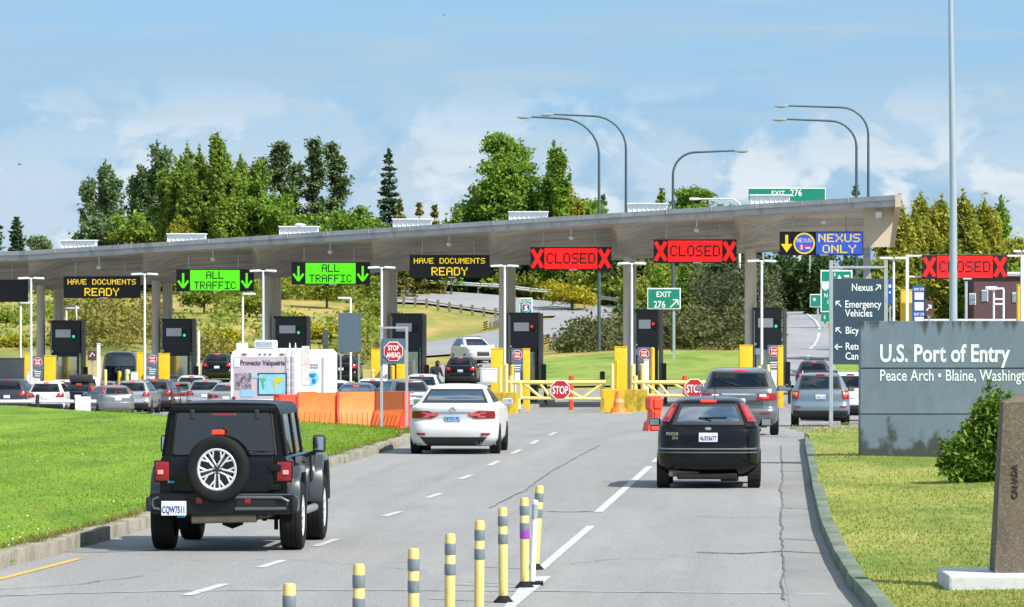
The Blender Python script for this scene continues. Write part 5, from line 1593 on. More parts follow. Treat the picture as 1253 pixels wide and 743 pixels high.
LEAF = dict(
    broad=leaf_mat('broad leaves', (0.070, 0.160, 0.020), (0.210, 0.350, 0.040), (0.28, 0.42, 0.05), .45),
    poplar=leaf_mat('poplar leaves', (0.065, 0.150, 0.024), (0.210, 0.330, 0.045), (0.31, 0.42, 0.06), .45),
    gray_poplar=leaf_mat('gray poplar leaves', (0.100, 0.170, 0.070), (0.240, 0.330, 0.140), None, .45),
    gold=leaf_mat('golden poplar leaves', (0.105, 0.185, 0.020), (0.330, 0.400, 0.046), (0.46, 0.42, 0.055), .45),
    spruce=leaf_mat('spruce needles', (0.045, 0.090, 0.048), (0.115, 0.190, 0.095), None, .25),
    pine=leaf_mat('pine needles', (0.060, 0.105, 0.040), (0.175, 0.235, 0.085), None, .25),
    young=leaf_mat('young conifer needles', (0.110, 0.130, 0.018), (0.280, 0.230, 0.040), None, .25),
    dark=leaf_mat('dark wood leaves', (0.022, 0.052, 0.018), (0.085, 0.140, 0.034), None, .25),
    shrub=leaf_mat('shrub leaves', (0.120, 0.185, 0.022), (0.330, 0.370, 0.050), None, .4),
    yshrub=leaf_mat('yellow shrub leaves', (0.240, 0.240, 0.014), (0.520, 0.440, 0.025), None, .35),
    drybrush=leaf_mat('dry brush', (0.075, 0.062, 0.038), (0.250, 0.180, 0.075), (0.13, 0.16, 0.04), .25),
    deadbrush=leaf_mat('dead brush', (0.045, 0.038, 0.034), (0.135, 0.105, 0.080), (0.09, 0.12, 0.04), .2),
    strawbrush=leaf_mat('straw brush', (0.220, 0.150, 0.045), (0.480, 0.330, 0.095), (0.22, 0.24, 0.04), .3),
    juniper=leaf_mat('juniper sprays', (0.022, 0.072, 0.010), (0.125, 0.245, 0.020), (0.22, 0.33, 0.03), .3),
)
def tree_root(name, label, px, D, group=None, cat='tree'):
    b = G(px, D)
    return thing(name, label, cat, b, 0, group), b
def trunk_obj(root, h, r, limbs=(), lean=(0, 0)):
    mb = MB()
    pts = [Vector((lean[0] * t * t, lean[1] * t * t, h * t - .3 * (1 - t))) for t in (0, .2, .4, .6, .8, 1)]
    mb.tube(pts, [r * (1 - .75 * t) for t in (0, .2, .4, .6, .8, 1)], 8)
    for (z0, tip) in limbs:
        a = Vector((lean[0] * (z0 / h) ** 2, 0, z0)); t = Vector(tip)
        m_ = a.lerp(t, .5) + Vector((0, 0, -.05 * (t - a).length))
        mb.tube([a, m_, t], [r * .42, r * .26, r * .08], 5)
    return mb.build('trunk', M['bark'], root, smooth=60)

def broad_tree(label, px, D, top, w_px, seed, mat='broad', h_crown=None, n=110, m=150, size=.225, group=None, name='broadleaf_tree', lobes=None):
    rng = np.random.default_rng(seed); rnd = random.Random(seed)
    root, b = tree_root(name, label, px, D, group)
    H_ = Zp(top, D) - b.z; W = w_px * D / F
    hc = h_crown or H_ * .8
    cen = []
    lob = lobes or [(rnd.uniform(-.30, .30), rnd.uniform(-.3, .3), rnd.uniform(.30, .80), rnd.uniform(.22, .36)) for _ in range(9)]
    for (lx, ly, lz, lr) in lob:
        k = max(5, int(n * lr / 2.6))
        d = rng.normal(0, 1, (k, 3)); d /= np.linalg.norm(d, axis=1)[:, None]
        rr = rng.uniform(.55, 1.0, k)[:, None]
        p = np.array([lx * W, ly * W, H_ - hc + lz * hc]) + d * rr * np.array([lr * W * .85, lr * W * .85, min(lr * hc * .75, lr * W)])
        cen.append(p)
    cen = np.concatenate(cen)
    cen[:, 2] = np.minimum(cen[:, 2], H_ - .2)
    sd = .038 * W + .14
    pts = clusters(cen, m, (sd, sd, sd * .62), rng)
    leaf_mesh('crown', pts, size, rng, LEAF[mat], root)
    idx = rng.choice(len(cen), min(14, len(cen)), replace=False)
    trunk_obj(root, H_ * .75, max(.12, .022 * H_), [(rnd.uniform(.25, .6) * H_, tuple(cen[i])) for i in idx])
    return root
def poplar(label, px, D, top, w_px, seed, mat='poplar', spires=5, lean=0.0, dens=1.0, group=None, size=.185, name='poplar_tree', loose=1.0):
    """upswept branches in plumes, every plume with its own pointed tip"""
    rng = np.random.default_rng(seed); rnd = random.Random(seed)
    root, b = tree_root(name, label, px, D, group)
    H_ = Zp(top, D) - b.z - .3; W = w_px * D / F
    pts = []; limbs = []
    for s in range(spires):
        mid = s == spires // 2
        x0 = ((s + .5) / spires - .5) * W * .75 + rnd.uniform(-.05, .05) * W
        y0 = rnd.uniform(-.3, .3) * W
        hh = H_ * (1 if mid else 1 - rnd.uniform(.03, .30))
        R = W * (.5 if spires == 1 else .40 * rnd.uniform(.75, 1.2) * (3.6 / (spires + 1.2)) ** .6)
        nb = int(46 * dens)
        for k in range(nb):
            t0 = rnd.uniform(.10, .93) ** .9
            shape = math.sin(min(1, (1.02 - t0) * 1.7) * math.pi / 2) * min(1, .45 + t0 * 1.6)
            a = rnd.random() * 6.283
            out = R * shape * rnd.uniform(.35, 1.08) * loose
            rise = out * rnd.uniform(1.1, 2.0) + .15
            p0 = Vector((x0 + lean * t0 ** 2 * hh, y0, t0 * hh * .97))
            p1 = p0 + Vector((math.cos(a) * out, math.sin(a) * out, min(rise, hh - p0.z)))
            n = int(40 + 70 * out / max(R, .3))
            u = rng.uniform(.25, 1.06, n)
            q = np.array(p0)[None] + (np.array(p1 - p0))[None] * u[:, None] + rng.normal(0, 1, (n, 3)) * ((.07 + .20 * (1.1 - u)) * (.6 + .4 * loose))[:, None] * np.array([1, 1, 1.5])
            pts.append(q)
            if k % 6 == 0: limbs.append((max(.1, p0.z), tuple(p1)))
        tip = rng.normal(0, 1, (26, 3)) * np.array([.06, .06, .28]) + np.array([x0 + lean * hh, y0, hh - .35])
        pts.append(tip)
        limbs.append((H_ * .10, (x0 + lean * .6 * hh, y0, hh * .93)))
    pts = np.concatenate(pts)
    pts[:, 2] = np.minimum(pts[:, 2], H_ + .3)
    leaf_mesh('crown', pts, size, rng, LEAF[mat], root, aspect=1.9, droop=-.6)
    trunk_obj(root, H_ * .6, max(.10, .014 * H_), limbs, (lean * H_ * .4, 0))
    return root
def spruce(label, px, D, top, w_px, seed, mat='spruce', whorls=15, group=None, size=.24, name='spruce_tree', bare=.15, sparse=1.0, irregular=.25):
    rng = np.random.default_rng(seed); rnd = random.Random(seed)
    root, b = tree_root(name, label, px, D, group)
    H_ = Zp(top, D) - b.z; R = w_px * D / F / 2
    pts = []; mb_l = []
    for i in range(whorls):
        t = bare + (1 - bare) * (i / whorls)
        nb = rnd.randint(5, 7)
        a0 = rnd.random() * 6.28
        for k in range(nb):
            if rnd.random() > sparse: continue
            a = a0 + k * 6.283 / nb + rnd.uniform(-.25, .25)
            L = R * (1 - t) ** .82 * rnd.uniform(1 - irregular, 1 + irregular * .4) + .12
            z0 = H_ * t + rnd.uniform(-.1, .1)
            npt = max(10, int(70 * L / max(R, .3)))
            s = rng.uniform(.1, 1, npt)
            spread = L * .16 * (1.15 - s) + .06
            x = np.cos(a) * L * s + rng.normal(0, 1, npt) * spread
            y = np.sin(a) * L * s + rng.normal(0, 1, npt) * spread
            z = z0 - .30 * L * s + .22 * L * s ** 2 - np.abs(rng.normal(0, .07 + .05 * L, npt))
            pts.append(np.stack([x, y, z], 1))
            mb_l.append((z0, (math.cos(a) * L * .8, math.sin(a) * L * .8, z0 - .14 * L)))
    k = 40
    pts.append(np.stack([rng.normal(0, .06, k), rng.normal(0, .06, k), H_ * rng.uniform(.93, 1.0, k)], 1))
    leaf_mesh('crown', np.concatenate(pts), size, rng, LEAF[mat], root, aspect=2.4, up=.9)
    trunk_obj(root, H_ * .98, max(.08, .014 * H_), mb_l[::3])
    return root
def pine(label, px, D, top, w_px, seed, group=None, mat='pine', n=28, bare=.35, size=.20, m=200):
    rng = np.random.default_rng(seed); rnd = random.Random(seed)
    root, b = tree_root('pine_tree', label, px, D, group)
    H_ = Zp(top, D) - b.z; R = w_px * D / F / 2
    cen = []; limbs = []
    for i in range(n):
        t = bare + (1 - bare) * (i + rnd.random()) / n
        a = rnd.random() * 6.28
        L = R * (1.05 - t) ** .5 * rnd.uniform(.35, 1.15)
        c = (math.cos(a) * L, math.sin(a) * L, H_ * t + rnd.uniform(0, .25) * L)
        for q in range(3):
            f_ = 1 - q * .27
            cen.append((c[0] * f_ + rnd.gauss(0, .15), c[1] * f_, c[2] + rnd.gauss(0, .12)))
        limbs.append((H_ * t - .25 * L, c))
    pts = clusters(cen, m // 3, (.30, .30, .17), rng)
    leaf_mesh('crown', pts, size, rng, LEAF[mat], root, aspect=2.0, up=.8)
    trunk_obj(root, H_ * .97, max(.12, .016 * H_), limbs)
    return root

gl = 'tall trees beyond the canopy'
# left group
spruce('dark conifer cut off by the left edge of the picture', -16, 470, 205, 60, 1, group=gl, whorls=20)
spruce('small dark conifer low over the far left of the canopy roof', 20, 480, 266, 36, 2, group=gl, whorls=14, irregular=.5)
broad_tree('small rounded gray green tree just left of the first white skylight', 48, 490, 284, 34, 3, 'gray_poplar', n=40, m=60, group=gl)
poplar('slim leaning poplar standing leftmost of the tall trees', 128, 455, 192, 58, 4, 'gray_poplar', 3, -.02, .9, gl, loose=1.1)
poplar('loose feathery poplar with airy gaps left of the dense tree mass', 180, 462, 166, 66, 5, 'gray_poplar', 4, .03, .9, gl, loose=1.25)
poplar('dense dark green poplar forming the left half of the big tree mass', 222, 450, 172, 78, 6, 'poplar', 6, 0, 1.6, gl)
poplar('tallest dense poplar with a pointed tip in the big tree mass', 262, 446, 156, 80, 7, 'poplar', 6, .0, 1.8, gl)
poplar('dense poplar on the right flank of the big tree mass', 292, 452, 185, 74, 8, 'poplar', 6, .0, 1.5, gl)
poplar('low yellow green poplar in front of the big tree mass', 222, 440, 262, 34, 9, 'gold', 3, 0, 1.0, gl)
pine('open crowned pine right of the big tree mass', 344, 465, 176, 56, 10, gl, n=30)
pine('dark pine with a bushy base between the poplars and the twin pines', 318, 470, 196, 44, 101, gl, n=26, bare=.2)
pine('left one of the twin pines with bare trunks', 385, 468, 174, 42, 11, gl, n=20, bare=.45)
pine('right one of the twin pines with bare trunks', 410, 474, 180, 44, 12, gl, n=22, bare=.42)
broad_tree('rounded mid green tree under the twin pines', 432, 445, 243, 62, 13, n=60, m=80, group=gl)
broad_tree('bushy green tree filling the foot of the pines', 375, 452, 255, 90, 131, n=70, m=80, group=gl)
spruce('classic pointed dark spruce standing alone against the sky', 476, 470, 182, 54, 14, group=gl, whorls=19, irregular=.4)
spruce('small golden brown young conifer right of the lone spruce', 489, 440, 246, 34, 15, 'young', 12, gl, name='young_conifer', bare=.05)
spruce('tiny golden conifer left of the pair near the big maple', 513, 445, 249, 20, 16, 'young', 10, gl, name='young_conifer', bare=.05)
spruce('tiny golden conifer nearest the big maple', 532, 447, 252, 20, 17, 'young', 10, gl, name='young_conifer', bare=.05)
poplar('thin dark sapling at the left foot of the big maple', 552, 447, 250, 26, 18, 'poplar', 2, 0, .7, gl)
broad_tree('full rounded tree filling the gap right of the big tree mass', 325, 448, 238, 80, 132, n=80, m=80, group=gl)
broad_tree('round low tree at the foot of the leaning poplar', 112, 447, 262, 56, 133, 'gray_poplar', n=60, m=70, group=gl)
broad_tree('round low tree between the two loose poplars', 158, 446, 252, 62, 134, 'poplar', n=60, m=70, group=gl)
broad_tree('low bright green tree below the twin pines right side', 455, 440, 262, 50, 135, 'broad', n=50, m=70, group=gl)
pine('pine between the bushy pine and the twin pines', 362, 476, 200, 40, 136, gl, n=22, bare=.3)
for i, (px, top, w, mt, lab) in enumerate([(806, 330, 34, 'broad', 'young green tree behind the exit sign'), (838, 326, 34, 'broad', 'young green tree right of the exit sign'), (856, 338, 26, 'shrub', 'narrow young tree left of the dark leafless brush'), (768, 345, 26, 'broad', 'small green tree left of the exit sign'), (1000, 318, 40, 'dark', 'dark tree behind the tall guide sign')]):
    spruce(lab, px, 432 + i, top, w, 140 + i, 'broad' if mt == 'broad' else mt, 13, 'young trees behind the exit sign', name='young_tree', bare=.02, irregular=.5, size=.26)
# maple group
broad_tree('large spreading maple with a bright crown in the middle of the skyline', 618, 455, 168, 116, 19, 'broad', n=190, m=190, group=gl, name='maple_tree',
           lobes=[(-.28, 0, .45, .22), (-.12, -.1, .66, .26), (0, .1, .84, .20), (.10, -.1, .72, .24), (.24, 0, .55, .24), (0, -.15, .42, .34), (-.34, .1, .28, .2), (.32, .1, .32, .24), (-.05, .1, .93, .10), (.1, -.2, .25, .34), (-.2, -.1, .22, .28)])
poplar('narrow bright poplar at the right shoulder of the big maple', 676, 452, 168, 44, 20, 'broad', 3, 0, 1.3, gl)
poplar('ragged olive poplar right of the big maple', 694, 458, 205, 46, 21, 'gold', 4, 0, .9, gl)
broad_tree('low green tree at the right end of the maple group', 712, 462, 232, 50, 22, n=60, m=80, group=gl)
spruce('small far conifer between the tall double lamps', 738, 520, 239, 22, 23, group=gl, whorls=12)
# right of centre
broad_tree('rounded green tree behind the single curved lamp', 848, 480, 215, 72, 24, n=90, m=80, group=gl)
poplar('thin tree left of the single curved lamp', 808, 482, 226, 34, 25, 'poplar', 3, 0, .9, gl)
broad_tree('low green tree right of the single curved lamp', 886, 478, 236, 44, 26, n=50, m=80, group=gl)
spruce('thin pine tip above the right part of the canopy', 1047, 500, 226, 34, 27, group=gl, whorls=14, irregular=.5)
gr = 'golden poplars on the right'
for i, (px, top, w, lab) in enumerate([(1100, 236, 40, 'golden green poplar just right of the canopy end'), (1126, 230, 38, 'golden green poplar above the left part of the far closed sign'),
                                       (1150, 233, 38, 'golden green poplar left of the tall flagpole'), (1180, 228, 40, 'golden green poplar just right of the tall flagpole'),
                                       (1203, 237, 34, 'shorter golden poplar second from the slim green one'), (1219, 236, 26, 'slim green poplar standing a little apart on the right'),
                                       (1246, 284, 34, 'low poplar at the right edge of the picture'), (1270, 292, 40, 'low poplar just outside the right edge')]):
    poplar(lab, px, 330 + (i % 3) * 12, top, w * 1.45 if w > 30 else w, 30 + i, 'gold' if i != 5 else 'broad', 5 if w > 30 else 2, 0, 1.4, gr, size=.17, loose=1.1)
for i, (px, top, w, lab) in enumerate([(1098, 300, 70, 'rounded golden bush below the canopy end'), (1150, 318, 70, 'wide golden bush under the far closed sign'), (1198, 300, 70, 'dark green bush between the flagpole and the brick building'),
                                       (1245, 322, 60, 'green bush at the right edge'), (1060, 318, 50, 'olive bush behind the wayfinding sign')]):
    broad_tree(lab, px, 315 - i, top, w, 60 + i, ['gold', 'gold', 'broad', 'broad', 'gold'][i], n=70, m=80, size=.22, group='bushes on the right', name='bush')

# dark wood behind the plaza: reads as one mass
def wood(name, label, spec, mat, seed, size=.34, m=70):
    rng = np.random.default_rng(seed)
    cen = []
    for (pa, pb, ta, tb, ba, bb, D0, D1, n) in spec:
        u = rng.uniform(0, 1, n); w = rng.uniform(0, 1, n) ** .9
        px = pa + (pb - pa) * u
        D = rng.uniform(D0, D1, n)
        top = ta + (tb - ta) * u + rng.normal(0, 5, n) + 6 * np.sin(px * .13) + 4 * np.sin(px * .41)
        bot = ba + (bb - ba) * u
        py = bot + (top - bot) * w
        cen.append(np.stack([(px - CX) * D / F, D, EZ + (HOR - py) * D / F], 1))
    cen = np.concatenate(cen)
    pts = clusters(cen, m, (.42, .5, .34), rng)
    me = np_mesh(name, (V := leaf_quads(pts, size, rng)), np.arange(len(V)), 4)
    return tag(link(name, me, LEAF[mat]), label, 'wood' if 'wood' in name else 'brush', kind='stuff')
wood('woodland', 'dark green woodland behind the plaza reading as one mass', [
    (-40, 480, 330, 318, 400, 365, 462, 480, 420), (470, 760, 300, 300, 356, 384, 455, 480, 420), (750, 1010, 300, 318, 398, 392, 452, 480, 420), (960, 1300, 330, 330, 395, 395, 452, 478, 240)], 'dark', 201)
wood('woodland', 'lighter green trees and saplings at the wood edge left of centre', [
    (-40, 130, 352, 350, 400, 400, 440, 455, 60), (280, 480, 335, 348, 405, 395, 430, 450, 130), (600, 760, 335, 335, 362, 372, 451, 455, 40), (760, 860, 330, 330, 385, 390, 440, 452, 60)], 'shrub', 202, .26)
wood('brushwood', 'brown bare brush on the bank right of the ramp', [
    (690, 850, 408, 388, 428, 426, 352, 385, 260), (800, 945, 396, 384, 428, 424, 352, 392, 200)], 'drybrush', 203, .20, 60)
wood('brushwood', 'dark leafless brush rising behind the brown bank', [(770, 860, 384, 384, 404, 404, 400, 412, 60), (850, 950, 340, 335, 395, 395, 405, 425, 260)], 'deadbrush', 206, .16, 60)
wood('brushwood', 'green and straw coloured scrub covering the left hillside', [
    (-40, 95, 372, 380, 440, 440, 345, 430, 110), (185, 300, 388, 392, 440, 442, 340, 420, 75), (300, 490, 392, 385, 445, 432, 340, 420, 120)], 'shrub', 204, .20, 50)
wood('brushwood', 'dry straw coloured brush patches on the left hillside', [(80, 205, 374, 378, 428, 428, 346, 400, 330),
    (60, 200, 385, 380, 425, 430, 340, 400, 110), (230, 300, 415, 420, 445, 445, 335, 350, 50), (400, 490, 425, 420, 440, 440, 335, 350, 30)], 'strawbrush', 205, .18, 45)
for i, (px, D, top, w, mt, lab) in enumerate([
        (30, 350, 415, 70, 'yshrub', 'yellow flowering shrub behind the leftmost booth'), (20, 380, 385, 60, 'shrub', 'green shrub at the far left of the hillside'), (70, 395, 372, 60, 'yshrub', 'yellow green shrub above the leftmost booth'),
        (265, 345, 405, 58, 'yshrub', 'bright yellow green shrub above the camper van'), (290, 340, 425, 50, 'yshrub', 'low yellow shrub beside the camper van roof'), (250, 400, 350, 70, 'shrub', 'tall green shrub under the first green sign'),
        (305, 395, 365, 60, 'shrub', 'olive shrub between the two green signs'), (355, 380, 385, 50, 'yshrub', 'yellow shrub right of the camper van'), (395, 365, 400, 55, 'yshrub', 'yellow leafed shrub left of the blank gray board'),
        (400, 420, 338, 60, 'shrub', 'layered young tree under the second green sign'), (450, 400, 372, 50, 'shrub', 'olive shrub right of the blank gray board'), (170, 400, 380, 50, 'yshrub', 'yellow shrub on the crest behind the gray van'),
        (120, 420, 358, 60, 'shrub', 'green shrub under the first yellow lettered sign'), (640, 346, 432, 24, 'shrub', 'small weed clump behind the gate'), (700, 440, 345, 70, 'yshrub', 'yellow green shrub left of the exit sign above the rail')]):
    broad_tree(lab, px, D, top, w, 80 + i, mt, n=44, m=60, size=.17, group='shrubs on the hillside', name='shrub', h_crown=None)

# juniper bush in front of the big sign
def juniper():
    rng = np.random.default_rng(5); rnd = random.Random(5)
    D = 86.0
    b = Vector((X(1213, D), D, .14))
    root = thing('juniper_bush', 'feathery bright green juniper bush in front of the gray port sign', 'bush', b)
    pts = []; mb = MB()
    S = D / F
    tips = []
    for k in range(320):
        a = rnd.uniform(-math.pi, math.pi)
        # silhouette: left edge px 1150 mid height, top px 1200 y 475
        u = rnd.uniform(-1, 1); hh = rnd.uniform(.15, 1)
        w = 66 * (1 - .42 * hh ** 2) * S
        tips.append(Vector((u * w + (.10 if hh > .7 else 0), math.sin(a) * w * .55, hh * 113 * S * (1 - .34 * abs(u) ** 2))))
    for t in tips:
        o = Vector((t.x * .25, t.y * .25, .05 + t.z * .15))
        t = o + (t - o) * rnd.choice((.8, .92, 1, 1, 1.08, 1.15))
        L = (t - o).length
        n = int(95 * (L + .5))
        s = rng.uniform(.15, 1, n)
        out = Vector((1 if t.x > 0 else -1, 0, 0))
        base = np.array(o)[None] + np.array(t - o)[None] * s[:, None]
        sp = .030 + .085 * (1.05 - s)
        p = base + rng.normal(0, 1, (n, 3)) * sp[:, None]
        pts.append(p)
        mb.tube([o, o.lerp(t, .6) + Vector((0, 0, .03)), t], [.016, .01, .003], 5)
    leaf_mesh('crown', np.concatenate(pts), .042, rng, LEAF['juniper'], root, aspect=2.6, up=.3)
    mb.tube([(0, 0, -.1), (0.02, 0, .3)], [.06, .04], 7)
    mb.build('stems', M['bark'], root)
juniper()
# ------------------------------------------------------------------ vehicles
def pchip(xs_, ys_):
    x = np.array(xs_, float); y = np.array(ys_, float)
    h = np.diff(x); d = np.diff(y) / h
    m = np.zeros(len(x))
    m[0], m[-1] = d[0], d[-1]
    for i in range(1, len(x) - 1):
        if d[i - 1] * d[i] > 0:
            w1, w2 = 2 * h[i] + h[i - 1], h[i] + 2 * h[i - 1]
            m[i] = (w1 + w2) / (w1 / d[i - 1] + w2 / d[i])
    def f(q):
        q = min(max(q, x[0]), x[-1])
        i = min(int(np.searchsorted(x, q, 'right')) - 1, len(x) - 2)
        t = (q - x[i]) / h[i]
        return (y[i] * (1 + 2 * t) * (1 - t) ** 2 + m[i] * h[i] * t * (1 - t) ** 2 + y[i + 1] * t * t * (3 - 2 * t) - m[i + 1] * h[i] * t * t * (1 - t))
    return f

class Shell:
    def __init__(s, keys, sx=1, sy=1, sz=1):
        k = [(z * sz, w * sx, yr * sy, yf * sy, rr * sx, rf * sx, bow * sy) for (z, w, yr, yf, rr, rf, bow) in keys]
        s.k = k
        z = [q[0] for q in k]
        s.z0, s.z1 = z[0], z[-1]
        s.w, s.yr, s.yf, s.rr, s.rf, s.bow = [pchip(z, [q[i] for q in k]) for i in range(1, 7)]
    def rear(s, x, z):
        w, rr = s.w(z), s.rr(z); a = min(abs(x), w)
        y = s.yr(z) + s.bow(z) * (a / w) ** 2
        if a > w - rr: y += rr - math.sqrt(max(0, rr * rr - (a - w + rr) ** 2))
        return y
    def front(s, x, z):
        w, rr = s.w(z), s.rf(z); a = min(abs(x), w)
        y = s.yf(z) - .10 * (a / w) ** 2
        if a > w - rr: y -= rr - math.sqrt(max(0, rr * rr - (a - w + rr) ** 2))
        return y
    def side(s, y, z):
        w, rr = s.w(z), s.rr(z)
        e = s.yr(z) + s.bow(z) + rr
        if y < e:
            return w - rr + math.sqrt(max(0, rr * rr - min(e - y, rr) ** 2))
        return w
    def body(s, holes, dz=.028):
        zs = sorted(set([q[0] for q in s.k] + list(np.arange(s.z0, s.z1, dz))))
        zz = [zs[0]]
        for q in zs[1:]:
            if q - zz[-1] > .006: zz.append(q)
        zz[-1] = s.z1
        NB, NS, NF = 36, 40, 20
        v, lab = [], []
        for z in zz:
            w = s.w(z); ring = []
            us = np.sin(np.linspace(-math.pi / 2, math.pi / 2, NB + 1)) * .55 + np.linspace(-1, 1, NB + 1) * .45
            for u in us: ring.append((u * w, s.rear(u * w, z), z))
            ya = ring[-1][1]; yb = s.front(w, z)
            for j in range(1, NS): y = ya + (yb - ya) * j / NS; ring.append((w, y, z))
            uf = np.sin(np.linspace(-math.pi / 2, math.pi / 2, NF + 1))[::-1]
            for u in uf: ring.append((u * w, s.front(u * w, z), z))
            for j in range(1, NS): y = yb + (ya - yb) * j / NS; ring.append((-w, y, z))
            v += ring
        n = len(ring)
        f = []
        for i in range(len(zz) - 1):
            zc = (zz[i] + zz[i + 1]) / 2
            for k in range(n):
                q = (i * n + k, i * n + (k + 1) % n, (i + 1) * n + (k + 1) % n, (i + 1) * n + k)
                cx_ = sum(v[t][0] for t in q) / 4; cy_ = sum(v[t][1] for t in q) / 4
                kind = 'r' if k < NB else ('s' if k < NB + NS else ('f' if k < NB + NS + NF else 's'))
                drop = False
                for (hk, z0, z1, lo, hi) in holes:
                    if hk == kind and z0 < zc < z1:
                        c = cy_ if kind == 's' else cx_
                        if lo(zc) < c < hi(zc): drop = True
                if not drop: f.append(q)
        f.append(tuple(range(n))[::-1])
        f.append(tuple((len(zz) - 1) * n + k for k in range(n)))
        return v, f
    def patch(s, kind, z0, z1, lo, hi, off=.006, nz=10, nx=12, frit=0, sgn=1, skirt=.02):
        """surface piece following the shell; frit = width of the opaque border"""
        def S(c, z):
            if kind == 'r': return Vector((c, s.rear(c, z), z))
            if kind == 'f': return Vector((c, s.front(c, z), z))
            return Vector((sgn * s.side(c, z), c, z))
        e = .004
        us = list(np.linspace(0, 1, nx + 1)); ts = list(np.linspace(0, 1, nz + 1))
        if frit:
            fu = frit / max(.1, hi((z0 + z1) / 2) - lo((z0 + z1) / 2)); ft = frit * .8 / max(.05, z1 - z0)
            us = [0] + list(np.linspace(fu, 1 - fu, nx - 1)) + [1]; ts = [0] + list(np.linspace(ft, 1 - ft, nz - 1)) + [1]
        P_, N_ = [], []
        for t in ts:
            z = z0 + (z1 - z0) * t
            a, b = lo(z), hi(z)
            for u in us:
                c = a + (b - a) * u
                p = S(c, z)
                dc = S(c + e, z) - S(c - e, z); dzv = S(c, z + e) - S(c, z - e)
                nrm = dc.cross(dzv).normalized()
                ref = {'r': Vector((0, -1, .3)), 'f': Vector((0, 1, .3)), 's': Vector((sgn, 0, .2))}[kind]
                if nrm.dot(ref) < 0: nrm.negate()
                P_.append(p + nrm * off); N_.append(nrm)
        m = len(us); f, mi = [], []
        for i in range(len(ts) - 1):
            for j in range(m - 1):
                f.append((i * m + j, i * m + j + 1, (i + 1) * m + j + 1, (i + 1) * m + j))
                mi.append(1 if frit and (i in (0, len(ts) - 2) or j in (0, m - 2)) else 0)
        bd = [j for j in range(m)] + [i * m + m - 1 for i in range(1, len(ts))] + [(len(ts) - 1) * m + j for j in range(m - 2, -1, -1)] + [i * m for i in range(len(ts) - 2, 0, -1)]
        base = len(P_)
        for b in bd: P_.append(P_[b] - N_[b] * skirt)
        for k in range(len(bd)):
            k2 = (k + 1) % len(bd)
            f.append((bd[k], bd[k2], base + k2, base + k)); mi.append(1 if frit else 0)
        mb = MB(); mb.v = [tuple(p) for p in P_]; mb.f = f; mb.mi = mi
        return mb

def const(c): return lambda z: c
def lin(z0, a, z1, b): return lambda z: a + (b - a) * (z - z0) / (z1 - z0)

def wheel(parent, x, y, R, tw, side, rimmat, spokes=5, name='wheel', detail=True):
    """tyre with a rim child; side = +1 outer face to +x"""
    h = tw / 2
    n = 28
    prof = [(R * .66, -h * .9), (R * .72, -h), (R * .90, -h), (R * .97, -h * .85), (R, -h * .6), (R, h * .6), (R * .97, h * .85), (R * .90, h), (R * .72, h), (R * .66, h * .9)]
    t = MB().lathe(prof, (0, 0, 0), n, 'x', closed=True).build('wheel', M['rubber'], parent, smooth=35)
    t.location = (x, y, R)
    rm = MB()
    rm.lathe([(R * .67, -h * .8), (R * .67, h * .82), (R * .61, h * .86), (R * .59, h * .6), (R * .59, -h * .8)], (0, 0, 0), n, 'x', closed=True)
    rm.lathe([(.001, h * .62), (R * .13, h * .62), (R * .15, h * .45), (.001, h * .4)], (0, 0, 0), 14, 'x')
    for k in range(spokes):
        a = 2 * math.pi * k / spokes + .3
        rm.box((h * .55, math.cos(a) * R * .36, math.sin(a) * R * .36), (.03, R * .52, R * .13), .006, Matrix.Rotation(a, 3, 'X'))
    rm.lathe([(.001, h * .1), (R * .6, h * .1)], (0, 0, 0), 20, 'x', mi=1)
    if side < 0:
        rm.v = [(-p[0], -p[1], p[2]) for p in rm.v]
    rm.build('rim', [rimmat, M['underbody']], t, smooth=35)
    return t

KIND = {}
KIND['sedan'] = dict(W=1.84, L=4.88, H=1.445, keys=[
    (.17, .78, .30, 4.66, .25, .3, .05), (.24, .85, .12, 4.80, .30, .4, .06), (.34, .905, .035, 4.86, .32, .45, .08), (.50, .918, .0, 4.88, .32, .45, .09), (.64, .92, .03, 4.85, .32, .45, .09), (.70, .92, .07, 4.82, .32, .45, .09),
    (.84, .915, .055, 4.70, .30, .4, .08), (.93, .905, .03, 4.45, .28, .4, .08), (.975, .89, .035, 4.2, .28, .36, .07), (1.00, .86, .10, 4.05, .27, .3, .06), (1.025, .82, .38, 3.92, .2, .25, .05), (1.06, .785, .62, 3.75, .16, .22, .05),
    (1.20, .70, .93, 3.32, .15, .2, .06), (1.33, .61, 1.24, 2.93, .15, .2, .07), (1.385, .555, 1.42, 2.68, .18, .2, .07), (1.425, .46, 1.62, 2.42, .2, .2, .06), (1.445, .30, 1.88, 2.15, .15, .15, .02)],
    rw=(1.055, 1.335, .69, .54), sw=(1.06, 1.34), belt=1.03, wheels=(.33, .96, 3.78, .215), fw=(1.06, 1.36, .68, .52),
    lights=[(.745, .82, .44, .30, .85, .855), (.82, .90, .30, .52, .855, .84)], plate=(.68, .82, .155), bump=(.17, .36, .80), third=(1.28, 1.31, .12), seats=(1.45, 2.5), mirror=(3.45, 1.02), refl=(.40, .445, .58, .78))
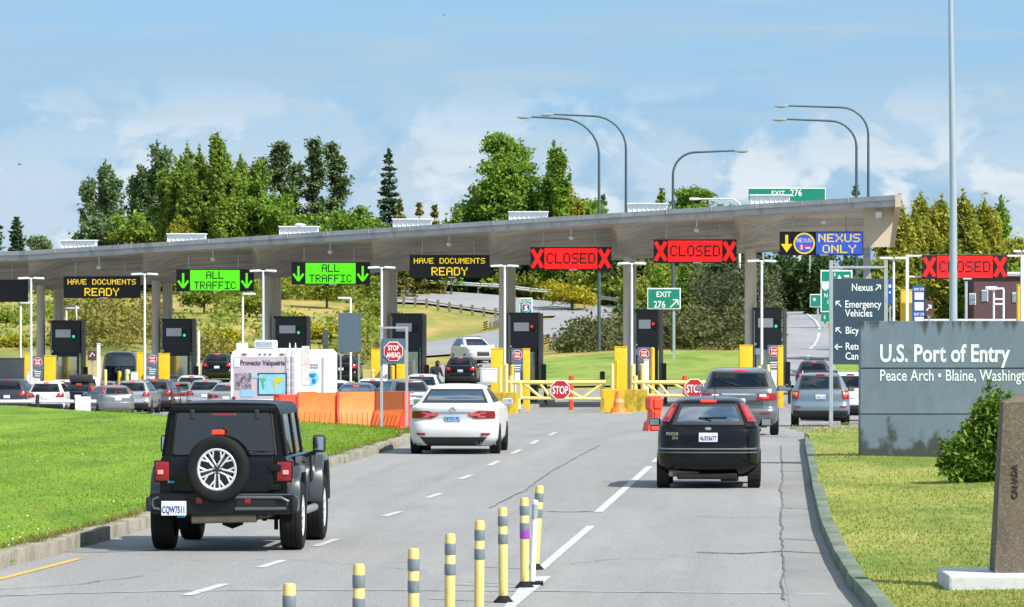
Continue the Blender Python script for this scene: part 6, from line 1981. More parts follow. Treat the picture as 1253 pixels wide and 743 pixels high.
KIND['hatch'] = dict(W=1.70, L=4.15, H=1.52, keys=[
    (.20, .72, .32, 3.95, .2, .3, .05), (.30, .79, .12, 4.06, .26, .35, .09), (.39, .835, .03, 4.12, .28, .38, .10), (.50, .85, .0, 4.15, .30, .4, .12), (.645, .85, .0, 4.13, .30, .4, .12), (.672, .848, .03, 4.12, .30, .4, .12), (.685, .845, .075, 4.12, .30, .4, .12),
    (.90, .845, .09, 4.02, .30, .38, .12), (.99, .835, .12, 3.85, .28, .35, .11), (1.03, .82, .15, 3.45, .18, .3, .06), (1.08, .80, .18, 3.08, .18, .22, .06), (1.24, .70, .29, 2.66, .17, .2, .06),
    (1.39, .60, .41, 2.28, .16, .2, .06), (1.45, .55, .47, 2.08, .18, .2, .06), (1.495, .46, .66, 1.85, .2, .2, .05), (1.52, .30, 1.0, 1.55, .15, .15, .02)],
    rw=(1.055, 1.395, .60, .47), sw=(1.07, 1.40), belt=1.02, wheels=(.30, .68, 3.28, .19), fw=(1.08, 1.41, .66, .5),
    lights=[(1.10, 1.40, .655, .50, .80, .61)], plate=(.775, .925, .155), bump=None, third=(1.425, 1.455, .13), seats=(1.15, 2.0), mirror=(2.85, 1.03), refl=None)
KIND['suv'] = dict(W=1.86, L=4.55, H=1.70, keys=[
    (.26, .80, .25, 4.35, .2, .3, .05), (.36, .89, .08, 4.48, .22, .35, .06), (.46, .925, .015, 4.53, .22, .4, .07), (.62, .93, .0, 4.55, .22, .4, .08), (.70, .93, .03, 4.54, .22, .4, .08), (.76, .928, .075, 4.52, .22, .4, .08),
    (.98, .92, .09, 4.40, .22, .38, .08), (1.06, .905, .11, 4.15, .22, .3, .08), (1.12, .88, .15, 3.70, .2, .3, .07), (1.17, .855, .18, 3.40, .2, .22, .07), (1.40, .745, .33, 2.88, .18, .2, .07),
    (1.57, .655, .47, 2.48, .17, .2, .07), (1.625, .615, .50, 2.30, .18, .2, .07), (1.67, .54, .68, 2.08, .2, .2, .05), (1.70, .36, 1.05, 1.75, .18, .18, .02)],
    rw=(1.15, 1.58, .72, .56), sw=(1.15, 1.57), belt=1.11, wheels=(.355, .88, 3.55, .225), fw=(1.17, 1.58, .7, .54),
    lights=[(.90, 1.10, .50, .62, .89, .865)], plate=(.80, .94, .155), bump=(.26, .56, .86), third=(1.60, 1.635, .13), seats=(1.35, 2.35), mirror=(3.15, 1.12), refl=(.60, .64, .62, .80))
KIND['wagon'] = dict(KIND['suv'], H=1.73, W=1.78, lights=[(.86, 1.12, .70, .66, .90, .86)], rw=(1.16, 1.60, .70, .58), plate=(.86, 1.0, .155), bump=(.26, .50, .86))
KIND['minivan'] = dict(W=2.01, L=5.15, H=1.735, keys=[
    (.24, .86, .30, 4.9, .2, .3, .05), (.33, .95, .12, 5.05, .25, .4, .06), (.44, .995, .03, 5.12, .26, .45, .08), (.60, 1.005, .0, 5.15, .26, .45, .09), (.68, 1.005, .03, 5.14, .26, .45, .09), (.73, 1.0, .085, 5.12, .26, .45, .09),
    (.98, .995, .10, 5.0, .25, .4, .09), (1.10, .98, .12, 4.75, .25, .35, .09), (1.17, .955, .15, 4.35, .22, .3, .08), (1.22, .93, .18, 4.05, .2, .25, .08), (1.45, .84, .31, 3.5, .18, .2, .08),
    (1.62, .765, .43, 3.1, .18, .2, .08), (1.67, .72, .46, 2.9, .2, .2, .08), (1.71, .62, .66, 2.65, .22, .2, .05), (1.735, .42, 1.05, 2.2, .2, .2, .02)],
    rw=(1.20, 1.635, .83, .69), sw=(1.20, 1.62), belt=1.17, wheels=(.34, 1.02, 4.02, .23), fw=(1.22, 1.63, .8, .64),
    lights=[(.90, 1.08, .42, .50, .965, .955)], plate=(.80, .95, .155), bump=None, third=(1.655, 1.685, .15), seats=(1.5, 2.9), mirror=(3.75, 1.15), refl=(.56, .59, .55, .80))

def plate_part(root, z0, z1, hw, xc, y, mat, text=None, tmat=None):
    pl = MB().box((xc, y - .012, (z0 + z1) / 2), (hw * 2, .018, z1 - z0), .006).build('licence_plate', mat, root)
    if text:
        text_mesh('lettering', text, (z1 - z0) * .68, (xc, y - .024, z0 + (z1 - z0) * .18), tmat or M['plate_blue'], pl, hw * 1.78, 'CENTER', .002, .003)
    return pl

def vehicle(kind, label, cat, px, D, body, yaw=0.0, name=None, group=None, W=None, H=None, L=None, lit=True, glass='glass', plate=True, text=None, rails=False, wiper=True, roofbox=False, loc=None, detail=False, platemat='plate', facing=False, rim='alloy', no_third=False):
    K = KIND[kind]
    W0, L0, H0 = K['W'], K['L'], K['H']
    sx, sy, sz = (W or W0) / W0, (L or L0) / L0, (H or H0) / H0
    sh = Shell(K['keys'], sx, sy, sz)
    b = loc or G(px, D)
    root = thing(name or {'sedan': 'sedan', 'hatch': 'hatchback', 'suv': 'suv', 'wagon': 'suv', 'minivan': 'minivan'}[kind], label, cat, b, YAW + yaw + (math.pi if facing else 0), group)
    rz0, rz1, rb, rt = K['rw']; rz0 *= sz; rz1 *= sz; rb *= sx; rt *= sx
    sz0, sz1 = K['sw'][0] * sz, K['sw'][1] * sz
    fz0, fz1, fb, ft = K['fw']; fz0 *= sz; fz1 *= sz; fb *= sx; ft *= sx
    rlo, rhi = lin(rz0, -rb, rz1, -rt), lin(rz0, rb, rz1, rt)
    flo, fhi = lin(fz0, -fb, fz1, -ft), lin(fz0, fb, fz1, ft)
    slo = lambda z: sh.yr(z) + sh.bow(z) + sh.rr(z) + .10
    shi = lambda z: sh.front(sh.w(z), z) - sh.rf(z) * .0 - .16
    fr = .055
    ex = lambda lo, hi, d: (lambda z: lo(z) + d, lambda z: hi(z) - d)
    holes = []
    for (k, a, c, lo, hi) in (('r', rz0, rz1, rlo, rhi), ('f', fz0, fz1, flo, fhi), ('s', sz0, sz1, slo, shi)):
        l2, h2 = ex(lo, hi, fr * .75)
        holes.append((k, a + fr * .45, c - fr * .45, l2, h2))
    v, f = sh.body(holes)
    MB().add(v, f).build('body', body, root, smooth=38)
    gm = [M[glass], M['plastic']]
    sh.patch('r', rz0, rz1, rlo, rhi, .007, 12, 16, frit=fr).build('rear_window', gm, root, smooth=40)
    sh.patch('f', fz0, fz1, flo, fhi, .007, 10, 14, frit=fr).build('windshield', [M['glass'], M['plastic']], root, smooth=40)
    # side glass split by a pillar into panes
    for sg in (-1, 1):
        w_ = sh.patch('s', sz0, sz1, slo, shi, .006, 8, 22, frit=fr, sgn=sg)
        nx = 22
        for q in range(len(w_.mi)):
            j = q % nx
            if q < 8 * nx and j in (6, 13): w_.mi[q] = 1
        w_.build('side_window', [M['privacy' if kind in ('suv', 'minivan', 'wagon') else 'glass'], M['plastic']], root, smooth=40)
    # cabin
    se = MB()
    bel = K['belt'] * sz
    y1, y2 = K['seats'][0] * sy, K['seats'][1] * sy
    wr = sh.w(bel + .1) * .86
    se.box((0, (sh.yr(bel) + sh.yf(bel + .05)) / 2 + .1, bel - .10), (wr * 1.9, (sh.yf(bel + .05) - sh.yr(bel)) * .82, .04))
    se.box((0, y1, bel - .02), (wr * 1.7, .16, .34), .06)
    for x in (-.38 * sx, .38 * sx):
        se.box((x, y1 - .02, bel + .19), (.24, .09, .15), .04)
        se.box((x, y2, bel + .02), (.48, .14, .42), .07); se.box((x, y2 - .02, bel + .29), (.26, .09, .17), .045)
    if detail: se.tube([(-.38 * sx - .18 * math.cos(a) * -1, y2 + .75, bel + .05 + .18 * math.sin(a)) for a in np.linspace(0, 6.1, 16)], .014, 6)
    se.build('seats', M['seat'], root, smooth=40)
    # underbody and wheels
    R_, ya, yb_, tw = K['wheels']; ya *= sy; yb_ *= sy
    MB().box((0, (L or L0) / 2, .27 * sz), ((W or W0) * .72, (L or L0) * .8, .16), .03).box((0, .45, .25), ((W or W0) * .55, .5, .12), .03).tube([(-.4, ya, R_ * .9), (.4, ya, R_ * .9)], .05, 8).build('underbody', M['underbody'], root)
    hw = (W or W0) / 2
    for sg in (-1, 1):
        for yy in (ya, yb_):
            ar = MB().lathe([(.001, sg * (sh.w(.45 * sz) + .002)), (R_ + .055, sg * (sh.w(.45 * sz) + .002)), (R_ + .06, sg * (hw - .2))], (0, yy, R_ + .01), 28, 'x').build('wheel_arch', M['underbody'], root)
            wheel(root, sg * (hw - tw / 2 + .012), yy, R_, tw, sg, M[rim])
    # rear lamps
    for (z0, z1, a0, a1, b0, b1) in K['lights']:
        z0 *= sz; z1 *= sz
        for sg in (-1, 1):
            lo, hi = lin(z0, a0 * sx, z1, a1 * sx), lin(z0, b0 * sx, z1, b1 * sx)
            l2, h2 = (lo, hi) if sg > 0 else ((lambda z, hi=hi: -hi(z)), (lambda z, lo=lo: -lo(z)))
            t = sh.patch('r', z0, z1, l2, h2, .014, 6, 8).build('tail_light', M['taillight'], root, smooth=40)
            zc = (z0 + z1) / 2
            dz = (z1 - z0) * .24
            li = lambda z, l2=l2, h2=h2: l2(z) + .30 * (h2(z) - l2(z)) + (.18 * (h2(z) - l2(z)) if sg < 0 else 0)
            hi_ = lambda z, l2=l2, h2=h2: l2(z) + .72 * (h2(z) - l2(z)) + (.0 if sg < 0 else -.12 * (h2(z) - l2(z)))
            sh.patch('r', zc - dz, zc + dz, li, hi_, .018, 3, 4, skirt=.006).build('lamp', M['brake'] if lit else pm('pink lamp', (.62, .10, .11), .15, coat=.6), t, smooth=40)
    if K['third'] and not no_third:
        z0, z1, h_ = K['third']
        sh.patch('r', z0 * sz, z1 * sz, const(-h_), const(h_), .016, 2, 6).build('high_brake_light', M['brake' if lit else 'taillight'], root)
    if K['bump']:
        z0, z1, h_ = K['bump']
        sh.patch('r', z0 * sz + .01, z1 * sz, const(-h_ * sx), const(h_ * sx), .010, 8, 20).build('bumper', M['plastic'], root, smooth=40)
    if K['refl']:
        z0, z1, a, c = K['refl']
        for sg in (-1, 1):
            sh.patch('r', z0 * sz, z1 * sz, const(min(sg * a, sg * c) * sx), const(max(sg * a, sg * c) * sx), .016, 2, 4).build('reflector', M['taillight'], root)
    if plate:
        z0, z1, h_ = K['plate']
        plate_part(root, z0 * sz, z1 * sz, h_, 0, min(sh.rear(0, z0 * sz), sh.rear(0, z1 * sz)) - .004, M[platemat], text)
    # mirrors
    my, mz = K['mirror']; my *= sy; mz *= sz
    for sg in (-1, 1):
        xm = sh.w(mz) + .13
        m_ = MB().box((sg * xm, my, mz + .02), (.21, .13, .15), .05).box((sg * (xm - .12), my + .02, mz - .03), (.14, .06, .05), .015).build('mirror', body if kind != 'wagon' else M['plastic'], root, smooth=35)
        MB().box((sg * (xm + .005), my - .066, mz + .02), (.16, .012, .105), .005).build('mirror_glass', M['mirror'], m_)
    # door seams and handles
    for sg in (-1, 1):
        for q in (.40, .62):
            y = (L or L0) * q
            MB().box((sg * (sh.w(.93 * sz) + .010), y, .93 * sz), (.03, .17, .03), .01).build('door_handle', body, root)
    if wiper and kind in ('hatch', 'suv', 'wagon', 'minivan'):
        wz = rz0 + .07
        MB().tube([(.06, sh.rear(.06, wz) - .025, wz), (-.16, sh.rear(-.16, wz + .05) - .03, wz + .05), (.30 if kind == 'hatch' else -.34, sh.rear(.3, wz + (.06 if kind == 'hatch' else .10)) - .028, wz + (.06 if kind == 'hatch' else .10))], .013, 6).build('wiper', M['plastic'], root)
    if rails:
        for sg in (-1, 1):
            zr = sh.z1
            MB().tube([(sg * .58 * sx, .75, zr - .10), (sg * .56 * sx, .9, zr + .02), (sg * .54 * sx, 2.2 * sy, zr + .03), (sg * .54 * sx, 2.4 * sy, zr - .06)], .022, 8).build('roof_rail', M['galv'], root)
        MB().tube([(-.56 * sx, 1.2, sh.z1 + .03), (.56 * sx, 1.2, sh.z1 + .03)], .02, 8).tube([(-.55 * sx, 1.95, sh.z1 + .03), (.55 * sx, 1.95, sh.z1 + .03)], .02, 8).build('cross_bars', M['plastic'], root)
    # front lamps for the cars that show them
    if facing:
        for sg in (-1, 1):
            sh.patch('f', .66 * sz, .84 * sz, const(min(sg * .5, sg * .86) * sx), const(max(sg * .5, sg * .86) * sx), .012, 4, 6).build('headlight', M['lens'], root, smooth=40)
        sh.patch('f', .52 * sz, .80 * sz, const(-.42), const(.42), .012, 5, 8).build('grille', M['plastic'], root)
    return root, sh

car_white, car_silver = paint('white', (.57, .58, .58), 0, .38, .25), paint('silver', (.40, .42, .44), .6)
car_black, car_gray = paint('black', (.004, .0045, .0055), .0, .2, .18), paint('gray', (.085, .09, .10), .5)
car_blue, car_red = paint('dark blue', (.015, .04, .09), .5), paint('red', (.42, .02, .025), .2)
car_slate, car_dgray = paint('slate', (.16, .215, .25), .4), paint('dark gray', (.04, .043, .05), .4)

# white sedan in the lane
root, sh = vehicle('sedan', 'white four door sedan with blue licence plate driving away in the middle of the road', 'car', 554.3, 109.8, car_white, glass='glass_light', text='BTD1PL', platemat='plate_blue_bg', lit=False, detail=True, rim='dark_alloy', no_third=True)
sh.patch('r', .872, .888, const(-.36), const(.36), .013, 2, 12).build('chrome_strip', M['chrome'], root)
e = MB()
for (rx, rz) in ((.065, .042), (.022, .040), (.042, .018)):
    e.tube([(rx * math.cos(a), sh.rear(0, .935) - .015, .937 + rz * math.sin(a) + (.015 if rz == .018 else 0)) for a in np.linspace(0, 2 * math.pi, 24)], .006, 6)
e.build('emblem', M['chrome'], root)
MB().lathe([(.05, -.03), (.055, -.03), (.055, .12), (.045, .12)], (.52, .14, .255), 14, 'y').build('exhaust_tip', M['chrome'], root)
for sg in (-1, 1):
    sh.patch('r', .80, .862, const(min(sg * .33, sg * .56)), const(max(sg * .33, sg * .56)), .017, 3, 6, skirt=.006).build('reverse_lamp', M['brake'] if False else pm('pink lamp', (.62, .10, .11), .15, coat=.6), root)
    sh.patch('r', .20, .44, (lambda z, sg=sg: min(sg * .55 + sg * (z - .2) * .9, sg * .86)), (lambda z, sg=sg: max(sg * .55 + sg * (z - .2) * .9, sg * .86)), .018, 6, 6).build('bumper_corner', car_white, root, smooth=40)

# black hatchback in front right
root, sh = vehicle('hatch', 'black compact hatchback with tall red corner lights driving away in the right lane', 'car', 866.5, 88.0, car_black, glass='glass_light', text='AUD5677', detail=True, rim='alloy')
sh.patch('r', .590, .612, const(-.80), const(.80), .014, 2, 20).build('bumper_strip', pm('gray trim and highlight', (.10, .11, .12), .25), root, smooth=40)
sh.patch('r', .648, .664, const(-.79), const(.79), .010, 2, 20).build('ledge_highlight', pm('gray trim and highlight', (.10, .11, .12), .25), root, smooth=40)  # lit top edge of the bumper put in as a lighter gray band
y = sh.rear(0, .995) - .012
ob_ = MB().lathe([(.001, -.01), (.055, -.008), (.06, .01)], (0, y, 0), 20, 'y').build('emblem', M['chrome'], root); ob_.scale = (1, 1, .45); ob_.location = (0, 0, .995)
fa = math.atan2(sh.rear(-.44, .90) - sh.rear(-.70, .90), .26)
text_mesh('lettering', 'FOCUS', .068, (-.70, sh.rear(-.70, .90) - .022, .885), M['chrome'], root, None, 'LEFT', .002, .006, rot=(math.pi / 2, 0, fa))
text_mesh('lettering', 'ZX3', .058, (-.60, sh.rear(-.60, .84) - .022, .82), M['chrome'], root, None, 'LEFT', .001, .006, rot=(math.pi / 2, 0, fa))
MB().tube([(-.62, .25, .25), (-.62, .02, .24)], .035, 10).box((-.40, .26, .26), (.52, .2, .13), .06).build('muffler', M['rust'], root, smooth=40)
MB().box((-.02, .32, .20), (1.0, .4, .10), .03).box((.35, .35, .16), (.3, .2, .08), .02).build('skid_plate', M['underbody'], root)
MB().tube([(.1, 1.0, 1.52), (.1, .80, 1.72)], .006, 5).build('antenna', M['plastic'], root)
for ch in root.children:
    if ch.name.startswith('tail_light'):
        pass

# gray minivan
root, sh = vehicle('minivan', 'gray minivan with a chrome bar between its red tail lights in the right lane', 'car', 904.5, 137.0, paint('mid gray', (.17, .175, .185), .6), glass='glass', text='BUV9241', rails=False)
sh.patch('r', 1.03, 1.075, const(-.44), const(.42), .016, 3, 14).build('chrome_bar', M['chrome'], root, smooth=40)
em = MB().tube([(-.05, -.0, -.04), (-.035, 0, .05)], .008, 6).tube([(.05, 0, -.04), (.035, 0, .05)], .008, 6).tube([(-.04, 0, 0), (.04, 0, 0)], .008, 6).build('emblem', M['chrome'], root)
em.location = (0, sh.rear(0, 1.13) - .012, 1.13)
sh.patch('r', .70, .90, const(-.62), const(.62), .006, 4, 16).build('tailgate_panel', paint('darker gray', (.08, .083, .09), .6), root, smooth=40)
for sg in (-1, 1):
    sh.patch('r', .99, 1.06, const(min(sg * .52, sg * .70)), const(max(sg * .52, sg * .70)), .019, 3, 5, skirt=.006).build('reverse_lamp', M['lens'], root)

# slate blue wagon like suv
root, sh = vehicle('wagon', 'slate blue green suv with roof rails partly behind the wayfinding sign frame', 'car', 1004, 168.0, car_slate, rails=True, text='AXK2118', glass='privacy', lit=False)
for sg in (-1, 1):
    sh.patch('r', .99, 1.07, const(min(sg * .72, sg * .86)), const(max(sg * .72, sg * .86)), .019, 3, 4, skirt=.006).build('lamp', M['amber'], root)
vehicle('suv', 'white suv almost hidden behind the port sign edge', 'car', 1041, 186, car_white, lit=False)
vehicle('suv', 'dark gray suv with roof rack waiting ahead of the slate blue suv', 'car', 996, 286, car_dgray, H=1.95, W=2.0, rails=True)

# queue on the left
q = 'cars queueing before the booths'
vehicle('suv', 'dark gray suv cut off by the left edge of the picture', 'car', 8, 256, car_dgray, group=q, W=1.95, H=1.78, lit=False)
vehicle('sedan', 'bright red sedan between the dark suv and the white car at far left', 'car', 33, 262, car_red, group=q)
vehicle('suv', 'white suv behind the white barrier arm at the left', 'car', 55, 257, car_white, group=q, H=1.62)
vehicle('suv', 'white suv waiting behind the car with the black roof box', 'car', 101, 272, car_white, group=q, H=1.70)
vehicle('suv', 'white suv beside the leftmost booth half hidden by the roof box car', 'car', 75, 266, car_white, group=q, H=1.62)
rb, sh = vehicle('hatch', 'dark hatchback carrying a black roof box', 'car', 95, 259, car_black, group=q)
o = MB().box((0, 0, .2), (.95, 1.9, .40), .14).build('roof_box', M['plastic'], smooth=40)
o.location = rb.location + Vector((.05, 1.6, 1.50)); o.rotation_euler.z = YAW
tag(o, 'glossy black roof cargo box on the dark hatchback', 'cargo box')
vehicle('hatch', 'gray silver hatchback turned left so its side shows, just behind the lawn', 'car', 145, 248, paint('mid silver', (.24, .25, .26), .6), yaw=.34, group=q, H=1.45, L=4.4)
vehicle('suv', 'silver suv with lit brake lights right of the turned hatchback', 'car', 160, 255, car_silver, yaw=-.02, group=q, W=1.82, H=1.62)
vehicle('suv', 'gray suv with lit brake lights second right of the turned hatchback', 'car', 188, 262, car_gray, group=q, H=1.62)
vehicle('sedan', 'silver sedan with lit brake lights left of the white suv', 'car', 213, 266, car_silver, group=q)
vehicle('suv', 'white suv at the booth right of the gray van', 'car', 233, 272, car_white, group=q, H=1.70, W=1.9)
vehicle('sedan', 'silver sedan just above the black off-road car roof', 'car', 276, 250, car_silver, group=q, H=1.48)
vehicle('suv', 'white suv in front of the camper van mural', 'car', 297, 258, car_white, group=q, H=1.70)
vehicle('suv', 'black suv beyond the booth line left of the camper van', 'car', 265, 316, car_black, group=q)
vehicle('suv', 'black suv beyond the booth line right of the camper van', 'car', 417, 312, car_black, group=q, H=1.80, W=1.95)
vehicle('sedan', 'dark blue sedan behind the orange barriers', 'car', 433, 216, car_blue, group=q, H=1.50, glass='glass_light')
vehicle('suv', 'white suv whose roof shows behind the dark blue sedan', 'car', 455, 244, car_white, group=q, H=1.62)
rb, sh = vehicle('suv', 'gray suv turned left with its side showing behind the stop ahead sign', 'car', 505, 214, paint('metal gray', (.17, .19, .21), .6), yaw=.30, group=q, H=1.62, L=4.5, lit=False)
e = MB(); e.tube([(.06 * math.cos(a), 0, .06 * math.sin(a)) for a in np.linspace(0, 2 * math.pi, 20)], .010, 6).tube([(-.035, 0, .04), (-.012, 0, -.035), (0, 0, 0), (.012, 0, -.035), (.035, 0, .04)], .008, 6)
em = e.build('emblem', M['chrome'], rb); em.location = (0, sh.rear(0, 1.08) - .015, 1.08)
vehicle('suv', 'white suv at the booth left of the white sedan roof', 'car', 515, 258, car_white, group=q, H=1.72, W=1.95, glass='privacy')
vehicle('suv', 'black suv just past the booths above the white sedan', 'car', 563, 309, car_black, group=q, H=1.72, text='BKT402')
vehicle('suv', 'white suv coming towards the camera on the exit road', 'car', 567, 350, car_white, yaw=.35, facing=True, H=1.75, W=1.95, rails=True)

for (k, lab, px, D, c, kw) in [
        ('sedan', 'white sedan roof just right of the red sedan in the second row', 44, 274, car_white, {}), ('sedan', 'silver sedan between the roof box car and the gray van', 121, 272, car_silver, {}),
        ('suv', 'white suv in the second row under the stop board right of the gray van', 176, 274, car_white, dict(H=1.66)), ('sedan', 'white sedan in front of the booth right of the gray van', 207, 278, car_white, {}),
        ('suv', 'silver suv between the silver sedan and the white suv near the black car roof', 250, 259, car_silver, dict(H=1.58)), ('sedan', 'white sedan low in front of the camper mural corner', 322, 250, car_white, {}),
        ('suv', 'white suv left of the dark blue sedan beside the motorhome', 404, 236, car_white, dict(H=1.60)), ('sedan', 'dark sedan in the second row left of the red sedan', 18, 276, car_dgray, {})]:
    vehicle(k, lab, 'car', px, D, c, group=q, **kw)
# gray delivery van at the first booth
def van():
    D = 290
    b = G(146, D)
    root = thing('delivery_van', 'tall gray van with a large dark rear window at the leftmost booth', 'van', b, YAW)
    k = [(.30, .90, .1, 5.8, .12, .3, .03), (.50, 1.0, .0, 5.9, .14, .4, .03), (1.10, 1.01, .0, 5.8, .14, .4, .03), (1.25, 1.0, .02, 5.2, .14, .3, .03), (1.9, .96, .05, 4.6, .14, .25, .03), (2.55, .88, .09, 4.0, .2, .25, .04), (2.75, .78, .16, 3.8, .25, .25, .04), (2.86, .5, .4, 3.4, .2, .2, .02)]
    sh = Shell(k)
    v, f = sh.body([], .06)
    MB().add(v, f).build('body', paint('van gray', (.40, .41, .42), .3), root, smooth=38)
    for sg in (-1, 1):
        sh.patch('r', 1.25, 2.05, const(min(sg * .03, sg * .80)), const(max(sg * .03, sg * .80)), .01, 8, 8, frit=.05).build('rear_window', [M['privacy'], M['plastic']], root, smooth=40)
        MB().box((sg * .40, .14, 1.65), (.74, .03, .78)).build('window_backing', M['underbody'], root)
        sh.patch('r', .75, 1.25, const(min(sg * .88, sg * .98)), const(max(sg * .88, sg * .98)), .015, 5, 3).build('tail_light', M['taillight'], root)
        sh.patch('s', 1.45, 2.05, const(.5), const(4.2), .01, 6, 12, sgn=sg).build('side_window', M['plastic'], root, smooth=40)
        for yy in (1.0, 4.6): wheel(root, sg * .86, yy, .36, .24, sg, M['alloy'])
    MB().box((0, -.012, 1.1), (.02, .02, 1.5)).build('door_seam', M['plastic'], root)
    MB().box((0, -.03, .42), (1.9, .16, .22), .04).build('bumper', M['plastic'], root)
    plate_part(root, .70, .85, .155, .3, -.01, M['plate'])
van()

# camper van
def camper():
    D = 203.0; s = D / F
    b = G(323, D)
    root = thing('camper_van', 'white camper van with a printed world map mural on its rear wall', 'camper', b, YAW - .03)
    W = 2.55; hw = W / 2
    zt = Zp(427, D) - b.z
    L = 4.6
    prof = [(-hw, .45), (-hw, zt - .30), (-hw + .06, zt - .12), (-hw + .16, zt - .04), (-hw + .34, zt), (hw - .34, zt), (hw - .16, zt - .04), (hw - .06, zt - .12), (hw, zt - .30), (hw, .45)]
    white = noise_stack('camper white', (.74, .75, .75), [((.62, .63, .63), 1.2, .5, .75, .5, (1, 1, 1))], rough=.4)
    MB().prism(prof, 'y', 0, L).build('body', white, root, smooth=30)
    MB().prism([(p[0] * 1.005, p[1]) for p in [(-hw, .62), (-hw, .80), (hw, .80), (hw, .62)]], 'y', -.03, L).box((0, -.08, .52), (W * .98, .18, .24), .05).build('bumper', white, root)
    # mural panel
    mx0, mx1, mz0, mz1 = -hw + .12, hw - .10, .95, zt - .30
    mu = MB().box(((mx0 + mx1) / 2, -.006, (mz0 + mz1) / 2), (mx1 - mx0, .012, mz1 - mz0)).build('mural', noise_stack('mural lilac', (.46, .40, .44), [((.55, .50, .52), 1.2, .45, .65, .7, (1, 1, 1))], rough=.5), root)
    zc = mz1 - .22
    text_mesh('lettering', 'Provecto Valqueiria', .265, (mx0 + .24, -.020, zc - .10), pm('mural ink', (.10, .05, .10), .6), mu, 1.72, 'LEFT', .008, .006)
    MB().box((.32, -.018, zc - .83), (1.12, .02, .86), .0).build('map_frame', pm('map frame', (.03, .04, .07), .6), mu)
    MB().box((.32, -.030, zc - .83), (1.02, .02, .76), .0).build('map_sea', pm('map sea', (.22, .50, .66), .6, var=.15, vscale=4), mu)
    def blob(cx, cz, pts, mat):
        MB().prism([(cx + x, cz + z) for x, z in pts], 'y', -.050, -.042).build('map_land', mat, mu)
    gy = pm('map yellow green', (.36, .48, .05), .6, col2=(.55, .50, .06), vscale=5); gg = pm('map green', (.10, .36, .16), .6)
    blob(.46, zc - .72, [(-.12, .05), (-.02, .14), (.12, .17), (.26, .12), (.30, .02), (.16, -.06), (.04, -.04), (.02, -.22), (-.06, -.30), (-.10, -.12)], gy)
    blob(-.02, zc - .72, [(-.14, .10), (.02, .14), (.10, .06), (.0, -.04), (.06, -.16), (.02, -.30), (-.05, -.18), (-.06, -.02)], gg)
    MB().box((mx0 + .36, -.018, zc - .72), (.62, .02, .62), .0).build('mural_photo', noise_stack('mural photo', (.30, .24, .28), [((.08, .07, .09), 5, .45, .6, .9, (1, 1, 1)), ((.55, .5, .5), 7, .55, .65, .7, (1, 1, 1))], rough=.6), mu)
    MB().box((mx0 + .12, -.018, mz1 - .22), (.22, .02, .34), .0).build('mural_badge', M['plate'], mu)
    MB().box((mx0 + .78, -.018, zc - .55), (.42, .02, .10), .0).box((mx0 + .5, -.018, zc - 1.16), (.5, .02, .3)).build('mural_blocks', pm('mural blue', (.25, .45, .62), .6), mu)
    # marker lights, ladder, roof gear
    for x in (-.75, -.15, .05, .25, .70):
        MB().box((x, -.02, zt - .20), (.18 if abs(x) > .5 else .07, .04, .045), .01).build('marker_light', M['taillight' if abs(x) > .5 else 'plastic'], root)
    ld = MB()
    for x in (.98, 1.20): ld.tube([(x, -.12, .9), (x, -.12, zt - .05), (x, .12, zt + .22), (x, .4, zt + .02)], .014, 8)
    for k in range(6): ld.tube([(.98, -.12, 1.05 + k * .3), (1.20, -.12, 1.05 + k * .3)], .009, 6)
    ld.build('ladder', M['white_paint'], root, smooth=40)
    MB().box((-.02, .8, zt + .17), (.80, .9, .32), .08).build('air_conditioner', M['white_paint'], root, smooth=40)
    MB().box((-.02, .342, zt + .17), (.62, .03, .20), .01).build('vent_grille', M['galv'], root)
    MB().box((-.92, .6, zt + .10), (.40, .5, .24), .02).build('roof_vent', M['white_paint'], root)
    for sg in (-1, 1):
        MB().box((sg * (hw - .12), -.03, .88), (.12, .05, .30), .02).build('tail_light', M['taillight'], root)
        for yy in (1.2, 3.8): wheel(root, sg * (hw - .2), yy, .38, .26, sg, M['alloy'])
    plate_part(root, .66, .78, .155, .2, -.17, M['plate'])
camper()
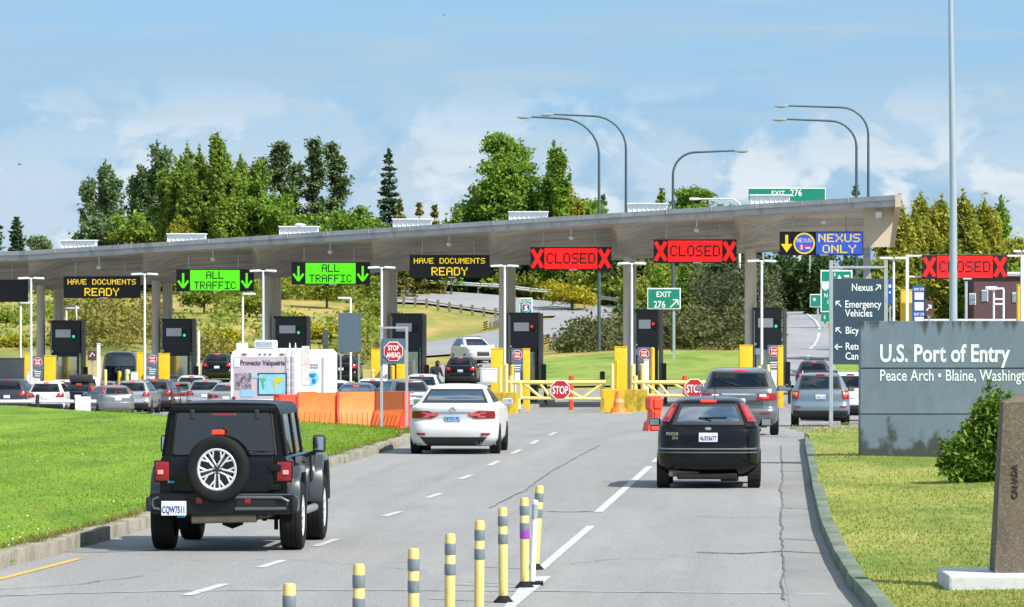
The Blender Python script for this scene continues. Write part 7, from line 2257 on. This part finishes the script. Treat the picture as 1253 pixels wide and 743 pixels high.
def second_camper():
    """white motor home body standing ahead of the camper in the next lane"""
    D = 204.0; s = D / F
    x0, x1 = X(367, D), X(398, D)
    b = G(382.5, D)
    root = thing('motorhome', 'narrow white motorhome with a round blue globe emblem right of the mural', 'camper', b, YAW)
    W = x1 - x0; hw = W / 2; zt = Zp(428.5, D) - b.z
    white = MATS['camper white']
    prof = [(-hw, .4), (-hw, zt - .12), (-hw + .12, zt), (hw - .16, zt), (hw, zt - .16), (hw, .4)]
    MB().prism(prof, 'y', 0, 5.5).build('body', white, root, smooth=30)
    gx = X(380, D) - b.x + .05; gz_ = Zp(463, D) - b.z
    MB().lathe([(.001, -.02), (.27, -.02), (.27, .0)], (gx, 0, gz_), 28, 'y').build('globe_emblem', pm('globe blue', (.16, .46, .68), .5), root)
    MB().prism([(gx - .12, gz_ + .16), (gx + .16, gz_ + .18), (gx + .10, gz_ + .04), (gx + .02, gz_ + .02), (gx - .10, gz_ + .08)], 'y', -.034, -.024).prism([(gx + .02, gz_ - .02), (gx + .16, gz_ - .04), (gx + .12, gz_ - .20), (gx + .02, gz_ - .18)], 'y', -.034, -.024).build('globe_land', pm('globe dark', (.02, .14, .32), .5), root)
    fl = MB()
    for r in range(2):
        for c in range(4): fl.box((gx - .10 + c * .10, -.015, gz_ + .52 - r * .11), (.06, .02, .06))
    fl.build('flag_stickers', pm('sticker dark', (.12, .12, .18), .6), root)
    MB().box((-hw + .22, -.015, (zt + .9) / 2 + .35), (.30, .03, 1.5), .02).build('side_panel', pm('panel gray', (.50, .49, .47), .5, var=.2, vscale=5), root)
    MB().box((-hw + .2, -.02, zt - .42), (.42, .03, .30), .02).build('notice', pm('notice pink', (.58, .42, .42), .5, var=.2, vscale=10), root)
    MB().box((hw - .08, -.02, 1.6), (.05, .04, 1.8), .01).build('edge_trim', M['galv'], root)
    MB().box((0, -.05, .62), (W * .96, .12, .2), .04).build('bumper', white, root)
    MB().box((-.05, -.09, 1.06), (.7, .06, .16), .03).build('tail_light', M['taillight'], root)
    for sg in (-1, 1):
        for yy in (1.2, 4.4): wheel(root, sg * (hw - .15), yy, .34, .22, sg, M['alloy'])
second_camper()
# ------------------------------------------------------------------ black off-road car with the spare wheel
def offroad():
    D = 64.4
    b = Vector((X(272, D), D, 0))
    root = thing('off_road_car', 'black boxy off-road car with a spare wheel on its tailgate, nearest car on the left', 'car', b, YAW - .004)
    blk = car_black
    soft = pm('black hardtop', (.006, .0065, .0075), .42, bump=.05, bscale=150, spec=.25)
    W = 1.62; hw = W / 2
    # tub and tailgate
    MB().prism([(-hw + .03, .56), (-hw, .66), (-hw, 1.10), (-hw + .03, 1.16), (hw - .03, 1.16), (hw, 1.10), (hw, .66), (hw - .03, .56)], 'y', .16, 2.95).build('body', blk, root, smooth=30)
    MB().box((-.02, .13, .90), (1.28, .08, .50), .025).build('tailgate', blk, root, smooth=30)
    for x in (-.66, .62): MB().box((x, .118, .9), (.012, .06, .52)).build('tailgate_seam', M['underbody'], root)
    for z in (1.02, .78):
        MB().box((.66, .09, z), (.16, .06, .09), .02).build('hinge', blk, root)
    # hood and front
    MB().prism([(2.9, .60), (4.05, .58), (4.15, .70), (4.13, 1.02), (4.0, 1.08), (2.9, 1.17)], 'x', -.62, .62).box((0, 4.1, .60), (1.70, .16, .22), .04).build('hood', blk, root, smooth=30)
    # hardtop: rear opening with glass
    zt = 1.80
    def xs(z): return (hw - .015) - (z - 1.16) * .155 - (max(0, z - 1.70)) * .55
    ht = MB()
    # roof slab
    pr = []
    for z in (1.66, 1.72, 1.765, 1.79): pr.append((-xs(z), z))
    pr += [(-xs(1.79) + .08, zt), (0, zt + .012), (xs(1.79) - .08, zt)]
    for z in (1.79, 1.765, 1.72, 1.66): pr.append((xs(z), z))
    ht.prism(pr, 'y', .22, 2.55)
    ht.build('hardtop', soft, root, smooth=40)
    def PL(): return MB()
    for sg in (-1, 1):   # rear corner pillars, lower rail
        o_ = [(sg * xs(1.16), 1.16), (sg * xs(1.66), 1.66), (sg * (xs(1.66) - .13), 1.66), (sg * (xs(1.16) - .12), 1.16)]
        PL().prism(o_, 'y', .20, .42).build('pillar', soft, root)
        # pillars along the side
        for (ya, yb_) in ((.20, .50), (1.42, 1.56), (2.30, 2.44)):
            PL().prism([(sg * xs(1.16), 1.16), (sg * xs(1.68), 1.68), (sg * (xs(1.68) - .05), 1.68), (sg * (xs(1.16) - .05), 1.16)], 'y', ya, yb_).build('pillar', soft, root)
    PL().box((0, .24, 1.175), (1.40, .10, .06), .01).build('window_sill', soft, root)
    PL().prism([(-.58, 1.64), (-.58, 1.70), (.58, 1.70), (.58, 1.64)], 'y', .20, .34).build('top_rail', soft, root)
    # spoiler lip and hinges of the glass
    MB().box((0, .20, 1.735), (1.30, .10, .07), .02).build('roof_lip', soft, root, smooth=40)
    for x in (-.40, .42):
        MB().box((x, .165, 1.665), (.065, .05, .13), .02).build('glass_hinge', M['plastic'], root)
    # glass
    gm = MB().prism([(-.645, 1.195), (-.595, 1.655), (-.57, 1.685), (.57, 1.685), (.595, 1.655), (.645, 1.195), (.62, 1.175), (-.62, 1.175)], 'y', .165, .185)
    gm.build('rear_window', M['privacy'], root)
    fr = MB()
    for (a, c) in (((-.655, 1.17), (-.60, 1.69)), ((.655, 1.17), (.60, 1.69))):
        fr.tube([(a[0], .19, a[1]), (c[0], .19, c[1])], .018, 6)
    fr.tube([(-.60, .19, 1.69), (.60, .19, 1.69)], .018, 6)
    fr.build('window_seal', M['plastic'], root)
    for sg in (-1, 1):
        for (ya, yb_) in ((.52, 1.41), (1.57, 2.29), (2.45, 2.72)):
            MB().prism([(sg * (xs(1.18) - .018), 1.18), (sg * (xs(1.66) - .018), 1.66), (sg * (xs(1.66) - .026), 1.66), (sg * (xs(1.18) - .026), 1.18)], 'y', ya, yb_ if yb_ < 2.6 else 2.5).build('side_window', M['glass' if ya > 1.5 else 'privacy'], root)
        # doors
        for (ya, yb_) in ((1.0, 1.98), (2.0, 2.95)):
            d = MB().box((sg * (hw + .006), (ya + yb_) / 2, .86), (.03, yb_ - ya - .02, .56), .012).build('door', blk, root)
            MB().box((sg * (hw + .035), ya + .15, 1.04), (.04, .16, .035), .012).build('handle', M['plastic'], d)
    MB().prism([(2.62, 1.17), (2.60, 1.20), (2.36, 1.68), (2.39, 1.69), (2.66, 1.20)], 'x', -.66, .66).build('windshield_frame', blk, root)
    # seats seen through the tinted glass
    se = MB().box((0, 1.3, 1.08), (1.2, .2, .5), .08)
    for x in (-.36, .36):
        se.box((x, 1.28, 1.40), (.26, .1, .18), .05); se.box((x, 2.1, 1.15), (.5, .18, .6), .08); se.box((x, 2.08, 1.52), (.28, .1, .18), .05)
    se.build('seats', M['seat'], root, smooth=40)
    # tail lights
    for sg in (-1, 1):
        t = MB().box((sg * .775, .135, .975), (.185, .12, .235), .025).build('tail_light', M['taillight'], root, smooth=30)
        MB().box((sg * .795, .07, .965), (.075, .02, .055), .008).build('reverse_lamp', pm('lamp core', (.78, .30, .30), .2, coat=.5), t)
        MB().box((sg * .775, .15, .975), (.215, .10, .265), .02).build('bezel', blk, t)
    # bumper: black with chrome gray sheen insets
    bp = pm('bumper black', (.006, .0065, .008), .3, spec=.35)
    b_ = MB().prism([(-.92, .50), (-.93, .66), (-.90, .71), (.90, .71), (.93, .66), (.92, .50), (.86, .46), (-.86, .46)], 'y', -.06, .16)
    b_ = b_.build('bumper', bp, root, smooth=30)
    MB().box((.43, -.062, .585), (.50, .03, .10), .012).build('bumper_recess', M['underbody'], b_)
    MB().tube([(-.80, -.07, .665), (-.87, -.06, .64), (-.885, -.055, .58), (-.86, -.06, .53), (-.78, -.07, .52)], .018, 8).build('bumper_rim', pm('satin gray', (.11, .12, .13), .3, .4), b_, smooth=40)
    MB().tube([(-.22, -.065, .70), (.90, -.06, .70)], .010, 6).build('edge_highlight', pm('satin gray', (.11, .12, .13), .3, .4), b_)  # highlight along the top edge, coloured into a thin gray tube
    MB().tube([(.17, -.07, .665), (.75, -.07, .665), (.84, -.05, .62), (.82, -.06, .53), (.17, -.07, .525)], .022, 8).build('bumper_rim', pm('satin gray', (.11, .12, .13), .3, .4), b_, smooth=40)
    for sg in (-1, 1):
        MB().box((sg * .925, .04, .585), (.08, .26, .19), .04).build('bumper_cap', pm('satin dark', (.03, .033, .037), .22, .4), b_, smooth=40)
    for x in (-.285, .33):
        MB().box((x, -.07, .625), (.085, .03, .075), .014).build('reflector', M['taillight'], b_)
    pm_ = plate_part(root, .445, .62, .158, -.605, -.075, M['plate'], 'CQW7511')
    MB().box((-.605, -.091, .607), (.14, .006, .012)).build('plate_header', M['plate_blue'], pm_)
    MB().box((-.50, -.091, .605), (.07, .006, .022)).build('plate_tab', M['red'], pm_)
    MB().box((-.52, -.04, .435), (.10, .03, .032), .008).build('tow_hook', pm('electric blue', (.01, .30, .75), .4), root)
    MB().box((-.66, .085, .845), (.085, .012, .03), .005).build('badge', pm('badge blue', (.02, .30, .42), .3, .3), root)
    # muffler and running gear
    MB().tube([(-.40, .14, .405), (.42, .14, .425)], .068, 16).build('muffler', M['exhaust'], root, smooth=40)
    MB().tube([(.42, .14, .43), (.56, .3, .44), (.62, .9, .46)], .035, 10).build('exhaust_pipe', M['rust'], root, smooth=40)
    ub = MB()
    ub.box((0, 1.6, .50), (1.1, 2.9, .14), .03).tube([(-.7, .75, .42), (.7, .75, .42)], .055, 10).lathe([(.001, -.16), (.10, -.13), (.15, 0), (.10, .13), (.001, .16)], (.05, .75, .40), 14, 'x')
    ub.tube([(-.7, 3.75, .42), (.7, 3.75, .42)], .05, 10)
    for sg in (-1, 1): ub.tube([(sg * .48, .55, .36), (sg * .46, .60, .75)], .03, 8).tube([(sg * .45, .75, .45), (sg * .45, .75, .70)], .07, 10)
    ub.box((0, .5, .43), (.8, .35, .14), .04)
    ub.build('underbody', M['underbody'], root, smooth=30)
    for sg in (-1, 1):
        MB().tube([(sg * .86, 1.25, .44), (sg * .88, 3.1, .44)], .05, 10).build('side_step', pm('satin gray light', (.30, .32, .34), .3, .5), root, smooth=40)
        MB().box((sg * .62, .62, .36), (.05, .03, .22)).build('mud_flap', M['underbody'], root)
    # fender flares
    flare = pm('satin flare', (.040, .045, .052), .28, .0, coat=.5)
    def flare_part(sg, yc, R_, z_c, w0, w1):
        n = 14; v, f = [], []
        prof = []
        for k in range(n + 1):
            a = math.pi * (.02 + .96 * k / n)
            cx_ = -math.cos(a); sz_ = math.sin(a)
            y = yc + cx_ * R_ * (1.0 if abs(cx_) > .0 else 1)
            z = z_c + min(sz_ * 1.25, 1.0) * R_ * .98
            prof.append((y, z, cx_, sz_))
        for (y, z, c_, s_) in prof:
            v += [(sg * w0, y, z + .015), (sg * (w1 - .02), y, z + .02), (sg * w1, y, z - .02), (sg * w1, y - c_ * -.0, z - .06), (sg * (w1 - .03), y, z - .07), (sg * w0, y, z - .055)]
        for k in range(n):
            for j in range(6):
                j2 = (j + 1) % 6
                f.append((k * 6 + j, k * 6 + j2, (k + 1) * 6 + j2, (k + 1) * 6 + j))
        f += [(0, 1, 2, 3, 4, 5), tuple(n * 6 + j for j in range(6))[::-1]]
        MB().add(v, f).build('fender_flare', flare, root, smooth=40)
    for sg in (-1, 1):
        flare_part(sg, .78, .50, .52, .74, .955)
        flare_part(sg, 3.76, .56, .53, .56, .975)
        MB().box((sg * .72, 3.55, .95), (.28, 1.15, .34), .05).build('front_fender', blk, root, smooth=40)
    # road wheels
    def big_wheel(parent, x, y, sg, R_=.418, tw=.285, name='wheel', facing_rear=False, z=None):
        h = tw / 2; n = 44
        prof = [(R_ * .64, -h * .86), (R_ * .70, -h * .98), (R_ * .86, -h), (R_ * .95, -h * .92), (R_ * .99, -h * .74), (R_, -h * .5), (R_ * .985, -h * .46), (R_ * .985, -h * .40), (R_, -h * .36), (R_, -h * .05), (R_ * .985, -h * .02), (R_ * .985, h * .02), (R_, h * .05),
                (R_, h * .36), (R_ * .985, h * .40), (R_ * .985, h * .46), (R_, h * .5), (R_ * .99, h * .74), (R_ * .95, h * .92), (R_ * .86, h), (R_ * .70, h * .98), (R_ * .64, h * .86)]
        t = MB().lathe(prof, (0, 0, 0), n, 'x', closed=True).build(name, M['rubber'], parent, smooth=40)
        t.location = (x, y, R_ if z is None else z)
        rim = MB(); dk = MB()
        ri = R_ * .645
        rim.lathe([(ri, -h * .5), (ri, h * .80), (ri * .93, h * .88), (ri * .86, h * .80), (ri * .85, h * .4)], (0, 0, 0), n, 'x')
        dk.lathe([(.001, h * .18), (ri * .93, h * .18)], (0, 0, 0), n, 'x')
        for k in range(5):
            a = 2 * math.pi * k / 5 - math.pi / 2
            ca, sa = math.cos(a), math.sin(a)
            # dark broad spoke with bright forked edges
            dk.box((h * .56, ca * ri * .45, sa * ri * .45), (.03, ri * .62, ri * .20), .008, Matrix.Rotation(a, 3, 'X'))
            for q in (-1, 1):
                p0 = Vector((h * .64, math.cos(a + q * .38) * ri * .22, math.sin(a + q * .38) * ri * .22)); p1 = Vector((h * .74, math.cos(a + q * .15) * ri * .93, math.sin(a + q * .15) * ri * .93))
                rim.tube([p0, p1], .0125, 6)
                b0 = p0.lerp(p1, .42); b1 = Vector((h * .74, math.cos(a + q * .44) * ri * .93, math.sin(a + q * .44) * ri * .93))
                rim.tube([b0, b1], .0125, 6)
            rim.lathe([(.001, h * .68), (.012, h * .66)], (0, math.cos(a + .63) * ri * .16, math.sin(a + .63) * ri * .16), 8, 'x')
        dk.lathe([(.001, h * .70), (ri * .12, h * .70), (ri * .19, h * .52), (ri * .2, h * .3)], (0, 0, 0), 20, 'x')
        for mb in (rim, dk):
            if facing_rear: mb.v = [(p[1] * -1, -p[0], p[2]) if False else p for p in mb.v]
            if sg < 0: mb.v = [(-p[0], -p[1], p[2]) for p in mb.v]
        rim.build('rim', M['alloy'], t, smooth=40)
        dk.build('rim_back', M['dark_alloy'], t, smooth=40)
        return t
    for sg in (-1, 1):
        for yy in (.78, 3.76): big_wheel(root, sg * .822, yy, sg)
    sp = big_wheel(root, 0, 0, 1, R_=.408, tw=.24, name='spare_wheel', z=1.0)
    sp.location = (-.055, -.03, 1.005)
    sp.rotation_euler = (0, 0, -math.pi / 2)
    root.scale = (.96, .98, 1.0); sp.scale = (1, .98, 1)
    MB().box((-.055, .12, 1.0), (.3, .12, .3), .02).build('spare_carrier', M['plastic'], root)
    br = MB().box((-.05, -.01, 1.455), (.155, .06, .055), .012).build('high_brake_light', M['brake'], root)
    MB().box((-.05, .08, 1.36), (.10, .05, .28), .015).build('brake_light_arm', M['plastic'], root)
    wb = MB()
    for k in range(11): wb.box((-.13 + k * .028, .150, 1.668), (.019, .004, .030 if k % 3 else .022))
    wb.build('window_decal', pm('faded red decal', (.30, .04, .05), .5), root)
    MB().tube([(.34, .15, 1.20), (.62, .15, 1.225), (.30, .145, 1.235)], .011, 6).build('wiper', M['plastic'], root)
    # mirrors
    for sg in (-1, 1):
        m_ = MB().box((sg * 1.0, 2.45, 1.26), (.17, .10, .22), .04).tube([(sg * .78, 2.5, 1.10), (sg * .95, 2.46, 1.15)], .03, 8).build('mirror', M['plastic'], root, smooth=35)
        MB().box((sg * 1.0, 2.395, 1.262), (.125, .01, .17), .004).build('mirror_glass', M['mirror'], m_)
offroad()

# ------------------------------------------------------------------ officer behind the white suv
def person(px, py_head_top, D, label):
    b = G(px, D); b = Vector((b.x, b.y, b.z))
    s_ = D / F
    H_ = Zp(py_head_top, D) - b.z
    k = H_ / 1.78
    b.z += 0
    root = thing('person', label, 'person', b, .5)
    V = {'pel': (0, 0, .95), 'sp': (0, .02, 1.18), 'ch': (.02, .0, 1.38), 'nk': (.05, -.02, 1.52), 'hd': (.08, -.05, 1.64), 'tp': (.085, -.05, 1.75),
         'hl': (-.10, 0, .90), 'kl': (-.11, -.02, .50), 'al': (-.11, .02, .08), 'tl': (-.11, -.14, .04), 'hr': (.10, 0, .90), 'kr': (.12, -.04, .50), 'ar': (.12, .02, .08), 'tr': (.12, -.14, .04),
         'sl': (-.19, 0, 1.44), 'el': (-.27, -.04, 1.17), 'wl': (-.20, -.24, 1.08), 'sr': (.21, 0, 1.44), 'er': (.30, -.02, 1.17), 'wr': (.26, -.22, 1.10), 'fl': (-.17, -.33, 1.07), 'fr_': (.24, -.31, 1.09)}
    R = {'pel': .15, 'sp': .14, 'ch': .16, 'nk': .062, 'hd': .098, 'tp': .075, 'hl': .10, 'kl': .068, 'al': .05, 'tl': .045, 'hr': .10, 'kr': .068, 'ar': .05, 'tr': .045, 'sl': .075, 'el': .05, 'wl': .036, 'sr': .075, 'er': .05, 'wr': .036, 'fl': .03, 'fr_': .03}
    E = [('pel', 'sp'), ('sp', 'ch'), ('ch', 'nk'), ('nk', 'hd'), ('hd', 'tp'), ('pel', 'hl'), ('hl', 'kl'), ('kl', 'al'), ('al', 'tl'), ('pel', 'hr'), ('hr', 'kr'), ('kr', 'ar'), ('ar', 'tr'), ('ch', 'sl'), ('sl', 'el'), ('el', 'wl'), ('wl', 'fl'), ('ch', 'sr'), ('sr', 'er'), ('er', 'wr'), ('wr', 'fr_')]
    names = list(V)
    me = bpy.data.meshes.new('body')
    me.from_pydata([tuple(c * k for c in V[n]) for n in names], [(names.index(a), names.index(c)) for a, c in E], [])
    o = bpy.data.objects.new('body', me); COL.objects.link(o)
    md = o.modifiers.new('skin', 'SKIN')
    sv = me.skin_vertices[0].data
    for i, n in enumerate(names):
        sv[i].radius = (R[n] * k, R[n] * k * (.8 if n in ('pel', 'sp', 'ch') else 1))
        sv[i].use_root = (n == 'pel')
    sb = o.modifiers.new('sub', 'SUBSURF'); sb.levels = 2; sb.render_levels = 2
    dg = bpy.context.evaluated_depsgraph_get()
    me2 = bpy.data.meshes.new_from_object(o.evaluated_get(dg))
    bpy.data.objects.remove(o)
    skin = pm('skin', (.34, .19, .13), .6); cloth = pm('navy uniform', (.012, .016, .028), .85)
    me2.materials.clear()
    body = link('body', me2, [cloth, skin], root, smooth=80)
    hz = 1.535 * k
    for p in me2.polygons:
        c = p.center
        hand = (c.y < -.24 * k and c.z > .9 * k)
        p.material_index = 1 if (c.z > hz or hand) else 0
    hx, hy, hz2 = [q * k for q in V['hd']]
    hair = MB().lathe([(.001, .135 * k), (.06 * k, .125 * k), (.104 * k, .06 * k), (.108 * k, .0), (.10 * k, -.02 * k)], (hx, hy + .012 * k, hz2 + .0), 18).build('hair', pm('dark hair', (.02, .015, .012), .8), root, smooth=60)
    for q in (-1, 1):
        MB().lathe([(.001, -.012), (.012, 0), (.001, .012)], (hx + q * .035 * k, hy - .092 * k, hz2 + .01), 8).build('eye', M['plastic'], root)
        MB().box((hx + q * .10 * k, hy, hz2), (.02, .04, .06), .008).build('ear', skin, root)
    MB().add([(hx - .015, hy - .09 * k, hz2 - .03), (hx + .015, hy - .09 * k, hz2 - .03), (hx, hy - .125 * k, hz2 - .03), (hx, hy - .095 * k, hz2 + .015)], [(0, 2, 1), (0, 3, 2), (1, 2, 3), (0, 1, 3)]).build('nose', skin, root)
    MB().box((hx, hy - .092 * k, hz2 - .055), (.045, .012, .010), .003).build('mouth', pm('lips', (.25, .09, .08), .6), root)
person(533, 441, 284, 'person in a dark uniform standing beside the lane behind the white suv roof')
